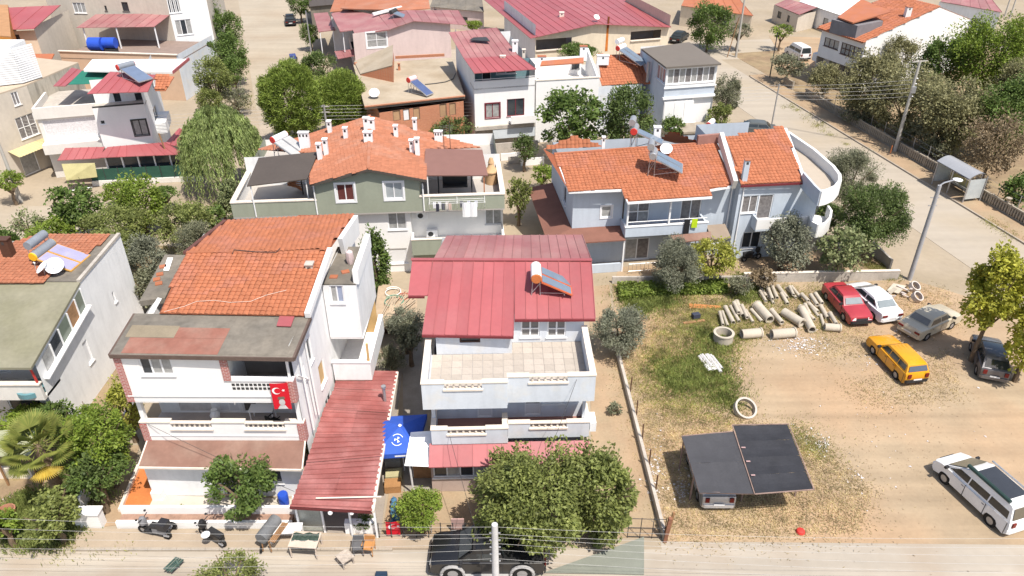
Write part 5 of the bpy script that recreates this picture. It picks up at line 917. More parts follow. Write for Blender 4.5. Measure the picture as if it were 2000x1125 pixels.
# beige block with red pergola
h = House('beige_block', 'beige apartment block with red pergola over a terrace at the top left', 'house', (-45, 92, 0)); A, B = np.array([-51.5, 88.2]), np.array([-37.6, 86.6]); d = (B - A) / np.linalg.norm(B - A); nb = np.array([-d[1], d[0]])
w = h.wall(A, B, 0, 5.2, mat('peach_render', (.58, .42, .30), var=.06)); wr = h.wall(B, B + nb * 9, 0, 5.2, BLUE); w2 = h.wall(A + nb * 8.5 - d * 6, B + nb * 8.5 - d * 4.5, 0, 11, BEIGE); w3 = h.wall(B + nb * 8.5 - d * 4.5, B + nb * 11 - d * .8, 0, 11, GREYW); h.wall(B + nb * 11 - d * .8, B + nb * 20 - d * 3, 0, 11, BEIGE)
h.win(w2, 236, 4, 253, 22, 2, 1, fm=DFR); h.win(w2, 203, 11, 210, 21, 1, 1, fm=DFR); h.win(w2, 140, 5, 170, 26, 3, 1, gm=GLASSC); h.win(w3, 290, 0, 355, 24, 6, 1); h.win(w3, 340, 40, 378, 66, 3, 1); h.finish()
q2 = lambda a, b, z: np.array([*(A + d * a + nb * b), z]); MB().prism([q2(0, 0, 0)[:2], q2(14, 0, 0)[:2], q2(14, 8.4, 0)[:2], q2(0, 8.4, 0)[:2]], 4.4, 4.5).build('terrace_floor', mat('brown_terrace', (.25, .19, .16)), h.o); lbox(lambda a, b: q2(a, b, 0), -.1, 14.1, -.1, .2, 5.203, 5.3).build('coping', COPE, h.o)
panels(h.o, P(149, 54, 7.0), P(302, 52, 7.0), P(187, 28, 7.6), P(336, 26, 7.6), 8, REDF, name='pergola_panel')
for x, y in ((225, 54), (300, 53), (160, 54)): p = P(x, y, 6.95); MB().beam((p[0], p[1] + .2, 4.5), (p[0], p[1] + .2, 6.9), .12, .12).build('pergola_post', SNOW, h.o)
for i, (x, y, r) in enumerate(((190, 96, .72), (217, 94, .6))):
    p = P(x, y, 5.2); o = thing('water_barrel', ['bright blue water tank on legs at the terrace edge under the red pergola', 'shaded blue barrel under the red pergola beside the bright one'][i], 'water tank', p); MB().tube([p + (-.7, 0, .6), p + (.7, 0, .6)], r, 14).build('tank', BLUEP, o, smooth=True); MB().box(tuple(p + (-.6, -.4, -.7)), tuple(p + (.6, .4, .02))).build('stand', DFR, o)
h = House('far_left_house', 'house with red roof and dark windows at the very top left corner', 'house', (-54, 84, 0)); A, B = np.array([-62, 86.5]), np.array([-53.4, 88]); w = h.wall(A, B, 0, 7.6, CREAM); h.wall(B, B + np.array([0, 8]), 0, 8, BEIGE); h.wins(w, 3.2, 5.2, 7.0, 7.2, 2, 1, fm=BFR); h.finish(); panels(h.o, (-62, 86, 7.9), (-53, 87.4, 7.9), (-62, 92, 9.0), (-53, 94, 9.0), 5, REDM); roofpoly(h, [(-61, 84.6, 4.6), (-51.8, 86, 4.4), (-52, 88, 5.0), (-61, 87, 5.2)], TILE, 'lower_roof')
# white house with orange roof (top right)
C, Lq, R = P(1692, 80, 6.3)[:2], P(1607, 53, 6.3)[:2], P(1894, 38, 6.3)[:2]; h = House('white_corner_house', 'tall white house with orange tiled roof beyond the orchard at top right', 'house', (*((C + R) / 2), 0)); wl = h.wall(Lq, C, 2.9, 6.3, WHITE); wr = h.wall(C, R, 0, 6.3, WHITE); far = Lq + (R - C); h.wall(far, Lq, 0, 6.3, WHITE); h.wall(R, far, 0, 6.3, WHITE)
ap = wr.hit(1836, 13); wr.gable = [(0, 6.32), ap, (wr.L, 6.4)]; nb2 = (R - C) / np.linalg.norm(R - C); wg = h.wall(Lq + nb2 * 1.4, C + nb2 * 1.4, 0, 2.9, GREYW)
h.win(wl, 1612, 72, 1636, 98, 3, 1, fm=BFR, gm=GLASSC); h.win(wl, 1645, 82, 1680, 118, 5, 2, fm=BFR, gm=GLASSC, fw=.09); h.wins(wg, 1, .1, 6, 2.4, 6, 1, fm=DFR, gm=CURT); h.finish()
ra = wr.pt(*ap); rb = ra + np.array([*(Lq - C), 0]); e0, e1 = np.array([*(Lq - nb2 * .6), 6.2]), np.array([*(C - nb2 * .6), 6.2]); ov = np.array([*((Lq - C) / np.linalg.norm(Lq - C)), 0]) * .4
MB().slab([e0 + ov, e1, ra, rb + ov], .1).build('roof_deck', TILE, h.o); tiles(h.o, [e1, e0 + ov, rb + ov, ra], TILE, .32, .36, 120); roofpoly(h, [ra, rb, np.array([*far, 6.4]), np.array([*R, 6.4])], TILE, 'back_roof')
u0 = P(1666, 44, 8.0); roofpoly(h, [P(1636, 33, 8.0), u0, P(1741, 22, 8.6), P(1683, -2, 8.6)], TILE, 'upper_roof', .15); k = MB().obox((u0[:2] + P(1741, 22, 8.6)[:2]) / 2 + np.array([-1.2, 1.0]), math.atan2(*(nb2[::-1])), 4.5, 3.6, 6.2, 7.7); k.build('roof_room', mat('dim_room_wall', (.20, .19, .2)), h.o)
chimney(h.o, 1770, 36, 7.6, .6, .6, 1.3, GREYW, capm=TILE); MB().slab([*(w_ for w_ in (np.array([*(Lq + nb2 * .2), 3.0]), np.array([*(Lq + ov[:2] * 2.2 + nb2 * .2), 3.0]), np.array([*(Lq + ov[:2] * 2.2 + nb2 * 2.5), 3.0]), np.array([*(Lq + nb2 * 2.5), 3.0])))], .9).build('side_balcony', GREYW, h.o)
# small far buildings at the top edge
def cabin(name, label, front, back, zt, m, rm, gz=0.0, cat='house'):
    h = House(name, label, cat, P(*front[0], zt)); a, b = P(*front[0], zt), P(*front[1], zt); c, d = P(*back[1], zt + .5), P(*back[0], zt + .5)
    q = [a[:2] * .995 + c[:2] * .005, b[:2] * .995 + d[:2] * .005, c[:2] * .98 + a[:2] * .02, d[:2] * .98 + b[:2] * .02]; ws = h.ring(q, gz, zt - .12, m); h.wins(ws[0], ws[0].L * .2, 1.0, ws[0].L * .35, 1.9, 1, 1, fm=DFR); h.wins(ws[0], ws[0].L * .6, 1.0, ws[0].L * .7, 1.9, 1, 1, fm=DFR); h.finish(); panels(h.o, a + (0, -.3, 0), b + (0, -.3, 0), d, c, 6, rm); return h
cabin('garden_hut', 'small beige hut with faded red roof beside the dry plot at top right', [(1512, 8), (1560, 28)], [(1538, -2), (1597, 14)], 2.6, BEIGE, REDF, cat='hut')
cabin('orange_roofed_house', 'low house with bright orange roof behind the street tree at top right', [(1330, 10), (1470, 30)], [(1345, -20), (1440, -6)], 3.0, CREAM, TILE)
cabin('maroon_roofed_house', 'long house with maroon roof behind the tall white house at top right', [(1835, 2), (1955, 23)], [(1860, -22), (1930, -10)], 3.4, GREYW, REDF)
cabin('long_white_shed', 'long shed with white roof behind the small beige hut', [(1560, 2), (1650, 32)], [(1600, -20), (1690, 2)], 3.0, GREYW, WHITE, cat='shed')
cabin('grey_roofed_house', 'house with grey and orange roof at the top edge beside the left street', [(645, 22), (790, 12)], [(660, -20), (780, -25)], 6.0, GREYW, TILE2)
cabin('dim_house', 'pale house with pink side wall at the top edge between the two red roofs', [(840, 12), (945, 22)], [(850, -15), (940, -10)], 3.0, PINK, GREYC)
cabin('slate_roofed_house', 'low dark roofed house at the top edge beside the left street', [(605, 12), (700, 4)], [(600, -20), (690, -26)], 3.2, GREYC, DKBR)
# ---------------------------------------------------------------- walls and fences
wt = thing('roadside_wall', 'long pale concrete wall of baluster panels along the side road', 'wall', (*rd(-14, 2.4), 0)); PW = mat('pale_precast', (.36, .315, .25), var=.12, scale=1.5, streak=.2); ang = math.atan2(kd[1], kd[0])
bal = MB().lathe((0, 0, 0), [(.06, 0), (.10, .1), (.11, .3), (.07, .48), (.09, .6), (.06, .68)], 6).mesh('baluster', PW, smooth=True)
for i in range(31):
    if i in (9,) : continue
    a0 = -52 + i * 2.1 if i < 30 else 13.6; pn = MB(); c = rd(a0 + 1.02, 2.4); pn.obox(c, ang, 2.02, .1, 0, .22); pn.obox(c, ang, 2.02, .16, .92, 1.05); pn.obox(c + kn * .06, ang, 2.0, .03, .22, .92); o = pn.build('wall_panel', PW, wt)
    MB().obox(rd(a0 - .02, 2.4), ang, .14, .2, 0, 1.12).build('wall_post', PW, wt)
    if i > 4:
        for j in range(7): b = link('baluster', bal, o, (*rd(a0 + .18 + j * .28, 2.37), .22))
for a in (-6, 8, -20): p = rd(a, 2.4); o = MB().lathe((p[0], p[1], 1.12), [(.12, 0), (.1, .1), (.22, .3), (.25, .36)], 8).build('urn', PW, wt)
fp_ = thing('wire_fence', 'thin grey wire fence posts standing behind the roadside wall', 'fence', (*rd(-14, 2.9), 0))
for i in range(22): p = rd(-36 + i * 2.2, 2.9); MB().tube([(p[0], p[1], 0), (p[0], p[1], 1.9)], .03, 5).build('post', STEEL, fp_)
for z in (.9, 1.4, 1.85): MB().tube([(*rd(-36, 2.9), z), (*rd(10, 2.9), z)], .008, 4).build('wire', STEEL, fp_)
o = thing('garden_wall', 'low concrete garden wall with white coping in front of the sky blue house', 'wall', P(1450, 550)); a, b, c = P(1195, 553)[:2], P(1450, 552)[:2], P(1752, 546)[:2]
MB().obox((a + b) / 2, math.atan2(*(b - a)[::-1]), np.linalg.norm(b - a), .16, 0, .55).build('wall_segment', CONC, o); MB().obox((b + c) / 2, math.atan2(*(c - b)[::-1]), np.linalg.norm(c - b), .18, 0, .75).build('wall_segment', CONC, o); MB().obox((b + c) / 2, math.atan2(*(c - b)[::-1]), np.linalg.norm(c - b), .24, .753, .81).build('coping', COPE, o)
d = P(1700, 492)[:2]; e = P(1737, 528)[:2]; MB().obox((d + e) / 2, math.atan2(*(e - d)[::-1]), np.linalg.norm(e - d), .16, 0, .9).build('wall_segment', CONC, o)
o = thing('lot_wall', 'low rough wall with rusty posts between the yard path and vacant lot', 'wall', P(1255, 870)); a, b = P(1205, 690)[:2], P(1298, 1058)[:2]; parapet([a, b], 0, .45, .16).build('base_wall', CONC, o)
for t in (.28, .42, .55, .68, .8): p = a + (b - a) * t + np.array([.12, 0]); MB().beam((p[0], p[1], .3), (p[0] + random.uniform(-.05, .1), p[1] + random.uniform(-.1, .1), 1.35), .06, .06).build('post', BFR, o)
MB().beam((*b, 0), (b[0] + .1, b[1], 1.6), .16, .16).build('gate_post', mat('rusty_post', (.22, .10, .06), var=.3), o); MB().beam((*(b + np.array([.1, .15])), .0), (b[0] + .28, b[1] + .2, 1.75), .1, .1).build('wooden_post', WOOD, o)
o = thing('wire_gate', 'thin brown wire gate beside the rusty corner post of the vacant lot', 'gate', P(1265, 1045)); a, b = P(1296, 1052), P(1225, 1050)
k = MB()
for z in (.1, .7, 1.3): k.tube([a + (0, 0, z), b + (0, 0, z)], .018, 5)
for t in (0, .33, .66, 1): k.tube([a + (b - a) * t, a + (b - a) * t + (0, 0, 1.35)], .02, 5)
k.build('gate_frame', DFR, o)
o = thing('front_planter_wall', 'white double wall with planting strip in front of the white flag house', 'wall', P(400, 1015)); a, b = P(232, 1028)[:2], P(572, 1032)[:2]
MB().obox((a + b) / 2 + np.array([0, .62]), 0, (b - a)[0], .14, 0, .75).build('rear_wall', WHITE, o); MB().obox((a + b) / 2, 0, (b - a)[0], .16, 0, .42).build('front_wall', WHITE, o); MB().obox((a + b) / 2 + np.array([0, .31]), 0, (b - a)[0] - .1, .47, 0, .3).build('soil', mat('reddish_soil', (.30, .19, .14), var=.25, scale=3), o)
o = thing('gate_pillar', 'white block pillar at the left end of the planter wall', 'pillar', P(178, 1030)); p = P(178, 1030); MB().box((p[0] - .6, p[1] - .1, 0), (p[0] + .6, p[1] + .35, .95)).build('pillar_body', WHITE, o); MB().box((p[0] - .66, p[1] - .16, .953), (p[0] + .66, p[1] + .41, 1.03)).build('pillar_cap', SNOW, o)
o = thing('side_path_edge', 'cream edging kerb of the terracotta path beside the white flag house', 'kerb', P(255, 930)); a, b = P(235, 1000)[:2], P(272, 912)[:2]; parapet([a, b], 0, .2, .15).build('kerb', COPE, o)
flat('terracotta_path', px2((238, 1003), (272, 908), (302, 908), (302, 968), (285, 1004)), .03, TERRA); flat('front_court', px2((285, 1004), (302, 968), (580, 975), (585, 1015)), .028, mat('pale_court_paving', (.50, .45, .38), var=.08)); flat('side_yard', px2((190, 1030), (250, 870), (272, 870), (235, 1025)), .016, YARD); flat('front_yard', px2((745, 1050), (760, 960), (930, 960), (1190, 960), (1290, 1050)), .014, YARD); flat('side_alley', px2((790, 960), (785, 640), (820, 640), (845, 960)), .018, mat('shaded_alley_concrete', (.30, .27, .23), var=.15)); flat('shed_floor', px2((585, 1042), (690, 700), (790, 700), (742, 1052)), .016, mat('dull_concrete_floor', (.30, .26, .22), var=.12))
o = thing('leaning_fence', 'white broken fence panels in the overgrown garden left of the white house', 'fence', P(195, 960))
for (x0, y0), (x1, y1) in (((165, 1000), (190, 945)), ((195, 930), (213, 885)), ((235, 860), (262, 820))):
    a, b = P(x0, y0), P(x1, y1); MB().beam(a + (0, 0, .45), b + (0, 0, .55), .06, .9).build('fence_panel', GREYW, o); MB().beam(a + (0, 0, .93), b + (0, 0, 1.03), .12, .06).build('fence_rail', SNOW, o)
# ---------------------------------------------------------------- poles and wires
PC = mat('pole_concrete', (.42, .40, .36), var=.1); wires = []
def pole(label, b, h, r0=.16, r1=.09, arms=(), m=None, lean=(0, 0)):
    o = thing('utility_pole', label, 'pole', b); b = v3(b); t = b + (lean[0], lean[1], h); MB().tube([b - (0, 0, .1), t], [r0, r1], 10).build('shaft', m or PC, o, smooth=True); tips = []
    for z, ang, ln in arms:
        c = b + (t - b) * (z / h); d = np.array([math.cos(ang), math.sin(ang), 0]) * ln / 2; MB().beam(c - d, c + d, .09, .09).build('crossarm', PC, o)
        for s in (-.9, 0, .9):
            q = c + d * s; MB().lathe((q[0], q[1], q[2] + .04), [(.03, 0), (.06, .05), (.03, .1), (.055, .14), (.02, .18)], 7).build('insulator', BFR, o); tips.append(q + (0, 0, .2))
    return o, t, tips
b3 = P(1747, 297); o, t3, tp3 = pole('tall pale pole with a crossbar on the pavement beside the roadside wall', b3, 9.0, .19, .11, ((8.9, math.radians(15), 1.7),)); MB().box(tuple(b3 + (-.2, -.35, 6.0)), tuple(b3 + (.2, -.1, 6.6))).build('junction_box', STEEL, o)
for z in (5.6, 6.2, 6.8, 7.3): MB().lathe((b3[0] + .15, b3[1] - .12, z), [(.03, 0), (.08, .04), (.03, .1)], 7).build('insulator', SNOW, o)
b4 = P(1506, 250); o, t4, _ = pole('short thin pole with fittings on the kerb near the side road junction', b4, 4.7, .08, .07, m=STEEL)
b5 = (*P(640, 262)[:2], 0); b5 = np.array([-18.5, 71.0, 0]); h5 = 7.0; b5 = P(645, 300); h5 = rise(645, 300, 205); o, t5, tp5 = pole('steel lattice pole with lamp standing behind the chimneys of the sage house', b5, h5, .14, .1, ((h5 - .15, 0, 1.0), (h5 - .7, 0, 1.0)), m=STEEL); MB().tube([t5, t5 + (-.9, -.1, -.3)], .04, 6).build('lamp_arm', STEEL, o); MB().box(tuple(t5 + (-1.3, -.2, -.45)), tuple(t5 + (-.8, .0, -.3))).build('lamp_head', SNOW, o)
b2 = P(1776, 546); o, t2, _ = pole('thick grey street lamp pole beside the garden wall corner', b2, 7.4, .17, .13, m=mat('grey_painted_steel', (.36, .36, .37), rough=.45)); MB().tube([t2, t2 + (.3, .1, .15), t2 + (1.0, .3, .25)], .05, 6).build('lamp_arm', STEEL, o); MB().lathe(t2 + (1.3, .35, .15), [(.05, 0), (.3, .06), (.32, .12), (.1, .2)], 10).build('lamp_head', SNOW, o, smooth=True)
for z in (5.9, 6.5): MB().beam(t2 + (-.35, 0, z - 7.4), t2 + (.25, 0, z - 7.4), .05, .05).build('bracket', STEEL, o)
b1 = np.array([-.68, 20.6, 0]); lo = max(z for z in np.arange(4, 12, .02) if proj((b1[0], b1[1], z))[1] > 1024); o, t1, _ = pole('weathered white concrete pole in front of the black pickup', b1, lo, .16, .125, m=mat('white_pole_paint', (.55, .54, .53), var=.15))
for k in range(5): MB().beam(t1 + (-.22, 0, -.5 - k * .42), t1 + (.22, 0, -.5 - k * .42), .05, .05).build('bracket', STEEL, o)
pole('pale leaning pole at the left edge in front of the beige house', P(42, 394), 5.6, .17, .11, lean=(-.1, 0)); pole('tall concrete pole at the street corner near the dry plot', P(1437, 112), 8.5, .17, .1, m=PC); pole('dark wooden stay pole leaning against the corner pole', P(1420, 112), 5.2, .06, .06, m=WOOD, lean=(.9, .3)); pole('thin pole at the left street beside the white dish', P(612, 130), 7.0, .1, .08, m=STEEL); pole('thin brown pole in front of the red canopy house veranda', P(344, 350), 4.4, .07, .06, m=WOOD, lean=(-.5, 0)); pole('slim dark pole at the end of the roadside wall', P(1503, 152), 5.6, .08, .06, m=DFR); pole('first of two pale posts at the far right top corner', P(1962, 32), 4.5, .12, .1); pole('second of two pale posts at the far right top corner', P(1972, 36), 4.5, .12, .1)
def wire(label, a, b, sag, group, r=.014, m=None):
    a, b = v3(a), v3(b); n = 14; MB().tube([a + (b - a) * t - (0, 0, sag * 4 * t * (1 - t)) for t in np.linspace(0, 1, n)], r, 4).build('overhead_wire', m or mat('pale_wire', (.42, .41, .39), rough=.6), None, loc=a, label=label, cat='wire', group=group)
ORD = ['topmost', 'second', 'third', 'fourth', 'fifth', 'lowest']
for i in range(6): wire(f'{ORD[i]} wire down the white pole running left over the near street', t1 + (-.1, 0, -.15 - [0, .42, .62, .98, 1.35, 1.9][i]), t1 + (-24, 1.0 - .2 * i, -.55 - i * .42), .25, 'wires left of the white pole', .006); wire(f'{ORD[i]} wire down the white pole running right past the vacant lot', t1 + (.1, 0, -.15 - [0, .42, .62, .98, 1.35, 1.9][i]), t1 + (24, -.3 - .15 * i, -.4 - i * .36), .3, 'wires right of the white pole', .006)
for i in range(5): wire(f'{ORD[i]} wire from the steel pole behind the sage house to the kerb pole', t5 + (0, 0, -.1 - i * .33), b4 + (0, 0, 4.6 - i * .35), .35, 'wires behind the sage house', .012); wire(f'{ORD[i]} wire between the short kerb pole and the tall crossbar pole', b4 + (0, 0, 4.6 - i * .35), b3 + (0, 0, 7.2 - i * .4), .2, 'wires over the side road', .013); wire(f'{ORD[i]} wire running left from the steel pole over the willow', t5 + (0, 0, -.1 - i * .33), (-60, 64, 5.6 - i * .3), .4, 'wires over the willow', .011)
wire('thin cable slanting down across the brown canopy of the flag house', (*L1(.4, .8)[:2], 4.0), P(575, 960, 2.2), .1, None, .012, DFR); wire('thin cable from the blue house terrace down to the big tree', L2(6.9, .1, 6.9), L2(4.6, -4, 3.5), .1, None, .01, DFR); wire('thin cable from the blue house balcony down to the street', L2(1.0, .1, 3.6), L2(2.6, -6, 2.5), .1, None, .01, DFR)
# bus shelter
o = thing('bus_shelter', 'grey glass bus shelter with curved roof on the roadside pavement', 'bus shelter', (*rd(-15.5, 1.5), .12)); c0 = rd(-17.8, 1.2); S = lambda a, b, z: np.array([*(P(1882, 372)[:2] * 0 + rd(-15.6 + a, 1.25 + b)), z])
vs = []; fs = []
for i in range(9):
    t = i / 8; b = -1.0 + 2.0 * t; z = 2.35 + .42 * math.sin(math.pi * t)
    vs += [S(-2, b, z), S(2, b, z)]
fs = [(2 * i, 2 * i + 1, 2 * i + 3, 2 * i + 2) for i in range(8)]; MB().add(vs, fs).add([p - (0, 0, .05) for p in vs], [f[::-1] for f in fs]).build('curved_roof', mat('smoky_roof_sheet', (.33, .34, .36), rough=.25, var=.05), o, smooth=True)
for a in (-1.95, 0, 1.95):
    for b in (-.85, .85): MB().beam(S(a, b, .12), S(a, b, 2.4), .08, .08).build('post', STEEL, o)
gl = mat('shelter_glass', (.45, .48, .48), rough=.12, spec=.6)
for a in (-1.95, 1.95): MB().add([S(a, -.75, .4), S(a, .75, .4), S(a, .75, 2.2), S(a, -.75, 2.2)], [(0, 1, 2, 3)]).build('end_panel', gl, o)
MB().add([S(-1.9, .85, .5), S(1.9, .85, .5), S(1.9, .85, 1.2), S(-1.9, .85, 1.2)], [(0, 1, 2, 3)]).build('back_panel', mat('yellow_poster', (.50, .44, .20), var=.2), o); MB().obox(S(0, .6, 0), ang, 2.6, .35, .5, .56).build('bench', STEEL, o)
p = rd(-6.5, 1.3); MB().lathe((p[0], p[1], .12), [(.05, 0), (.05, .8), (.03, .82)], 8).build('marker_post', mat('orange_marker', (.55, .18, .06)), None, loc=(p[0], p[1], .12), label='short orange marker post on the roadside pavement', cat='post')
# ---------------------------------------------------------------- vegetation
def leafmesh(name, C, D, S, Wd, m, parent, N=None):
    """one rhombic leaf per row: centre C, length direction D, length S, width Wd"""
    n = len(C); D = D / (np.linalg.norm(D, axis=1, keepdims=True) + 1e-9); R = RNG.normal(size=(n, 3)) if N is None else N
    T = np.cross(D, R); T /= (np.linalg.norm(T, axis=1, keepdims=True) + 1e-9); S = S[:, None]; Wd = Wd[:, None]
    V = np.stack([C - D * S * .5, C + T * Wd * .5 + D * S * .05, C + D * S * .5, C - T * Wd * .5 + D * S * .05], 1).reshape(-1, 3) - W.get(parent, np.zeros(3))
    me = bpy.data.meshes.new(name); me.vertices.add(4 * n); me.vertices.foreach_set('co', V.astype(np.float32).ravel())
    me.loops.add(4 * n); me.loops.foreach_set('vertex_index', np.arange(4 * n, dtype=np.int32)); me.polygons.add(n)
    me.polygons.foreach_set('loop_start', np.arange(0, 4 * n, 4, dtype=np.int32)); me.polygons.foreach_set('loop_total', np.full(n, 4, np.int32))
    me.materials.append(m); me.update(calc_edges=True); me.validate(); return link(name, me, parent)
LEAF = {'dusty': leafmat('leaf_dusty', (.125, .125, .055), (.34, .32, .16)), 'yellow': leafmat('leaf_yellow_green', (.27, .30, .03), (.56, .54, .10), .45), 'green': leafmat('leaf_green', (0.0671, 0.128, 0.0268), (.16, .22, .055)), 'dark': leafmat('leaf_dark', (.05, .085, .022), (.15, .20, .06)), 'bright': leafmat('leaf_bright', (.20, .24, .03), (.48, .47, .10), .45), 'lime': leafmat('leaf_lime', (0.122, 0.207, 0.0244), (.24, .30, .05)),
        'olive': leafmat('leaf_olive', (.115, .125, .07), (.28, .28, .18)), 'grey': leafmat('leaf_grey', (.125, .135, .09), (.29, .30, .215)), 'dry': leafmat('leaf_dry', (0.195, 0.146, 0.0854), (.30, .23, .14)), 'fig': leafmat('leaf_fig', (0.122, 0.171, 0.061), (.29, .31, .15)),
        'willow': leafmat('leaf_willow', (.15, .22, .055), (.36, .42, .16)), 'pine': leafmat('leaf_pine', (.085, .14, .018), (.28, .35, .07), .25), 'khaki': leafmat('leaf_khaki', (.075, .105, .022), (.28, .31, .095)), 'palm': leafmat('leaf_palm', (0.134, 0.183, 0.0366), (.27, .28, .07)), 'gold': leafmat('leaf_gold', (0.427, 0.268, 0.0244), (.52, .38, .06))}
BARK = mat('tree_bark', (.16, .115, .075), var=.25, scale=4, bump=.5)
def trunk(o, base, c, rx, rz, r=.14, limbs=6):
    mb = MB(); base = v3(base); fork = base + (c - base) * .45; mb.tube([base - (0, 0, .15), base + (fork - base) * .5 + (random.uniform(-.1, .1), random.uniform(-.1, .1), 0), fork], [r * 1.35, r, r * .85], 8)
    for i in range(limbs):
        a = 2 * math.pi * i / limbs + random.uniform(-.4, .4); e = c + np.array([math.cos(a) * rx * .75, math.sin(a) * rx * .75, random.uniform(-.2, .7) * rz]); md = (fork + e) / 2 + (0, 0, .15 * rz)
        mb.tube([fork, md, e], [r * .6, r * .4, r * .12], 6)
    mb.build('trunk', BARK, o, smooth=True)
def crownpts(c, rx, ry, rz, k, n, spread=.30, up=.25, hollow=.45):
    d = RNG.normal(size=(k, 3)); d[:, 2] += up; d /= np.linalg.norm(d, axis=1, keepdims=True); rad = RNG.uniform(hollow, 1.0, k) ** .6
    cc = d * rad[:, None] * np.array([rx, ry, rz]) * .82; sz = RNG.uniform(.45, 1.6, k)
    idx = RNG.integers(0, k, n); off = RNG.normal(size=(n, 3)); off /= np.linalg.norm(off, axis=1, keepdims=True); off *= (RNG.uniform(0, 1, n) ** .45 * sz[idx])[:, None] * np.array([rx, ry, rz]) * spread
    p = cc[idx] + off; out = off + cc[idx] * .4; return c + p, out
def tree(label, bbox, gy, kind, name='tree', leaf=.2, asp=.55, dens=1.0, k=34, squash=1.0, tr=.13, group=None, cat='tree', gx=None, spread=.30, hang=0.0, hollow=.45, minz=0.05, droop=-.25, step=True):
    x0, y0, x1, y1 = bbox; cx, cy = (x0 + x1) / 2, (y0 + y1) / 2
    for it in range(14):                             # step the foot towards the viewer until the crown clears the ground
        Y = P(cx, gy + it * 3)[1]; c = onplane(cx, cy, (0, Y, 0), np.array([0, 1.0, 0])); s = CF / proj(c)[2]; rx = (x1 - x0) / 2 / s; ry = rx * squash; hh = (y1 - y0) / 2 / s
        rz = math.sqrt(max(hh * hh - (ry * _s) ** 2, (.35 * rx) ** 2)) / _c; rz = min(rz, hh / _c)
        if not step or c[2] > rz * (.55 if cat != 'tree' else .85) + .1: break
    b = np.array([c[0], Y, 0])
    o = thing(name, label, cat, b, group); area = math.pi * rx * max(rz, rx * .6) * 1.0
    n = int(min(30000, max(700, area * dens * 5.0 / (leaf * leaf * asp * .5)))); C, out = crownpts(c, rx, ry, rz, k, n, spread=spread, hollow=hollow)
    keep = C[:, 2] > minz; C = C[keep]; out = out[keep]; n = len(C); D = out / (np.linalg.norm(out, axis=1, keepdims=True) + 1e-6) + RNG.normal(size=(n, 3)) * .7; D[:, 2] += droop
    N = RNG.normal(size=(n, 3)) * .6 + np.array([0, 0, 1.0]); N2 = np.cross(D, N)
    leafmesh('crown', C, D, RNG.lognormal(0, .28, n) * leaf, RNG.lognormal(0, .25, n) * leaf * asp, LEAF[kind], o, N)
    trunk(o, b, c, rx, rz, tr); return o
T = tree
T('large spreading leafy tree in front of the pale blue house', (910, 842, 1172, 1108), 1058, 'khaki', leaf=.18, k=110, tr=.2, spread=.19, hollow=.35, dens=1.35)
T('leafy tree beside the lot wall, right of the largest front tree', (1080, 848, 1260, 1085), 1040, 'khaki', leaf=.18, k=75, tr=.18, spread=.21, hollow=.35, dens=1.35)
T('round leafy tree before the brown canopy of the flag house', (390, 876, 550, 1022), 1012, 'green', leaf=.18, k=40, spread=.22, hollow=.6)
T('dense round green bush beside the blue parasol alley', (770, 950, 868, 1036), 1043, 'lime', 'bush', .10, cat='bush', k=60, spread=.25, dens=1.5)
T('bushy tree behind the palm in the left garden', (120, 775, 262, 940), 950, 'lime', leaf=.15, k=44)
T('yellow green shrub against the white gable house', (208, 738, 278, 855), 862, 'bright', 'shrub', .16, cat='shrub')
T('small shrub beside the broken white fence', (118, 870, 250, 960), 985, 'green', 'shrub', .14, cat='shrub')
T('fig tree with large leaves in the back garden', (90, 352, 205, 455), 480, 'green', leaf=.26, asp=.8, k=30)
T('broad green tree in the middle of the back garden', (215, 332, 322, 445), 455, 'lime', leaf=.2)
T('olive green bush between the fig and the broad garden tree', (140, 405, 300, 480), 505, 'khaki', 'bush', .16, cat='bush')
T('bushy garden tree right of the broad garden tree', (300, 388, 430, 485), 505, 'khaki', leaf=.18)
T('grey green garden tree behind the flag house roof', (345, 430, 425, 520), 545, 'olive', leaf=.13, asp=.35)
T('shadowed grey green shrub next to the tall white gable wall', (245, 460, 330, 560), 600, 'grey', 'shrub', .13, cat='shrub')
T('young leafy shoots beside the back lane at the left', (18, 405, 88, 475), 490, 'fig', 'shrub', .2, cat='shrub', dens=.5)
T('leafy shrub at the left edge behind the chimney', (-20, 440, 60, 560), 575, 'green', 'shrub', .2, cat='shrub')
T('dark shrub at the left edge below the beige house', (-15, 330, 45, 375), 400, 'lime', 'shrub', .16, cat='shrub')
T('tall street tree at the top of the left street', (395, 12, 478, 110), 128, 'green', leaf=.22, group=None); T('second street tree below the tall one at the left street', (400, 60, 483, 145), 170, 'green', leaf=.22); T('khaki street tree between the green street tree and the willow', (378, 112, 455, 200), 225, 'khaki', leaf=.2); T('sparse shrub at the street edge above the willow', (430, 165, 492, 218), 225, 'olive', 'shrub', .18, cat='shrub', dens=.5); T('dark tree at the street edge above the two pines', (585, 95, 660, 160), 175, 'dark', leaf=.2); T('small tree at the top edge of the left street', (560, -15, 610, 30), 45, 'green', leaf=.22); T('small street bush beside the white dish', (585, 45, 625, 90), 100, 'green', 'bush', .18, cat='bush')
T('dusty tree behind the orange walled house', (45, 55, 158, 122), 150, 'khaki', leaf=.2)
T('large leaved mulberry tree between narrow white house and sky blue house', (1042, 165, 1190, 305), 318, 'green', leaf=.34, asp=.75, k=44, spread=.24); T('darker tree right of the mulberry before the pale blue house', (1170, 165, 1295, 295), 318, 'dark', leaf=.24, k=40); T('slim tree under the porch roof of the brown roofed house', (1290, 225, 1345, 270), 290, 'green', leaf=.22)
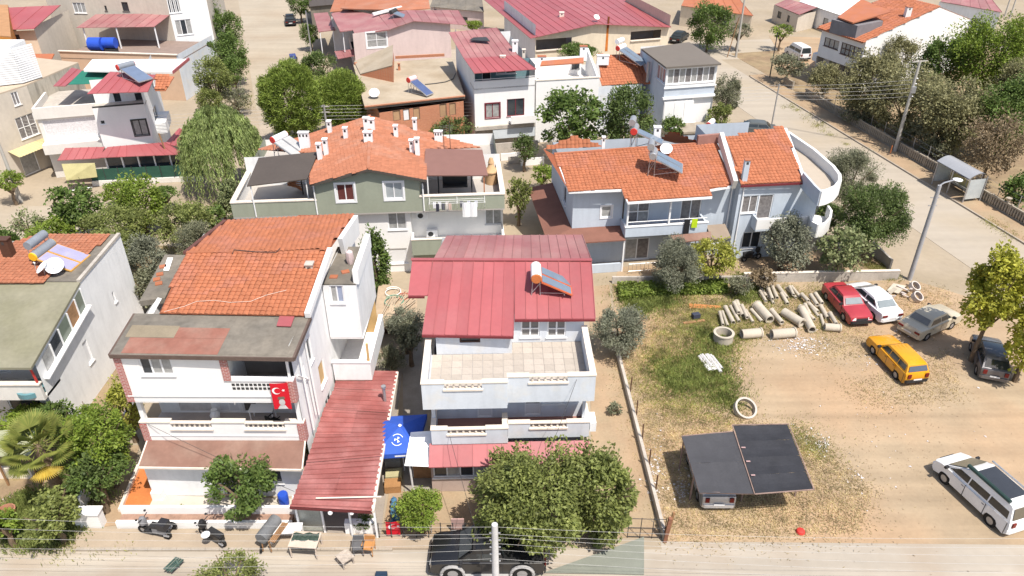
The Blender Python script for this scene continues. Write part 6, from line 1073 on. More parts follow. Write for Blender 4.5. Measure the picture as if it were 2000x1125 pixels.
T('grey green roadside shrub right of the brown roofed house', (1390, 145, 1452, 225), 258, 'olive', 'shrub', .18, asp=.4, cat='shrub'); T('dark roadside shrub below the grey green one', (1378, 195, 1432, 255), 280, 'khaki', 'shrub', .18, cat='shrub')
T('big dark street tree in front of the orange roofed house', (1338, 0, 1435, 92), 102, 'green', leaf=.26, k=44); T('small dry street tree beside the corner pole', (1418, 40, 1470, 80), 100, 'olive', leaf=.22, dens=.6); T('dark round tree at the end of the roadside wall', (1503, 100, 1578, 155), 165, 'olive', leaf=.24); T('young palm like tree at the corner of the dry plot', (1500, 42, 1555, 80), 100, 'lime', leaf=.24, dens=.45)
T('hedge shrub behind the large cream house', (1088, 82, 1172, 118), 150, 'green', 'shrub', .2, cat='shrub'); T('shrub in front of the bare brick house', (838, 220, 930, 282), 300, 'dark', 'shrub', .2, cat='shrub', dens=.7); T('bright shrub beside the pink house and narrow white house', (905, 35, 945, 60), 80, 'lime', 'shrub', .2, cat='shrub')
for lb, q, gy, kd_ in (('leftmost orchard tree before the tall white house', (1640, 95, 1770, 230), 238, 'dusty'), ('khaki orchard tree behind the tall crossbar pole', (1700, 120, 1850, 270), 270, 'dusty'), ('bright green tree at the top right corner of the orchard', (1850, 25, 2020, 200), 215, 'lime'), ('dark orchard tree below the bright corner tree', (1775, 150, 1930, 300), 305, 'dusty'), ('wide orchard tree right of the tall crossbar pole', (1890, 150, 2030, 300), 312, 'green'), ('shaded orchard tree against the roadside wall', (1640, 180, 1745, 262), 240, 'olive'), ('dry brown leafless looking tree behind the bus shelter', (1880, 215, 2010, 345), 362, 'dry'), ('low orchard tree over the wall left of the bus shelter', (1770, 215, 1880, 312), 300, 'olive'), ('dark bush right of the bus shelter', (1960, 335, 2020, 405), 408, 'green'), ('orchard tree in the middle of the upper row', (1790, 70, 1900, 180), 205, 'green')): T(lb, q, gy, kd_, leaf=.24, k=46, dens=.55 if kd_ == 'dry' else 1.1, hollow=.4, step=False)
T('feathery grey olive tree behind the curved terrace of the sky blue house', (1600, 285, 1725, 410), 430, 'olive', leaf=.17, asp=.28, k=54, dens=1.0); T('dark round tree at the corner by the lamp pole', (1640, 350, 1778, 485), 508, 'dark', leaf=.17, asp=.4, k=60, dens=1.4); T('grey leaved tree in front of the sky blue house balcony', (1480, 415, 1588, 525), 528, 'grey', leaf=.17, k=36); T('pale fig tree left of the corner wall', (1590, 435, 1700, 532), 540, 'fig', leaf=.26, asp=.75, k=36); T('grey olive tree overhanging the garden wall', (1272, 462, 1372, 572), 566, 'grey', leaf=.14, asp=.3, k=40, dens=1.2); T('bright green vine bush beside the grey olive tree', (1342, 462, 1442, 548), 552, 'bright', 'bush', .18, cat='bush', k=40); T('dark weedy bush beside the vine at the garden wall', (1415, 535, 1470, 575), 578, 'olive', 'bush', .14, cat='bush')
T('grey green tree behind the pale blue house at the lot wall', (1155, 590, 1268, 690), 692, 'grey', leaf=.14, asp=.4, k=46, dens=1.3)
T('yellow leaved tree at the right edge over the parked cars', (1884, 472, 2020, 662), 705, 'yellow', leaf=.21, asp=.75, k=90, spread=.2, hollow=.3, dens=1.6); T('yellow leaved twin tree at the right frame edge', (1968, 560, 2080, 740), 745, 'yellow', leaf=.21, asp=.75, k=44, spread=.22)
T('olive shrub in the alley between flag house and pale blue house', (748, 598, 832, 668), 690, 'grey', 'shrub', .12, asp=.4, cat='shrub'); T('spiky pale shrub at the back end of the red lean-to', (735, 672, 792, 725), 735, 'olive', 'shrub', .14, asp=.2, cat='shrub'); T('tall leafy tree between the flag house and the sage house', (706, 445, 762, 590), 600, 'green', leaf=.2, k=40)
T('garden shrub at the right end of the sage house', (985, 345, 1042, 425), 440, 'khaki', 'shrub', .2, cat='shrub', dens=.7); T('leafy roadside shrub cut off by the bottom frame edge', (375, 1092, 520, 1165), 1165, 'khaki', 'shrub', .12, cat='shrub', dens=.6, minz=.02); T('small lone shrub on the yard path', (1185, 785, 1218, 810), 808, 'olive', 'shrub', .12, cat='shrub', dens=.4); T('small plant in the paved front court', (345, 985, 362, 1005), 1005, 'lime', 'shrub', .1, cat='shrub', dens=.4); T('flowering shrub in the gap beside the brown canopy', (596, 845, 618, 905), 912, 'bright', 'shrub', .12, cat='shrub', dens=.6); T('potted plants in the planter box of the lean-to', (690, 1008, 735, 1032), 1040, 'dark', 'shrub', .1, cat='plant', dens=.6)
T('pale small shrub by the back lane beside the sage house', (415, 385, 455, 425), 440, 'khaki', 'shrub', .16, cat='shrub')
for lb, q, gy, kd_, nm in (('bright shrub at the left part of the back garden', (55, 420, 150, 500), 520, 'lime', 'shrub'), ('khaki shrub in the lower back garden', (165, 445, 265, 530), 555, 'khaki', 'shrub'), ('grey shrub below the fig tree beside the tiled roof', (130, 450, 190, 500), 520, 'olive', 'shrub'), ('olive shrub near the flag house side roof', (255, 515, 325, 600), 620, 'olive', 'shrub'), ('green shrub behind the ridge of the flag house', (385, 400, 445, 450), 470, 'green', 'shrub'), ('pale leafy shrub at the corner of the sage house', (425, 350, 475, 430), 445, 'fig', 'shrub'), ('low bush along the lane before the green net fence', (190, 350, 260, 400), 412, 'lime', 'bush'), ('low bush right of the lane bush by the net fence', (290, 360, 350, 400), 415, 'green', 'bush'), ('leafy bush left of the narrow white house yard', (1000, 262, 1050, 318), 335, 'dark', 'bush'), ('green shrub beside the dark porch roof of the sky blue house', (1035, 318, 1085, 360), 375, 'lime', 'shrub'), ('street bush between the two tall street trees', (420, 105, 490, 165), 190, 'green', 'bush'), ('khaki bush above the willow by the street', (380, 170, 440, 225), 240, 'khaki', 'bush'), ('long hedge under the balcony at the left edge', (-10, 798, 105, 832), 850, 'lime', 'hedge'), ('thick shrub behind the palm crown', (60, 775, 150, 870), 905, 'green', 'shrub'), ('dark shrub between palm and broken fence', (150, 880, 215, 985), 1000, 'dark', 'shrub'), ('rambling bush over the garden edge at bottom left', (40, 955, 155, 1055), 1062, 'khaki', 'bush'), ('small bush at the bottom left corner', (-20, 985, 35, 1060), 1066, 'lime', 'bush'), ('orchard shrub at the upper end of the roadside wall', (1575, 120, 1650, 190), 196, 'dusty', 'shrub'), ('tall orchard tree behind the bus shelter', (1925, 120, 2040, 250), 268, 'dusty', 'tree'), ('orchard tree at the foot of the tall white house', (1720, 70, 1800, 150), 182, 'dusty', 'tree'), ('shrub at the foot of the curved corner of the sky blue house', (1590, 395, 1650, 450), 470, 'dark', 'shrub'), ('dry weeds bush at the garden wall near the pipes', (1460, 520, 1520, 560), 565, 'dry', 'bush'), ('grey shrub in the alley under the red roof edge', (770, 625, 830, 690), 715, 'olive', 'shrub')): T(lb, q, gy, kd_, nm, leaf=.19, cat=nm, k=38, step='orchard' not in lb)
# two umbrella pines: dense domes of needle tufts
def pine(label, bbox, gy):
    x0, y0, x1, y1 = bbox; b = P((x0 + x1) / 2, gy); c = onplane((x0 + x1) / 2, (y0 + y1) / 2, (0, b[1], 0), np.array([0, 1.0, 0])); b[0] = c[0]; s = CF / proj(c)[2]; rx = (x1 - x0) / 2 / s; hh = (y1 - y0) / 2 / s; rz = math.sqrt(max(hh * hh - (rx * .9 * _s) ** 2, (.5 * rx) ** 2)) / _c
    o = thing('pine_tree', label, 'tree', b, 'umbrella pines'); k = 700; d = RNG.normal(size=(k, 3)); d[:, 2] = d[:, 2] * .8 + .25; d /= np.linalg.norm(d, axis=1, keepdims=True)
    cc = c + d * np.array([rx, rx * .95, rz]) * RNG.uniform(.6, 1.0, k)[:, None] ** .6 * (1 + .07 * np.sin(d[:, :1] * 5 + d[:, 1:2] * 4)); n = 46000; i = RNG.integers(0, k, n); off = RNG.normal(size=(n, 3)) * .2
    D = d[i] * 1.0 + RNG.normal(size=(n, 3)) * .55 + np.array([0, 0, .35]); leafmesh('crown', cc[i] + off, D, RNG.uniform(.22, .42, n), RNG.uniform(.05, .085, n), LEAF['pine'], o); trunk(o, b, c, rx, rz, .22)
pine('larger rounded umbrella pine beside the left street', (512, 128, 632, 268), 292); pine('smaller umbrella pine in front of the bare brick house', (618, 145, 717, 245), 275)
# weeping willow
def willow(label, bbox, gy):
    x0, y0, x1, y1 = bbox; b = P((x0 + x1) / 2, gy); c = onplane((x0 + x1) / 2, y0 + (y1 - y0) * .45, (0, b[1], 0), np.array([0, 1.0, 0])); b[0] = c[0]; s = CF / proj(c)[2]; rx = (x1 - x0) / 2 / s; top = c[2] + (y1 - y0) * .45 / s / _c * .8
    o = thing('willow_tree', label, 'tree', b); k = 720; a = RNG.uniform(0, 2 * math.pi, k); r = rx * RNG.uniform(.1, .98, k) ** .6; C = []; D = []
    for i in range(k):
        z0 = top - (r[i] / rx) ** 2 * (top * .35) + RNG.normal() * .2; L = RNG.uniform(2.4, 5.2) * (.6 + .5 * r[i] / rx); t = np.linspace(0, 1, 46); z = z0 + .25 * t - L * t ** 1.35; rr = r[i] * (1 + .16 * t)
        sway = RNG.normal(size=2) * .12; p = np.stack([b[0] + np.cos(a[i]) * rr + sway[0] * t, b[1] + np.sin(a[i]) * rr + sway[1] * t, z], 1); p = p[p[:, 2] > .35]; C.append(p + RNG.normal(size=p.shape) * .05); D.append(np.tile([sway[0] + .3 * np.cos(a[i]), .3 * np.sin(a[i]), -1.0], (len(p), 1)))
    C = np.concatenate(C); D = np.concatenate(D); n = len(C); leafmesh('crown', C, D + RNG.normal(size=(n, 3)) * .35, RNG.uniform(.22, .4, n), RNG.uniform(.05, .09, n), LEAF['willow'], o)
    trunk(o, b, np.array([b[0], b[1], top * .75]), rx * .8, top * .2, .22, 8)
willow('weeping willow with drooping pale green strands left of the sage house', (356, 205, 506, 385), 375)
# fan palm
b = P(128, 992); o = thing('palm_tree', 'fan palm with yellowing lower fronds in the left garden', 'palm', b); hp = rise(128, 992, 872); top = b + (0, 0, hp)
MB().tube([b - (0, 0, .1), b + (.05, 0, hp * .5), top], [.28, .24, .2], 10).build('trunk', mat('palm_trunk', (.20, .14, .09), var=.3, scale=8, bump=.6), o, smooth=True)
for i in range(34):
    a = i * 2.4 + random.uniform(-.2, .2); el = 1.15 - (i / 34) * 1.75; d = np.array([math.cos(a) * math.cos(el), math.sin(a) * math.cos(el), math.sin(el)]); st = top + d * .15; tip = st + d * random.uniform(.65, .95); sd = np.cross(d, (0, 0, 1)); sd /= np.linalg.norm(sd) + 1e-6; up = np.cross(sd, d); C = []; D = []; 
    for j in np.linspace(-1.25, 1.25, 21): q = d * math.cos(j) + sd * math.sin(j) + up * .12 - np.array([0, 0, .22 * abs(j)]); C.append(tip + q * .38); D.append(q)
    C = np.array(C); D = np.array(D); f = leafmesh('frond', C, D, np.full(len(C), .82), np.full(len(C), .085), LEAF['gold' if i > 25 and i % 2 else 'palm'], o, np.tile(up, (len(C), 1))); mb = MB().tube([st, tip], .02, 4).build('stalk', LEAF['palm'], f)
# grass, weeds and litter: uncountable
def scatter_px(poly, n):
    pts = [P(x, y)[:2] for x, y in poly]; lo = np.min(pts, 0); hi = np.max(pts, 0); out = []
    while len(out) < n:
        c = RNG.uniform(lo, hi, (n, 2)); out += [p for p in c if inpoly(p, pts)]
    return np.array(out[:n])
def blades(name, label, polys, m, h, wd, clump=None, cat='grass', soft=1.0, lay=.5):
    C = []
    for poly, n in polys:
        p = scatter_px(poly, n)
        if clump: k = scatter_px(poly, max(6, int(n / clump))); i = RNG.integers(0, len(k), n); p = k[i] + RNG.normal(size=(n, 2)) * RNG.uniform(.12, .42, len(k))[i][:, None]
        C.append(p)
    C = np.concatenate(C); C += RNG.normal(size=C.shape) * RNG.choice([.12, .35, .75], len(C))[:, None] * soft; n = len(C); hh = RNG.uniform(.3, 1.3, n) * h; D = np.stack([RNG.normal(size=n) * lay, RNG.normal(size=n) * lay, np.ones(n)], 1); c3 = np.column_stack([C, hh * (.42 if lay < 1 else .22) + .015]); o = leafmesh(name, c3, D, hh, RNG.uniform(.6, 1.3, n) * wd, m, None); return tag(o, label, cat, kind='stuff')
GD = leafmat('grass_dry', (.42, .33, .17), (.60, .50, .29), .4, .8); GG = leafmat('grass_green', (.23, .25, .06), (.46, .44, .17), .45, .7); GW = leafmat('weed_green', (.14, .20, .045), (.34, .37, .12), .45)
blades('dry_grass', 'dry yellow grass over the vacant lot and around the carport', [([(1215, 690), (1340, 560), (1400, 600), (1300, 700), (1330, 800), (1500, 830), (1640, 900), (1700, 960), (1680, 1040), (1310, 1055)], 46000), ([(1640, 760), (1850, 680), (1880, 780), (1700, 800)], 3500), ([(1600, 640), (1700, 640), (1720, 700), (1560, 700)], 2500), ([(1700, 560), (1850, 560), (1880, 640), (1780, 640)], 3000)], GD, .15, .04, lay=1.6)
blades('green_grass', 'green grass and low weeds growing across the vacant lot', [([(1290, 640), (1400, 590), (1480, 620), (1440, 700), (1420, 740), (1455, 790), (1430, 830), (1300, 810), (1230, 740)], 34000), ([(1200, 560), (1480, 560), (1500, 620), (1330, 630), (1230, 600)], 9000), ([(1480, 560), (1620, 555), (1650, 640), (1440, 660)], 9000), ([(1560, 830), (1640, 900), (1600, 900), (1530, 840)], 2500)], GG, .15, .035, clump=60)
blades('tall_weeds', 'dense green weed tufts in the middle of the vacant lot', [([(1270, 700), (1400, 690), (1450, 780), (1420, 800), (1300, 760)], 11000), ([(1340, 640), (1420, 640), (1440, 680), (1360, 700)], 3000), ([(1210, 562), (1300, 560), (1340, 590), (1240, 610)], 9000), ([(1430, 540), (1480, 540), (1480, 590), (1440, 590)], 3000)], GW, .26, .05, clump=150)
blades('garden_weeds', 'tangled weeds in the overgrown garden at bottom left', [([(30, 960), (150, 960), (160, 1050), (40, 1070)], 16000), ([(0, 1000), (40, 980), (40, 1060), (0, 1060)], 4000), ([(100, 850), (230, 840), (200, 990), (120, 980)], 6000)], GW, .34, .05, clump=120, soft=.35); blades('verge_weeds', 'sparse weeds along kerbs and pavement edges', [([(30, 1060), (260, 1070), (260, 1085), (30, 1085)], 300), ([(1690, 500), (1760, 545), (1740, 550), (1690, 520)], 1500), ([(1930, 420), (2000, 470), (2000, 480), (1920, 430)], 900), ([(60, 470), (420, 400), (430, 520), (250, 560)], 7000), ([(1540, 200), (1700, 300), (1690, 310), (1530, 210)], 900), ([(430, 180), (490, 190), (480, 230), (430, 230)], 1200)], GG, .22, .04, clump=60, soft=.35)
GI = leafmat('ground_ivy', (.09, .15, .02), (.26, .32, .07)); pts = np.concatenate([scatter_px([(1205, 562), (1420, 556), (1420, 576), (1300, 580), (1210, 590)], 9000)]); n = len(pts); tag(leafmesh('ivy', np.column_stack([pts, RNG.uniform(.05, .55, n)]), RNG.normal(size=(n, 3)), RNG.uniform(.12, .24, n), RNG.uniform(.1, .18, n), GI, None), 'leafy ground creeper along the foot of the concrete garden wall', 'creeper', kind='stuff')
def litter(label, name, m, spots, size, cat):
    mb = MB()
    for x0, y0, x1, y1, n in spots:
        for i in range(n):
            p = P(random.gauss((x0 + x1) / 2, (x1 - x0) / 4), random.gauss((y0 + y1) / 2, (y1 - y0) / 4)); s = random.uniform(.4, 1.4) * size; q = [p + (random.uniform(-s, s), random.uniform(-s, s), random.uniform(.01, .02 + s * .5)) for _ in range(4)]; mb.add(q, [(0, 1, 2), (0, 2, 3), (0, 3, 1), (1, 3, 2)])
    mb.build(name, m, label=label, cat=cat, kind='stuff')
litter('scattered white scraps of paper and plaster over the lot', 'litter', mat('white_scraps', (.60, .57, .57), var=.1), [(1510, 655, 1625, 692, 300), (1440, 650, 1540, 668, 25), (1585, 850, 1618, 890, 90), (1255, 840, 1305, 1000, 130), (1315, 920, 1345, 985, 120), (1640, 690, 1720, 720, 20), (1380, 690, 1450, 720, 25), (1540, 820, 1600, 900, 40), (1640, 900, 1690, 960, 22), (1700, 640, 1800, 660, 14), (1560, 680, 1960, 1040, 50), (0, 950, 50, 1030, 30)], .08, 'litter')
litter('loose pebbles and clods over the dirt lot', 'pebbles', mat('clod', (.33, .24, .155), var=.2), [(1450, 690, 1990, 1050, 900), (1310, 1000, 1700, 1060, 120), (1380, 640, 1500, 700, 60)], .045, 'pebbles')
# ---------------------------------------------------------------- vehicles
def paint(name, c, metal=0.0, rough=.35): return mat('paint_' + name, c, rough=rough, var=.09, scale=1.2, spec=.5, metal=metal, coat=.5)
CGL = mat('car_window_glass', (.028, .034, .036), rough=.06, var=.25, scale=3, spec=.7); CGL2 = mat('windscreen_glass', (.22, .25, .26), rough=.08, var=.12, scale=2, spec=.7); RIM = mat('wheel_rim', (.40, .40, .41), rough=.35, metal=.5); TRIM = mat('black_trim', (.03, .03, .032), rough=.5); LAMPW = mat('headlight_lens', (.62, .62, .60), rough=.12); LAMPR = mat('tail_light_lens', (.17, .018, .016), rough=.2); PLATE = mat('number_plate', (.7, .7, .7))
def car(name, label, cat, at, head, col, L=4.3, Wd=1.65, hood=.92, belt=.95, trunk=.95, roof=1.38, gh=(.55, 1.15, 2.75, 3.35), clear=.2, wr=.29, wb=(.85, 3.35), rear='sedan', rnd=.10, doors=2, rack=None, lower=None, glass=None, fglass=None, group=None, extra=None):
    """body along +x (0 = rear bumper, L = front). gh: rear glass base, roof rear, roof front, windscreen base"""
    o = thing(name, label, cat, (at[0], at[1], 0), group); ca, sa = math.cos(head), math.sin(head); q = lambda x, y, z: np.array([at[0] + (x - L / 2) * ca - y * sa, at[1] + (x - L / 2) * sa + y * ca, z]); hw = Wd / 2
    taper = lambda x: 1 - .09 * abs((x - L / 2) / (L / 2)) ** 5; g0, g1, g2, g3 = gh
    def arch(cx): return [(cx + (wr + .06) * math.cos(t), wr + (wr + .06) * math.sin(t)) for t in np.linspace(0, math.pi, 9)]
    bot = [(L - .06, clear + .08), (L - .18, clear)] + [(x, max(z, clear)) for x, z in arch(wb[1])] + [(x, max(z, clear)) for x, z in arch(wb[0])] + [(.18, clear), (.05, clear + .08)]
    top = [(0.0, .55), (.03, trunk - .12), (.10, trunk - .02), (g0, belt), ] if rear == 'sedan' else [(0.0, .6), (.03, belt - .1), (.06, belt), (g0 + .02, belt + .001)]
    top += [(g3, belt), (g3 + .15, belt - .02), (L - .35, hood - .06), (L - .1, hood - .16), (L - .02, .55), (L, .42)]
    out = bot + top; n = len(out); mb = MB(); ins = [(L / 2 + (x - L / 2) * .985, z - (.05 if z > .6 else 0)) for x, z in out]
    def side(s):
        k = len(mb.v); mb.v += [tuple(q(x, s * hw * taper(x), z)) for x, z in ins] + [tuple(q(x, s * (hw - rnd) * taper(x), z)) for x, z in out]
        for i in range(n):
            j = (i + 1) % n; f = (k + i, k + j, k + n + j, k + n + i); mb.f.append(f if s > 0 else f[::-1]); mb.m.append(0)
        f = tuple(k + i for i in range(n)); mb.f.append(f[::-1] if s > 0 else f); mb.m.append(0); return k
    a = side(1); b = side(-1)
    for i in range(n):
        j = (i + 1) % n; mb.f.append((a + n + i, a + n + j, b + n + j, b + n + i)); mb.m.append(0)
    tw = hw - .07; rw = hw - .24; zb = belt - .03; zr = roof; mid = (g1 + g2) / 2
    sec = [(g0, zb, tw), (g1, zr - .05, rw + .03), (g1 + .12, zr, rw), (mid, zr + .025, rw), (g2 - .1, zr, rw), (g2, zr - .045, rw + .03), (g3, zb, tw)]
    k = len(mb.v)
    for x, z, w in sec: mb.v += [tuple(q(x, w, z)), tuple(q(x, w * .8, z + (.025 if z > zb else 0))), tuple(q(x, -w * .8, z + (.025 if z > zb else 0))), tuple(q(x, -w, z))]
    for i in range(len(sec) - 1):
        for j in range(3): mb.f.append((k + 4 * i + j, k + 4 * i + 4 + j, k + 4 * i + 5 + j, k + 4 * i + 1 + j)); mb.m.append(0)
    for s in (0, 3):
        f = tuple(k + 4 * i + s for i in range(len(sec))); mb.f.append(f if s == 0 else f[::-1]); mb.m.append(0)
    body = mb.build('body', col, o, smooth=True)
    # glass: pillar-to-pillar panes set just proud of the cabin
    wy = lambda z: tw + (rw - tw) * (z - zb) / (zr - zb); xf = lambda z: g3 + (g2 - g3) * (z - zb) / (zr - zb); xr = lambda z: g0 + (g1 - g0) * (z - zb) / (zr - zb); z0, z1 = zb + .08, zr - .1
    def pane(nm, pts, m): MB().poly(pts).build(nm, m, o)
    e = .012
    pane('windscreen', [q(xf(z0) + e + .02, y * (wy(z0) - .1), z0 + .02) for y in (1, -1)] + [q(xf(z1) + e + .02, y * (wy(z1) - .08), z1 + .03) for y in (-1, 1)], fglass or glass or CGL)
    pane('rear_window', [q(xr(z0) - e - .02, y * (wy(z0) - .1), z0 + .02) for y in (-1, 1)] + [q(xr(z1) - e - .02, y * (wy(z1) - .08), z1 + .03) for y in (1, -1)], glass or CGL)
    for s in (1, -1):
        nd = doors; lo0, lo1 = xr(z0) + .14, xf(z0) - .16; hi0, hi1 = xr(z1) + .12, xf(z1) - .1
        for i in range(nd):
            t0, t1 = (i + .03) / nd, (i + .97) / nd; lx = lambda t: lo0 + (lo1 - lo0) * t; hx = lambda t: max(hi0, min(hi1, lo0 + (lo1 - lo0) * t))
            p = [q(lx(t0), s * (wy(z0) + e), z0), q(lx(t1), s * (wy(z0) + e), z0), q(hx(t1) if i < nd - 1 else hi1, s * (wy(z1) + e), z1), q(hx(t0) if i else hi0, s * (wy(z1) + e), z1)]; pane('side_window', p if s < 0 else p[::-1], CGL)
        for cx in wb:
            cc = q(cx, s * (hw * taper(cx) - .1), wr); ax = q(cx, s * (hw * taper(cx) + .01), wr); t = MB().pipe(cc - (ax - cc) * .8, ax, wr, wr * .62, 18).build('wheel', BLACK, o, smooth=True); MB().tube([cc, ax - (ax - cc) * .12], wr * .64, 14).build('rim', RIM, t)
            MB().tube([q(cx, s * (hw - .35), wr + .02), q(cx, s * (hw * taper(cx) - .02), wr + .02)], wr + .045, 16).build('wheel_well', BLACK, o)
        hl = MB(); x = L - .03; hl.add([q(x + .012 - .0, s * hw * .9 * .9, hood - .36), q(x + .012, s * hw * .5, hood - .36), q(x - .045, s * hw * .5, hood - .2), q(x - .075, s * hw * .9 * .9, hood - .2)], [(0, 1, 2, 3) if s < 0 else (3, 2, 1, 0)]); hl.build('headlight', LAMPW, o)
        tz = trunk if rear == 'sedan' else belt; tl = q(-.012, s * hw * .68, 0); MB().obox(tl, head, .06, .34 if rear == 'sedan' else .2, tz - .30, tz - .18 if rear == 'sedan' else tz - .04).build('tail_light', LAMPR, o)
        mp = q(xf(z0) - .1, s * (hw + .06), belt + .05); MB().obox(mp, head, .12, .2, mp[2] - .06, mp[2] + .08).build('wing_mirror', TRIM if col is not None else TRIM, o)
        for i in range(nd + 1):
            xs = lo0 - .1 + (lo1 - lo0 + .2) * i / nd
            if all(abs(xs - cx) > wr + .08 for cx in wb): MB().add([q(xs - .018, s * (hw + .011), clear + .1), q(xs + .018, s * (hw + .011), clear + .1), q(xs + .018, s * (hw + .009), belt - .05), q(xs - .018, s * (hw + .009), belt - .05)], [(0, 1, 2, 3) if s < 0 else (3, 2, 1, 0)]).build('door_seam', TRIM, o)
        for i in range(nd):
            t = (i + .5) / nd; x0d = max(lo0 - .1 + (lo1 - lo0 + .2) * i / nd, wb[0] + wr * .8); x1d = min(lo0 - .1 + (lo1 - lo0 + .2) * (i + 1) / nd - .02, wb[1] - wr - .02)
            if x1d - x0d > .3: d = MB().add([q(x0d, s * (hw + .008), clear + .14), q(x1d, s * (hw + .008), clear + .14), q(x1d, s * (hw + .006), belt - .08), q(x0d, s * (hw + .006), belt - .08)], [(0, 1, 2, 3) if s < 0 else (3, 2, 1, 0)]).build('door', col, o); MB().add([q(x0d + .05, s * (hw + .025), belt - .2), q(x0d + .2, s * (hw + .025), belt - .2), q(x0d + .2, s * (hw + .025), belt - .165), q(x0d + .05, s * (hw + .025), belt - .165)], [(0, 1, 2, 3) if s < 0 else (3, 2, 1, 0)]).build('door_handle', TRIM, d)
    bc = lower or TRIM
    for x, sg in ((-.05, 0), (L - .06, 1)):
        k = MB().slab([q(x + (.11 if sg else 0), -hw * .8, .52), q(x + (.02 if sg else .09), -hw * .93, .52), q(x + (.02 if sg else .09), hw * .93, .52), q(x + (.11 if sg else 0), hw * .8, .52)], .2); k.build('bumper', bc, o)
    MB().add([q(-.062, -.26, .5), q(-.062, .26, .5), q(-.062, .26, .61), q(-.062, -.26, .61)], [(3, 2, 1, 0)]).build('number_plate', PLATE, o)
    MB().add([q(L + .03, -hw * .48, hood - .36), q(L + .03, hw * .48, hood - .36), q(L - .02, hw * .48, hood - .21), q(L - .02, -hw * .48, hood - .21)], [(0, 1, 2, 3)]).build('grille', TRIM, o)
    if extra: extra(o, q, hw)
    return o
def mid(a, b, off, s=1):                             # wheel contacts on the near side -> body centre and heading
    A, B = P(*a)[:2], P(*b)[:2]; d = A - B; h_ = math.atan2(d[1], d[0]); n = np.array([math.sin(h_), -math.cos(h_)]) * s; return (A + B) / 2 + n * off, h_
def rails(o, q, hw):
    for y in (-.35, -.12, .12, .35): MB().beam(q(.6, y, 1.425), q(2.2, y, 1.435), .03, .02).build('roof_rib', MATS['paint_yellow'], o)
c, h_ = mid((1703.5, 691), (1747, 738.6), .74); car('parked_car', 'bright yellow estate car parked on the bare dirt', 'car', c, h_, paint('yellow', (.66, .30, .008)), L=4.2, Wd=1.62, hood=.93, belt=.95, roof=1.40, gh=(.12, .32, 2.35, 2.95), wb=(.85, 3.3), rear='wagon', doors=3, glass=mat('bluish_rear_glass', (.09, .11, .15), rough=.1), fglass=CGL, extra=rails)
c, h_ = mid((1648, 628), (1612, 585), .74, -1); car('parked_car', 'old red saloon with silver windscreen parked beside the concrete pipes', 'car', c, h_, paint('red', (.36, .035, .045), rough=.4), L=4.25, Wd=1.62, roof=1.38, gh=(.75, 1.2, 2.5, 3.05), glass=CGL2, fglass=CGL2)
h2 = math.radians(103); b = P(1738, 634)[:2]; car('parked_car', 'rounded white saloon parked tail first beside the old red car', 'car', b + 2.12 * np.array([math.cos(h2), math.sin(h2)]), h2, paint('white', (.78, .78, .78)), L=4.3, Wd=1.7, hood=.9, belt=.94, trunk=.98, roof=1.36, gh=(.55, 1.25, 2.6, 3.5), glass=CGL2, fglass=CGL2, lower=paint('white', (.78, .78, .78)))
b = (P(1752, 650)[:2] + P(1792, 668)[:2]) / 2; h2 = math.radians(30); car('parked_car', 'beige saloon half in the shade of the yellow leaved tree', 'car', b + 2.1 * np.array([math.cos(h2), math.sin(h2)]), h2, paint('beige', (.50, .44, .33), rough=.4), L=4.45, Wd=1.7, roof=1.38, gh=(.75, 1.3, 2.7, 3.4), glass=mat('grey_rear_glass', (.17, .17, .165), rough=.1), lower=paint('beige', (.40, .345, .25)))
b = (P(1905, 746)[:2] + P(1968, 752)[:2]) / 2; h2 = math.radians(70); car('parked_car', 'dark grey hatchback in the tree shade at the right', 'car', b + 2.0 * np.array([math.cos(h2), math.sin(h2)]), h2, paint('charcoal', (.13, .125, .13), .3), L=4.1, Wd=1.66, hood=.92, belt=.95, roof=1.42, gh=(.1, .75, 2.4, 3.05), wb=(.75, 3.25), rear='wagon', doors=3, lower=paint('charcoal', (.13, .125, .13), .3))
def vanroof(o, q, hw):
    MB().slab([q(.75, -.6, 1.785), q(2.6, -.6, 1.785), q(2.6, .52, 1.785), q(.75, .52, 1.785)], .02).build('roof_panel', mat('dark_solar_sheet', (.045, .05, .06), rough=.3), o)
    MB().tube([q(.55, .66, 1.84), q(3.0, .66, 1.84)], .10, 8).build('rolled_awning', mat('dark_green_roll', (.025, .05, .045), rough=.5), o); MB().beam(q(.5, -.72, 1.8), q(2.9, -.72, 1.8), .06, .08).build('roof_rail', STEEL, o)
c, h_ = mid((1840.8, 941), (1931.5, 1025.6), .83); car('minivan', 'white minivan with dark roof panel and rolled awning on the dirt at right', 'minivan', c, h_, paint('white', (.78, .78, .78)), L=4.65, Wd=1.82, hood=1.0, belt=1.02, roof=1.72, gh=(.08, .32, 2.85, 4.0), wb=(.9, 3.74), wr=.31, rear='wagon', doors=3, lower=paint('white', (.78, .78, .78)), glass=mat('brownish_rear_glass', (.13, .11, .08), rough=.1), fglass=mat('dusty_windscreen', (.22, .20, .15), rough=.1), extra=vanroof)
b = P(1401, 1000)[:2]; car('parked_car', 'silver hatchback parked under the black net carport', 'car', b + 2.05 * np.array([0, 1]), math.radians(90), paint('silver', (.50, .50, .51), .3), L=4.1, Wd=1.72, hood=.95, belt=.98, roof=1.48, gh=(.12, .75, 2.5, 3.3), wb=(.8, 3.3), rear='wagon', doors=2, lower=paint('silver', (.50, .50, .51)))
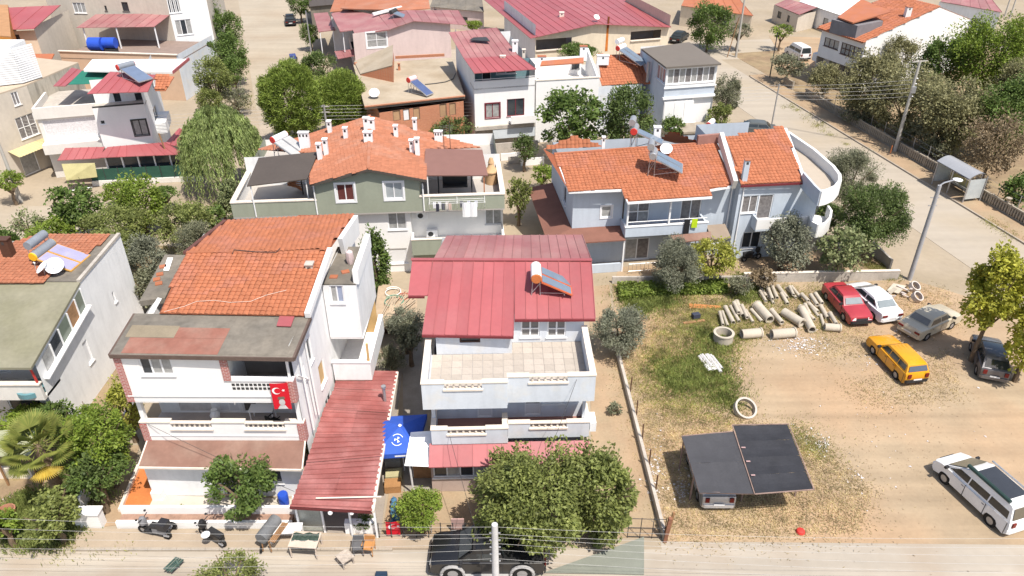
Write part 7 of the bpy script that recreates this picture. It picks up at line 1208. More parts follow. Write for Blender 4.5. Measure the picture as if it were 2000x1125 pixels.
def bed(o, q, hw):
    MB().slab([q(.12, -hw + .14, 1.03), q(1.75, -hw + .14, 1.03), q(1.75, hw - .14, 1.03), q(.12, hw - .14, 1.03)], .06).build('bed_cover', mat('bed_vinyl', (.02, .02, .022), rough=.6), o)
    for s in (1, -1):
        for cx in (1.0, 4.05): MB().tube([q(cx + .5 * math.cos(t), s * (hw + .03), .4 + .52 * math.sin(t)) for t in np.linspace(math.pi, 0, 11)], .075, 6).build('wheel_arch', mat('grey_cladding', (.36, .35, .34), rough=.5), o)
        MB().beam(q(1.6, s * (hw + .06), .38), q(3.5, s * (hw + .06), .38), .16, .06).build('side_step', mat('grey_cladding', (.36, .35, .34), rough=.5), o)
car('pickup_truck', 'black pickup truck with grey wheel arches behind the white pole', 'pickup', np.array([-1.1, 22.75]), math.radians(180), paint('black', (.012, .012, .013)), L=5.1, Wd=1.85, hood=1.1, belt=1.12, trunk=1.1, roof=1.75, gh=(1.8, 2.0, 3.05, 3.85), wb=(1.0, 4.05), wr=.38, clear=.36, rear='sedan', doors=2, fglass=mat('dim_windscreen', (.07, .075, .08), rough=.08), extra=bed)
for (lb, px, gy, hd, c, kw) in (('small black car parked at the top of the left street', 568, 46, 105, (.02, .02, .022), {}), ('dark car in the shade of the large cream house', 1326, 80, 60, (.03, .035, .035), {}), ('dark car parked behind the sky blue house roof', 1472, 262, 170, (.10, .11, .11), {})): car('parked_car', lb, 'car', P(px, gy)[:2], math.radians(hd), mat('paint_far_' + lb.split()[1] + str(px), c, rough=.3), **kw)
car('delivery_van', 'white van partly hidden behind the dark round tree', 'van', P(1556, 112)[:2], math.radians(100), paint('white', (.78, .78, .78)), L=4.4, Wd=1.7, belt=1.05, roof=1.85, hood=1.0, gh=(.05, .15, 2.9, 3.6), rear='wagon', doors=2)
# motor tricycle and moped on the pavement
def bike(label, p, ang, c1, c2, wide=.0, box=None):
    o = thing('motor_scooter', label, 'scooter', p); p = v3(p); ca, sa = math.cos(ang), math.sin(ang); q = lambda x, y, z: p + np.array([x * ca - y * sa, x * sa + y * ca, z])
    for x in (-.62, .62): MB().pipe(q(x, -.06, .24), q(x, .06, .24), .25, .13, 16).build('wheel', BLACK, o, smooth=True); MB().tube([q(x, -.05, .24), q(x, .05, .24)], .135, 12).build('rim', RIM, o)
    MB().tube([q(.62, 0, .25), q(.48, 0, .8), q(.42, 0, 1.02)], .04, 6).build('fork', STEEL, o); MB().tube([q(.45, -.33, 1.05), q(.42, 0, 1.0), q(.45, .33, 1.05)], .022, 6).build('handlebar', TRIM, o)
    MB().lathe(q(.5, 0, .55), [(.05, 0), (.17, .1), (.2, .3), (.12, .48), (.04, .52)], 8).build('front_fairing', c1, o, smooth=True); MB().slab([q(-.75, -.13, .78), q(.1, -.16, .74), q(.1, .16, .74), q(-.75, .13, .78)], .12).build('seat', c2, o); MB().slab([q(-.7, -.15, .64), q(.0, -.14, .6), q(.0, .14, .6), q(-.7, .15, .64)], .3).build('body', c1, o); MB().slab([q(.0, -.15, .33), q(.48, -.15, .33), q(.48, .15, .33), q(.0, .15, .33)], .06).build('footboard', c2, o)
    MB().tube([q(-.6, .14, .3), q(-.9, .18, .38)], .045, 7).build('exhaust', STEEL, o)
    for s in (-.3, .3): MB().lathe(q(.5, s, 1.15), [(.02, 0), (.06, .02), (.06, .06), (.02, .08)], 7).build('mirror', TRIM, o)
    if wide: MB().pipe(q(-.55, -wide, .2), q(-.55, -wide - .1, .2), .21, .1, 14).build('wheel', BLACK, o); MB().beam(q(-.6, -wide, .25), q(.5, -wide * .7, .25), .4, .06).build('side_deck', STEEL, o)
    if box: MB().obox(q(-.62, 0, 0), ang, .42, .46, .8, 1.18).build('top_box', box, o)
bike('grey motor scooter covered in gear beside the planter wall', P(305, 1045, .11), math.radians(165), mat('grey_fairing', (.20, .20, .21), rough=.5), TRIM, .5, mat('dark_top_box', (.03, .03, .035), rough=.4)); bike('black moped with round white headlamp cowl on the pavement', P(417, 1055, .11), math.radians(150), mat('black_fairing', (.02, .02, .022), rough=.3), TRIM)
p = P(402, 1046, .9); MB().lathe(p, [(.05, 0), (.2, .04), (.2, .08), (.03, .12)], 12).build('front_fairing', SNOW, bpy.data.objects['motor_scooter.001'], smooth=True)
# ---------------------------------------------------------------- carport
o = thing('carport', 'rusty steel carport with two black net roofs on the dry lot', 'carport', P(1460, 990)); NET = mat('black_shade_net', (.035, .036, .042), rough=.8, var=.2, scale=1.2); RUST = mat('rusty_steel_bar', (.27, .19, .16), var=.25)
z = 2.0
def net(c, n=3, NET=NET):
    c = [P(x, y, z) for x, y in c]
    for i in range(n):
        a, b = i / n, (i + 1) / n; L_ = lambda u, v: (c[0] * (1 - u) + c[1] * u) * (1 - v) + (c[3] * (1 - u) + c[2] * u) * v; vs = []; fs = []
        for j in range(9):
            for k in range(5): u, v = j / 8, a + (b - a) * k / 4; vs.append(L_(u, v) - (0, 0, .09 * math.sin(math.pi * k / 4) * math.sin(math.pi * u) + random.uniform(0, .025)))
        for j in range(8):
            for k in range(4): fs.append((j * 5 + k, j * 5 + 5 + k, j * 5 + 6 + k, j * 5 + 1 + k))
        MB().add(vs, fs).build('net_panel', NET, o)
net([(1332, 852), (1432, 843), (1472, 964), (1366, 962)], 2, mat('grey_shade_net', (.062, .062, .068), rough=.8, var=.12, scale=1.2)); net([(1432, 831), (1538, 829), (1588, 955), (1476, 963)], 4)
k = [(1332, 852), (1432, 843), (1472, 964), (1366, 962), (1332, 852)]
for a, b in zip(k[:-1], k[1:]): MB().beam(P(*a, z - .06), P(*b, z - .06), .06, .06).build('roof_beam', RUST, o)
k = [(1430, 830), (1540, 828), (1590, 956), (1474, 965), (1430, 830)]
for a, b in zip(k[:-1], k[1:]): MB().beam(P(*a, z + .03), P(*b, z + .03), .045, .04).build('roof_beam', RUST, o)
for y in (878, 905, 932): MB().beam(P(1448 + (y - 878) * .35, y - 4, z + .05), P(1456 + (y - 878) * .35, y - 4, z + .06), .07, .03).build('tie_strap', mat('pink_strap', (.42, .28, .27)), o)
for x, y in ((1334, 854), (1368, 960), (1434, 846), (1474, 962), (1540, 832), (1585, 952)): p = P(x, y, z) + (0, 1.3 if y > 940 else -.2, 0); MB().beam((p[0], p[1], 0), (p[0], p[1], z - .06), .07, .07).build('post', RUST, o)
# ---------------------------------------------------------------- concrete pipes and rings
cv = lambda x, y: (1180 + x / 3.31, 520 + y / 3.31)
PS = [(1048, 195, 1005, 130, 8), (1062, 205, 1050, 120, 7), (1088, 213, 1062, 148, 8), (1118, 205, 1085, 130, 9), (1180, 205, 1125, 132, 10), (1185, 243, 1150, 180, 9), (1046, 226, 1010, 165, 7), (1240, 203, 1185, 145, 7), (1268, 200, 1215, 135, 7), (1320, 225, 1280, 185, 9), (1378, 250, 1338, 190, 9), (1410, 240, 1368, 180, 9), (1380, 295, 1328, 245, 9), (1358, 345, 1270, 262, 9), (1445, 335, 1402, 262, 10), (1500, 372, 1462, 308, 9), (1330, 310, 1300, 250, 8), (1385, 325, 1345, 270, 7), (768, 378, 748, 300, 7), (798, 385, 765, 298, 7), (835, 365, 785, 268, 10), (872, 357, 820, 264, 8), (897, 320, 856, 235, 12), (925, 332, 892, 258, 8), (962, 362, 918, 288, 7), (1020, 357, 955, 285, 8), (1150, 365, 1085, 288, 11), (870, 300, 842, 240, 9), (1420, 385, 1400, 320, 7), (1225, 185, 1200, 135, 7), (1095, 240, 1060, 190, 7)]
BG = [(1072, 345, 990, 255, 21), (1160, 295, 1275, 365, 20), (1345, 412, 1278, 278, 18), (1425, 392, 1520, 398, 17), (1082, 440, 1225, 428, 21), (888, 440, 1008, 430, 21)]
wp_ = lambda lo: (lambda v: ('left' if v < 930 else 'middle' if v < 1240 else 'right'))(lo)
PS.sort(key=lambda t: t[0]); cnt = {}; NTH = ['leftmost', 'second', 'third', 'fourth', 'fifth', 'sixth', 'seventh', 'eighth', 'ninth', 'tenth', 'eleventh', 'twelfth', 'thirteenth', 'fourteenth']
for i, (x0, y0, x1, y1, r) in enumerate(PS + BG):
    big = i >= len(PS); R_ = r / 3.31 / 29 * 1.45; lift = R_ + (.0 if i % 3 else .22) * (not big); a, b = P(*cv(x0, y0), lift), P(*cv(x1, y1), lift)
    lb = (['wide concrete pipe left of the tilted wide pipe', 'tilted wide concrete pipe with open end facing left', 'long wide concrete pipe lying nearest the old red car', 'short wide concrete pipe at the right end of the stack', 'whitish wide pipe lying alone before the middle stack', 'leftmost whitish wide pipe beside the round well ring'][i - len(PS)] if big else f'narrow concrete pipe, {NTH[cnt.setdefault(wp_(x0), []).append(1) or len(cnt[wp_(x0)]) - 1]} from the left in the {wp_(x0)} heap')
    o = MB().pipe(a, b, R_, R_ * .72, 16).pipe(b, b + (b - a) / np.linalg.norm(b - a) * .08, R_ * 1.16, R_ * .72, 16).build('concrete_pipe', PIPEC, None, loc=(a + b) / 2, smooth=True, label=lb, cat='pipe', group='wide concrete pipes on the lot' if big else f'narrow concrete pipes in the {wp_(x0)} heap')
p = P(*cv(765, 485)); MB().pipe(p, p + (0, 0, .62), .62, .5, 22).pipe(p + (0, 0, .621), p + (0, 0, .70), .66, .5, 22).build('well_ring', PIPEC, None, loc=p, smooth=True, label='thick upright concrete well ring among the pipes', cat='concrete ring')
p = P(*cv(902, 945)); MB().pipe(p + (0, .05, .16), p + (.05, -.10, .44), .64, .53, 22).build('well_ring', mat('whitish_ring', (.46, .42, .37), var=.08), None, loc=p, smooth=True, label='pale tilted concrete ring lying in the weeds behind the carport', cat='concrete ring')
o = thing('plastic_pipe_pile', 'pile of white plastic pipe pieces at the edge of the weeds', 'pipe pile', P(*cv(655, 640)))
for i in range(9): a = P(*cv(612 + i * 11, 575 + random.uniform(-12, 12)), .08 + .05 * (i % 3)); b = a + (.35 + random.uniform(-.1, .1), -1.5 - random.uniform(-.4, .3), 0); MB().pipe(a, b, .09, .075, 10).build('pipe_piece', mat('dull_white_pvc', (.55, .53, .52), rough=.5), o)
MB().lathe(P(*cv(690, 655), .05), [(.35, 0), (.38, .1), (.3, .14)], 12).build('basin', SNOW, o)
MB().slab([P(*cv(550, 240), .12), P(*cv(550, 270), .06), P(*cv(755, 268), .06), P(*cv(750, 255), .12)], .06).build('wooden_board', mat('orange_board', (.45, .19, .07), var=.15), None, loc=P(*cv(650, 258)), label='orange board lying in the grass near the garden wall', cat='board')
MB().beam(P(*cv(512, 368), .08), P(*cv(650, 350), .08), .2, .08).build('plank', WOOD, None, loc=P(*cv(580, 360)), label='brown plank lying in the grass under the blue black bundle', cat='plank'); MB().obox(P(*cv(590, 338)), .3, .5, .35, .1, .4).build('bundle', mat('blue_black_bundle', (.05, .055, .08), rough=.6), None, loc=P(*cv(590, 338)), label='small blue black bundle lying on the brown plank', cat='bundle')
o = thing('junk_heap', 'heap of pale broken frames and round drums beside the lamp pole', 'junk', P(1772, 575))
for i in range(16): a = P(1735 + random.uniform(0, 60), 555 + random.uniform(0, 30), random.uniform(.05, .3)); MB().beam(a, a + (random.uniform(-.7, .7), random.uniform(-.5, .5), random.uniform(0, .3)), random.uniform(.08, .3), .05).build('broken_piece', PIPEC if i % 2 else mat('pale_scrap', (.52, .46, .42), var=.1), o)
for x, y in ((1783, 562), (1788, 582)): p = P(x, y, .2); MB().pipe(p + (0, 0, 0), p + (.1, -.15, .28), .38, .3, 16).build('drum', mat('pale_scrap', (.52, .46, .42), var=.1), o)
MB().slab([P(1732, 567, .2), P(1755, 573, .2), P(1770, 558, .3), P(1745, 553, .3)], .04).build('panel', PIPEC, o)
o = thing('red_bag', 'crumpled red plastic bag on the dry grass right of the carport', 'bag', P(1563, 1040)); MB().lathe(P(1563, 1040), [(.1, 0), (.22, .05), (.18, .15), (.05, .2)], 9).build('bag', REDP, o, smooth=True)
# ---------------------------------------------------------------- parasol and pavement furniture
z = 2.35; o = thing('parasol', 'square blue parasol with white print over the alley', 'parasol', P(790, 905)); c = [P(729, 889, z), P(812, 884, z), P(834, 809, z), P(732, 815, z)]; apx = P(781, 832, 3.05); PB = mat('blue_canvas', (.035, .10, .46), rough=.7, var=.12, scale=2)
for i in range(4): a, b = c[i], c[(i + 1) % 4]; MB().poly([a, b, apx]).build('canvas_panel', PB, o); MB().poly([b - (0, 0, .28), a - (0, 0, .28), a - (0, 0, .004), b - (0, 0, .004)]).build('valance', PB, o)
p = apx.copy(); MB().tube([(p[0], p[1], 0), (p[0], p[1], 3.0)], .035, 8).build('pole', SNOW, o); MB().lathe(apx, [(.08, 0), (.09, .05), (.02, .12)], 8).build('finial', SNOW, o)
for q in c: MB().tube([apx - (0, 0, .06), q - (0, 0, .03)], .015, 5).build('rib', STEEL, o)
nrm = np.cross(c[1] - c[0], apx - c[0]); nrm /= np.linalg.norm(nrm); nrm = nrm if nrm[2] > 0 else -nrm; up = (apx - (c[0] + c[1]) / 2); up /= np.linalg.norm(up); sd = np.cross(up, nrm); ce = (c[0] + c[1]) * .5 * .5 + apx * .5 + nrm * .012
k = MB()
for s in (1, -1):
    for i in range(8): t0, t1 = (.5 + i * .27) * s, (.5 + (i + 1) * .27) * s; t0 += .3 * s * 0; f = lambda t, r: ce + sd * math.sin(t + .0) * r * s * 0 + (up * math.cos(t) * r * s + sd * math.sin(t) * r); k.poly([f(-1.0 + i * .25, .30), f(-1.0 + (i + 1) * .25, .30), f(-1.0 + (i + 1) * .25, .27), f(-1.0 + i * .25, .27)])
for t in (0, 2.09, 4.19): k.poly([ce + up * .03, ce + up * math.cos(t) * .16 + sd * math.sin(t) * .16, ce + up * math.cos(t + .8) * .15 + sd * math.sin(t + .8) * .15])
for i in range(9): a = c[0] + (c[1] - c[0]) * (.50 + i * .045) - np.array([0, .012, .2]); k.poly([a, a + (.1, 0, 0), a + (.1, 0, .10), a + (0, 0, .10)])
k.build('printed_emblem', SNOW, o)
def flag(label, a, b, hgt, crest=True, bust=False, name='flag'):
    a, b = v3(a), v3(b); d = (b - a); Lf = np.linalg.norm(d); d /= Lf; n = np.array([d[1], -d[0], 0]); n /= np.linalg.norm(n); o = thing(name, label, 'flag', a - (0, 0, hgt)); f = lambda s, t, e=0.0: a + d * s * Lf - np.array([0, 0, t * hgt]) + n * (.03 * math.sin(s * 5 + t * 2) + .02 + e); vs = []; fs = []
    for i in range(9):
        for j in range(7): vs.append(f(i / 8, j / 6))
    for i in range(8):
        for j in range(6): fs.append((i * 7 + j, i * 7 + j + 1, i * 7 + j + 8, i * 7 + j + 7))
    MB().add(vs, fs).build('cloth', mat('flag_red', (.58, .012, .025), rough=.8, var=.06), o); k = MB(); r = .27 * min(Lf, hgt) * (1 if not bust else .9); cx, cy = (.32, .28) if bust else (.45, .35); F = lambda x, y: f(cx + x / Lf, cy + y / hgt, .012)
    for i in range(18):
        t0, t1 = .62 + i * (2 * math.pi - 1.24) / 18, .62 + (i + 1) * (2 * math.pi - 1.24) / 18; io = lambda t: (r * math.cos(t), r * math.sin(t)); ii = lambda t: (r * .28 + r * .78 * math.cos(t * 1.0 if True else t), r * .78 * math.sin(t)); k.poly([F(*io(t0)), F(*io(t1)), F(*ii(t1)), F(*ii(t0))])
    sx = r * 1.55; star = [(sx + r * .45 * (1 if i % 2 == 0 else .42) * math.cos(i * math.pi / 5 + math.pi), r * .45 * (1 if i % 2 == 0 else .42) * math.sin(i * math.pi / 5 + math.pi)) for i in range(10)]
    k.poly([F(*q) for q in star]); k.build('crescent_and_star', SNOW, o)
    if bust:
        B = lambda x, y: f(.5 + x, .74 + y, .014); MB().poly([B(.17 * math.cos(t), .13 * math.sin(t)) for t in np.linspace(0, 2 * math.pi, 14)[:-1]]).build('pale_head_print', mat('flag_grey', (.50, .48, .47)), o); MB().poly([B(-.2, -.12), B(.2, -.12), B(.17, -.22), B(-.17, -.22)]).build('dark_hat_print', mat('flag_dark', (.16, .13, .10)), o); MB().poly([B(-.3, .25), B(.3, .25), B(.15, .12), B(-.15, .12)]).build('pale_collar_print', mat('flag_grey', (.50, .48, .47)), o)
    return o
pw = Wall(L1(0, .40), L1(7.8, .40), 0, 9, WHITE); a0, z1 = pw.hit(526, 748); a1, z0 = pw.hit(566, 798); flag('large red flag with crescent and a printed head hanging on the balcony', pw.pt(a0, z1), pw.pt(a1 + .12, z1), z1 - z0, bust=True)
pw = Wall(L1(0, -.75), L1(7.8, -.75), 0, 9, WHITE); a0, z1 = pw.hit(409, 916); a1, z0 = pw.hit(432, 940); flag('small red crescent flag under the brown canopy edge', pw.pt(a0, 2.4), pw.pt(a1, 2.4), .6); p = P(770, 1050); flag('small red crescent flag on the front fence by the parasol alley', p + (-.32, 0, 1.1), p + (.32, 0, 1.1), .9); p = P(845, 1040); 
MB().slab([p + (.9, .0, .9), p + (1.5, .0, .9), p + (1.5, .06, .9), p + (.9, .06, .9)], .7).build('faded_sign', mat('faded_pink_board', (.5, .33, .30)), None, loc=p, label='faded pink board standing right of the dense round bush', cat='board')
o = thing('front_fence', 'dark wire fence with posts along the yard front of the pale blue house', 'fence', P(800, 1052))
for i in range(9): p = P(742 + i * 24, 1053); MB().tube([p, p + (0, 0, 1.1)], .025, 5).build('post', DFR, o)
for zz in (.3, .7, 1.05): MB().tube([P(742, 1053, 0) + (0, 0, zz), P(934, 1053, 0) + (0, 0, zz)], .012, 4).build('rail', DFR, o)
o = thing('ladder', 'light metal ladder leaning against the dense round bush', 'ladder', P(838, 1040)); a, b = P(838, 1040, .1), P(833, 965, 2.0)
for s in (-.12, .12): MB().tube([a + (s, 0, 0), b + (s, 0, 0)], .02, 5).build('rail', STEEL, o)
for i in range(7): q = a + (b - a) * (i + .5) / 7; MB().tube([q - (.12, 0, 0), q + (.12, 0, 0)], .015, 5).build('rung', STEEL, o)
def table(label, p, w, d, hh, ang, m, name='table', cat='table'):
    o = thing(name, label, cat, p); p = v3(p); MB().obox(p, ang, w, d, p[2] + hh - .04, p[2] + hh).build('tabletop', m, o); ca, sa = math.cos(ang), math.sin(ang)
    for x in (-w / 2 + .06, w / 2 - .06):
        for y in (-d / 2 + .06, d / 2 - .06): q = p + np.array([x * ca - y * sa, x * sa + y * ca, 0]); MB().beam(q, q + (0, 0, hh - .045), .05, .05).build('leg', m, o)
    return o
def chair(label, p, ang, m, hh=.85, w=.48, name='chair'):
    o = thing(name, label, 'chair', p); p = v3(p); ca, sa = math.cos(ang), math.sin(ang); q = lambda x, y, zz: p + np.array([x * ca - y * sa, x * sa + y * ca, zz]); MB().slab([q(-w / 2, -w / 2, .45), q(w / 2, -w / 2, .45), q(w / 2, w / 2, .45), q(-w / 2, w / 2, .45)], .05).build('seat', m, o)
    MB().slab([q(-w / 2, w / 2 - .02, hh), q(w / 2, w / 2 - .02, hh), q(w / 2, w / 2 + .04, hh), q(-w / 2, w / 2 + .04, hh)], hh - .5).build('backrest', m, o)
    for x in (-1, 1):
        for y in (-1, 1): MB().beam(q(x * (w / 2 - .03), y * (w / 2 - .03), 0), q(x * (w / 2 - .03), y * (w / 2 - .03), .4), .04, .04).build('leg', m, o)
        MB().beam(q(x * w / 2, -w / 2, .66), q(x * w / 2, w / 2, .66), .05, .03).build('armrest', m, o)
    return o
table('white topped market table with a dark green cover beside the lean-to', P(600, 1075, .11), 1.3, .9, .75, -.08, mat('pale_table_top', (.55, .46, .38), var=.1)); table('long white table stacked behind the barrel barbecue', P(562, 1052, .11), 1.5, .6, .72, .05, SNOW)
p = P(598, 1090, 0); o = thing('folded_tarp', 'dark green folded cover slumped on the front of the market table', 'cover', p); vs = []; fs = []
for i in range(9):
    for j in range(7): vs.append(p + (-.6 + i * .15, .05 + j * .1, .93 - max(0, .25 - j * .1) * 1.4 + .06 * math.sin(i * 1.7 + j) + .02 * math.sin(j * 3)))
for i in range(8):
    for j in range(6): fs.append((i * 7 + j, i * 7 + 7 + j, i * 7 + 8 + j, i * 7 + 1 + j))
MB().add(vs, fs).build('cover', mat('dark_green_cloth', (.045, .07, .055), rough=.8, var=.2), o)
chair('grey plastic armchair in front of the white planter box', P(702, 1078, .11), math.radians(5), mat('grey_plastic', (.12, .12, .125), rough=.5)); chair('orange wooden chair beside the grey plastic armchair', P(722, 1078, .11), math.radians(-8), mat('orange_wood', (.45, .22, .08), rough=.6)); o = table('small weathered square stool table standing out in the street', P(676, 1100), .62, .62, .5, .75, mat('weathered_pale_wood', (.42, .36, .30), var=.3, scale=6), 'stool'); 
o = thing('barrel_barbecue', 'grey barrel barbecue cart with wooden slat shelf on the pavement', 'barbecue', P(528, 1075, .11)); p = P(528, 1072, .11); q = lambda x, y, zz: p + (x, y, zz); MB().tube([q(-.25, -.15, .85), q(.15, 1.0, .85)], .3, 14).build('barrel', mat('dull_grey_steel', (.16, .165, .17), rough=.45, var=.2), o, smooth=True)
for i in range(4): MB().beam(q(.15 + i * .07, -.25, .8 - i * .02), q(.5 + i * .07, .85, .8 - i * .02), .055, .03).build('slat', WOOD, o)
for x, y in ((-.3, -.1), (.1, -.15), (.05, .95), (.35, .9)): MB().beam(q(x, y, 0), q(x * .8, y, .7), .05, .05).build('leg', WOOD, o)
MB().pipe(q(-.38, -.15, .16), q(-.32, -.15, .16), .16, .08, 12).build('wheel', BLACK, o)
o = thing('tilted_bench', 'dark green ribbed bench lying tipped in the street', 'bench', P(335, 1105)); a, b = P(320, 1112, .4), P(345, 1088, .4)
for i in range(4): sft = np.array([i * .1, -.02 * i, -.03 * i]); MB().beam(a + sft, b + sft, .085, .03).build('slat', GREENP, o)
MB().beam(P(345, 1100, 0), P(347, 1100, .36), .05, .3).build('leg', GREENP, o); MB().beam(P(325, 1112, 0), P(326, 1112, .36), .05, .2).build('leg', GREENP, o)
o = thing('blue_mat', 'blue rimmed dark mat at the bottom edge of the street', 'mat', P(745, 1128)); MB().box(tuple(P(745, 1130) + (-.25, -.2, 0)), tuple(P(745, 1130) + (.25, .2, .25))).build('mat', mat('dark_blue_mat', (.02, .04, .07)), o)
MB().slab([P(1062, 1118, .10), P(1258, 1122, .04), P(1258, 1048, .10)][::-1] + [], .03).build('tarpaulin', mat('grey_green_tarp', (.20, .21, .175), rough=.7, var=.08, scale=1.5), None, loc=P(1200, 1100), label='grey green triangular tarpaulin spread beside the street and yard gate', cat='tarpaulin')
# blue bottles and toys in the alley, inflatable pool, pots
for i in range(7): p = P(766 + random.uniform(-10, 10), 985 + i * 9, 0); MB().lathe(p, [(.13, 0), (.15, .1), (.15, .35), (.05, .45), (.05, .5)], 10).build('water_bottle', mat('blue_bottle', (.07, .17, .28), rough=.2), None, loc=p, smooth=True, label=f'blue water bottle, {NTH[i] if i else "farthest back"} in the row beside the lean-to edge'.replace('second', 'second from the back').replace('third', 'third from the back').replace('fourth', 'fourth from the back').replace('fifth', 'fifth from the back').replace('sixth', 'sixth from the back').replace('seventh', 'nearest the street'), cat='bottle', group='blue bottles in the alley')
for i, (x, y, c, nm) in enumerate(((768, 905, (.5, .48, .42), 'pale'), (770, 935, (.42, .38, .22), 'olive'), (768, 955, (.36, .19, .08), 'orange'))): MB().obox(P(x, y), .1, .8, .6, .02, .45).build('storage_box', mat(f'box_{nm}', c, var=.15), None, loc=P(x, y), label=f'{nm} storage box in the alley below the blue parasol', cat='box')
p = P(12, 800, 3.1); p = np.array([-24.9, 30.9, 3.2]); o = thing('paddling_pool', 'blue green oval paddling pool on the lower balcony at the left edge', 'pool', p); MB().pipe(p, p + (0, 0, .28), .7, .55, 18).build('rim', mat('teal_vinyl', (.12, .25, .28), rough=.4), o, smooth=True); MB().lathe(p, [(.55, 0), (.55, .1)], 18).build('water', mat('pool_liner', (.25, .40, .42), rough=.1), o)
p = P(573, 118); o = thing('handcart', 'small blue handcart standing on the left street above the pines', 'cart', p); MB().obox(p, 1.9, 1.3, .8, .35, .75).build('tray', mat('cart_blue', (.06, .08, .22), rough=.6), o)
for s_ in (-.45, .45): MB().pipe(p + (s_, 0, .25), p + (s_ + .08, 0, .25), .25, .15, 10).build('wheel', BLACK, o)
table('white table on the middle balcony of the flag house', L1(5.4, 2.2, 3.06), 1.2, .6, .75, 0, SNOW); chair('black chair on the middle balcony of the flag house', L1(6.1, 1.6, 3.06), 2.6, BLACK); p = L1(3.0, 2.2, 3.06); MB().lathe(p, [(.2, 0), (.26, .3), (.12, .55), (.16, .62)], 9).build('sack', SNOW, None, loc=p, label='white sack on the middle balcony beside the balcony door', cat='sack')
p = P(18, 1010); MB().lathe(p, [(.28, 0), (.4, .3), (.42, .5), (.36, .52), (.3, .2)], 14).build('clay_pot', mat('terracotta_pot', (.40, .19, .12), var=.12), None, loc=p, smooth=True, label='big round terracotta pot in the overgrown left garden', cat='pot')
for i, (x, y) in enumerate(((10, 1020), (22, 1035))): MB().obox(P(x, y), .5 + i, .7, .5, 0, .22).build('stone', mat('pale_stone', (.5, .47, .43), var=.15), None, loc=P(x, y), label=['pale flat stone beside the terracotta pot', 'second pale stone in front of the terracotta pot'][i], cat='stone')
o = thing('garden_shelter', 'low shelter with pale green ribbed roof in the left garden', 'shelter', P(20, 930)); corrugated(o, P(-60, 895, 2.0), P(60, 890, 2.0), P(-60, 845, 2.3), P(70, 838, 2.3), 9, mat('pale_green_sheet', (.30, .31, .20), rough=.5), .03, nu=2, nv=1)
for x, y in ((-10, 893), (55, 891)): p = P(x, y, 1.95); MB().beam((p[0], p[1], 0), tuple(p), .08, .08).build('post', WOOD, o)
p = P(20, 935); MB().box((p[0] - 3, p[1], 0), (p[0] + 1.2, p[1] + .2, .7)).build('low_wall', COPE, o)
# junk roof of reeds and hoses behind the lean-to
o = thing('reed_roof', 'shed roof of reeds, boards and coiled hoses behind the pale blue house', 'shed', P(765, 620)); zz = 2.0; MB().slab([P(728, 640, zz), P(815, 640, zz), P(815, 572, zz), P(740, 552, zz)], .08).build('board_roof', mat('plywood', (.42, .32, .22), var=.15, scale=3), o)
for i in range(26): a = P(735 + random.uniform(0, 30), 640 - random.uniform(0, 18), zz + .1 + .1 * random.random()); b = P(770 + random.uniform(0, 45), 590 - random.uniform(0, 25), zz + .1 + .1 * random.random()); MB().tube([a, (a + b) / 2 + (0, 0, .08), b], .03, 5).build('reed', mat('reed', (.48, .38, .27), var=.15), o)
for r_, c, (x, y) in ((.5, SNOW, (768, 572)), (.35, mat('red_hose', (.5, .12, .08)), (790, 582)), (.6, mat('green_hose', (.15, .35, .25)), (770, 590))): p = P(x, y, zz + .1); MB().tube([p + (r_ * math.cos(t), r_ * math.sin(t), .02 * t) for t in np.linspace(0, 9, 26)], .025, 5).build('hose', c, o)
MB().box(tuple(P(728, 655) + (0, .2, 0)), tuple(P(728, 655) + (2.3, .35, 1.95))).build('shed_wall', BFR, o)

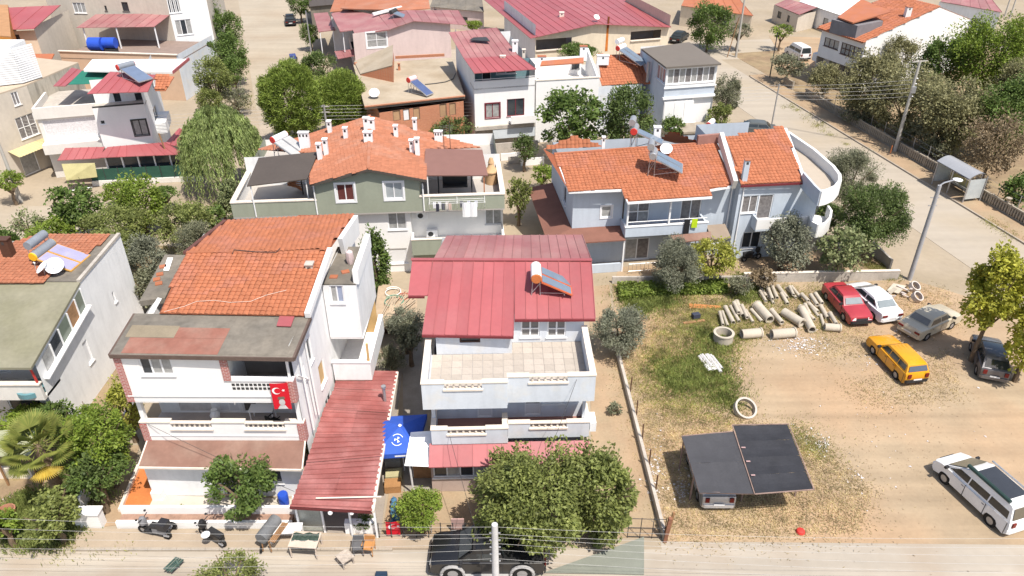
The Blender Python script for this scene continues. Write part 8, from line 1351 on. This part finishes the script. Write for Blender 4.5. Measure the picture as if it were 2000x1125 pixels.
# ---------------------------------------------------------------- small clutter
def lying(label, name, pts, r, m, cat): MB().tube(pts, r, 5).build(name, m, None, loc=pts[0], label=label, cat=cat)
np_ = np.cross(e1 - e0, r1 - e0) if False else None
E0, E1, R0 = P(311, 613, 8.78), P(597, 618, 8.78), P(365, 495, 9.55); NR = np.cross(E1 - E0, R0 - E0)
lying('thin white rope lying across the lower orange tiles of the flag house', 'rope', [onplane(x, y, E0, NR) + (0, 0, .1) for x, y in ((322, 612), (360, 602), (385, 592), (420, 590), (450, 594), (490, 592), (520, 580), (560, 570))], .010, COPE, 'rope')
lying('dark cable lying along the ridge of the flag house roof', 'cable', [onplane(x, y, E0, NR) + (0, 0, .13) for x, y in ((455, 500), (458, 492), (500, 496), (540, 497), (548, 489))], .02, DFR, 'cable')
for i, (x, y) in enumerate(((868, 300), (880, 298))):
    p = onR(x, y); o = thing('antenna', ['left black television antenna on the sage house roof', 'right black television antenna with crossbars on the sage house roof'][i], 'antenna', p); MB().tube([p - (0, 0, .1), p + (0, 0, 2.2 + .3 * i)], .025, 5).build('mast', DFR, o)
    for j in range(5): MB().tube([p + (-.3 + .03 * j, 0, 2.1 - j * .13), p + (.3 - .03 * j, .1, 2.1 - j * .13)], .012, 4).build('element', DFR, o)
bike('dark motorbike leaning by the wall of the right sky blue house', P(1466, 508), math.radians(20), mat('black_fairing', (.02, .02, .022), rough=.3), TRIM)
p = P(556, 985); MB().lathe(p, [(.22, 0), (.25, .1), (.25, .7), (.22, .75)], 12).build('drum', BLUEP, None, loc=p, smooth=True, label='blue plastic drum at the corner of the paved front court', cat='drum')
p = L1(9.2, 8.3, 8.5); MB().lathe(p, [(.15, 0), (.22, .3), (.18, .7), (.05, .8)], 8).build('sack', mat('pinkish_sack', (.62, .5, .49)), None, loc=p, smooth=True, label='pale pinkish sack on the small flat roof beside the orange tiles', cat='sack')
for i, (u, v, c) in enumerate(((8.6, 6.9, TILE), (9.1, 7.4, TILE))): MB().obox(L1(u, v, 0), .4 * i, .4, .3, 8.5, 8.56).build('spare_tile', c, None, loc=L1(u, v, 8.5), label=['front loose orange tile on the small flat roof', 'rear loose orange tile on the small flat roof'][i], cat='tile')
o = thing('window_railing', 'low metal railing below the left balcony door of the sky blue house', 'railing', L3(4.4, -1.9)); k = MB()
for z_ in (.25, .85): k.tube([L3(3.9, -1.9, z_), L3(6.0, -1.9, z_)], .015, 4)
for i in range(8): k.tube([L3(3.9 + i * .3, -1.9, 0), L3(3.9 + i * .3, -1.9, .85)], .012, 4)
k.build('rails', STEEL, o)
for i, (x, y) in enumerate(((1015, 318), (1040, 322), (1000, 312))):
    MB().obox(P(x, y), .2, 2.2, .15, 0, .7).build('yard_wall', WHITE if i else CONC, None, loc=P(x, y), label=['white yard wall stub beneath the narrow white house', 'white yard wall stub nearest the mulberry tree', 'grey yard wall stub under the narrow white house awning'][i], cat='wall')
lying('white plastic pipe lying by the wall of the red canopy house yard', 'plastic_pipe', [P(140, 372, .1), P(180, 366, .1)], .06, SNOW, 'pipe')
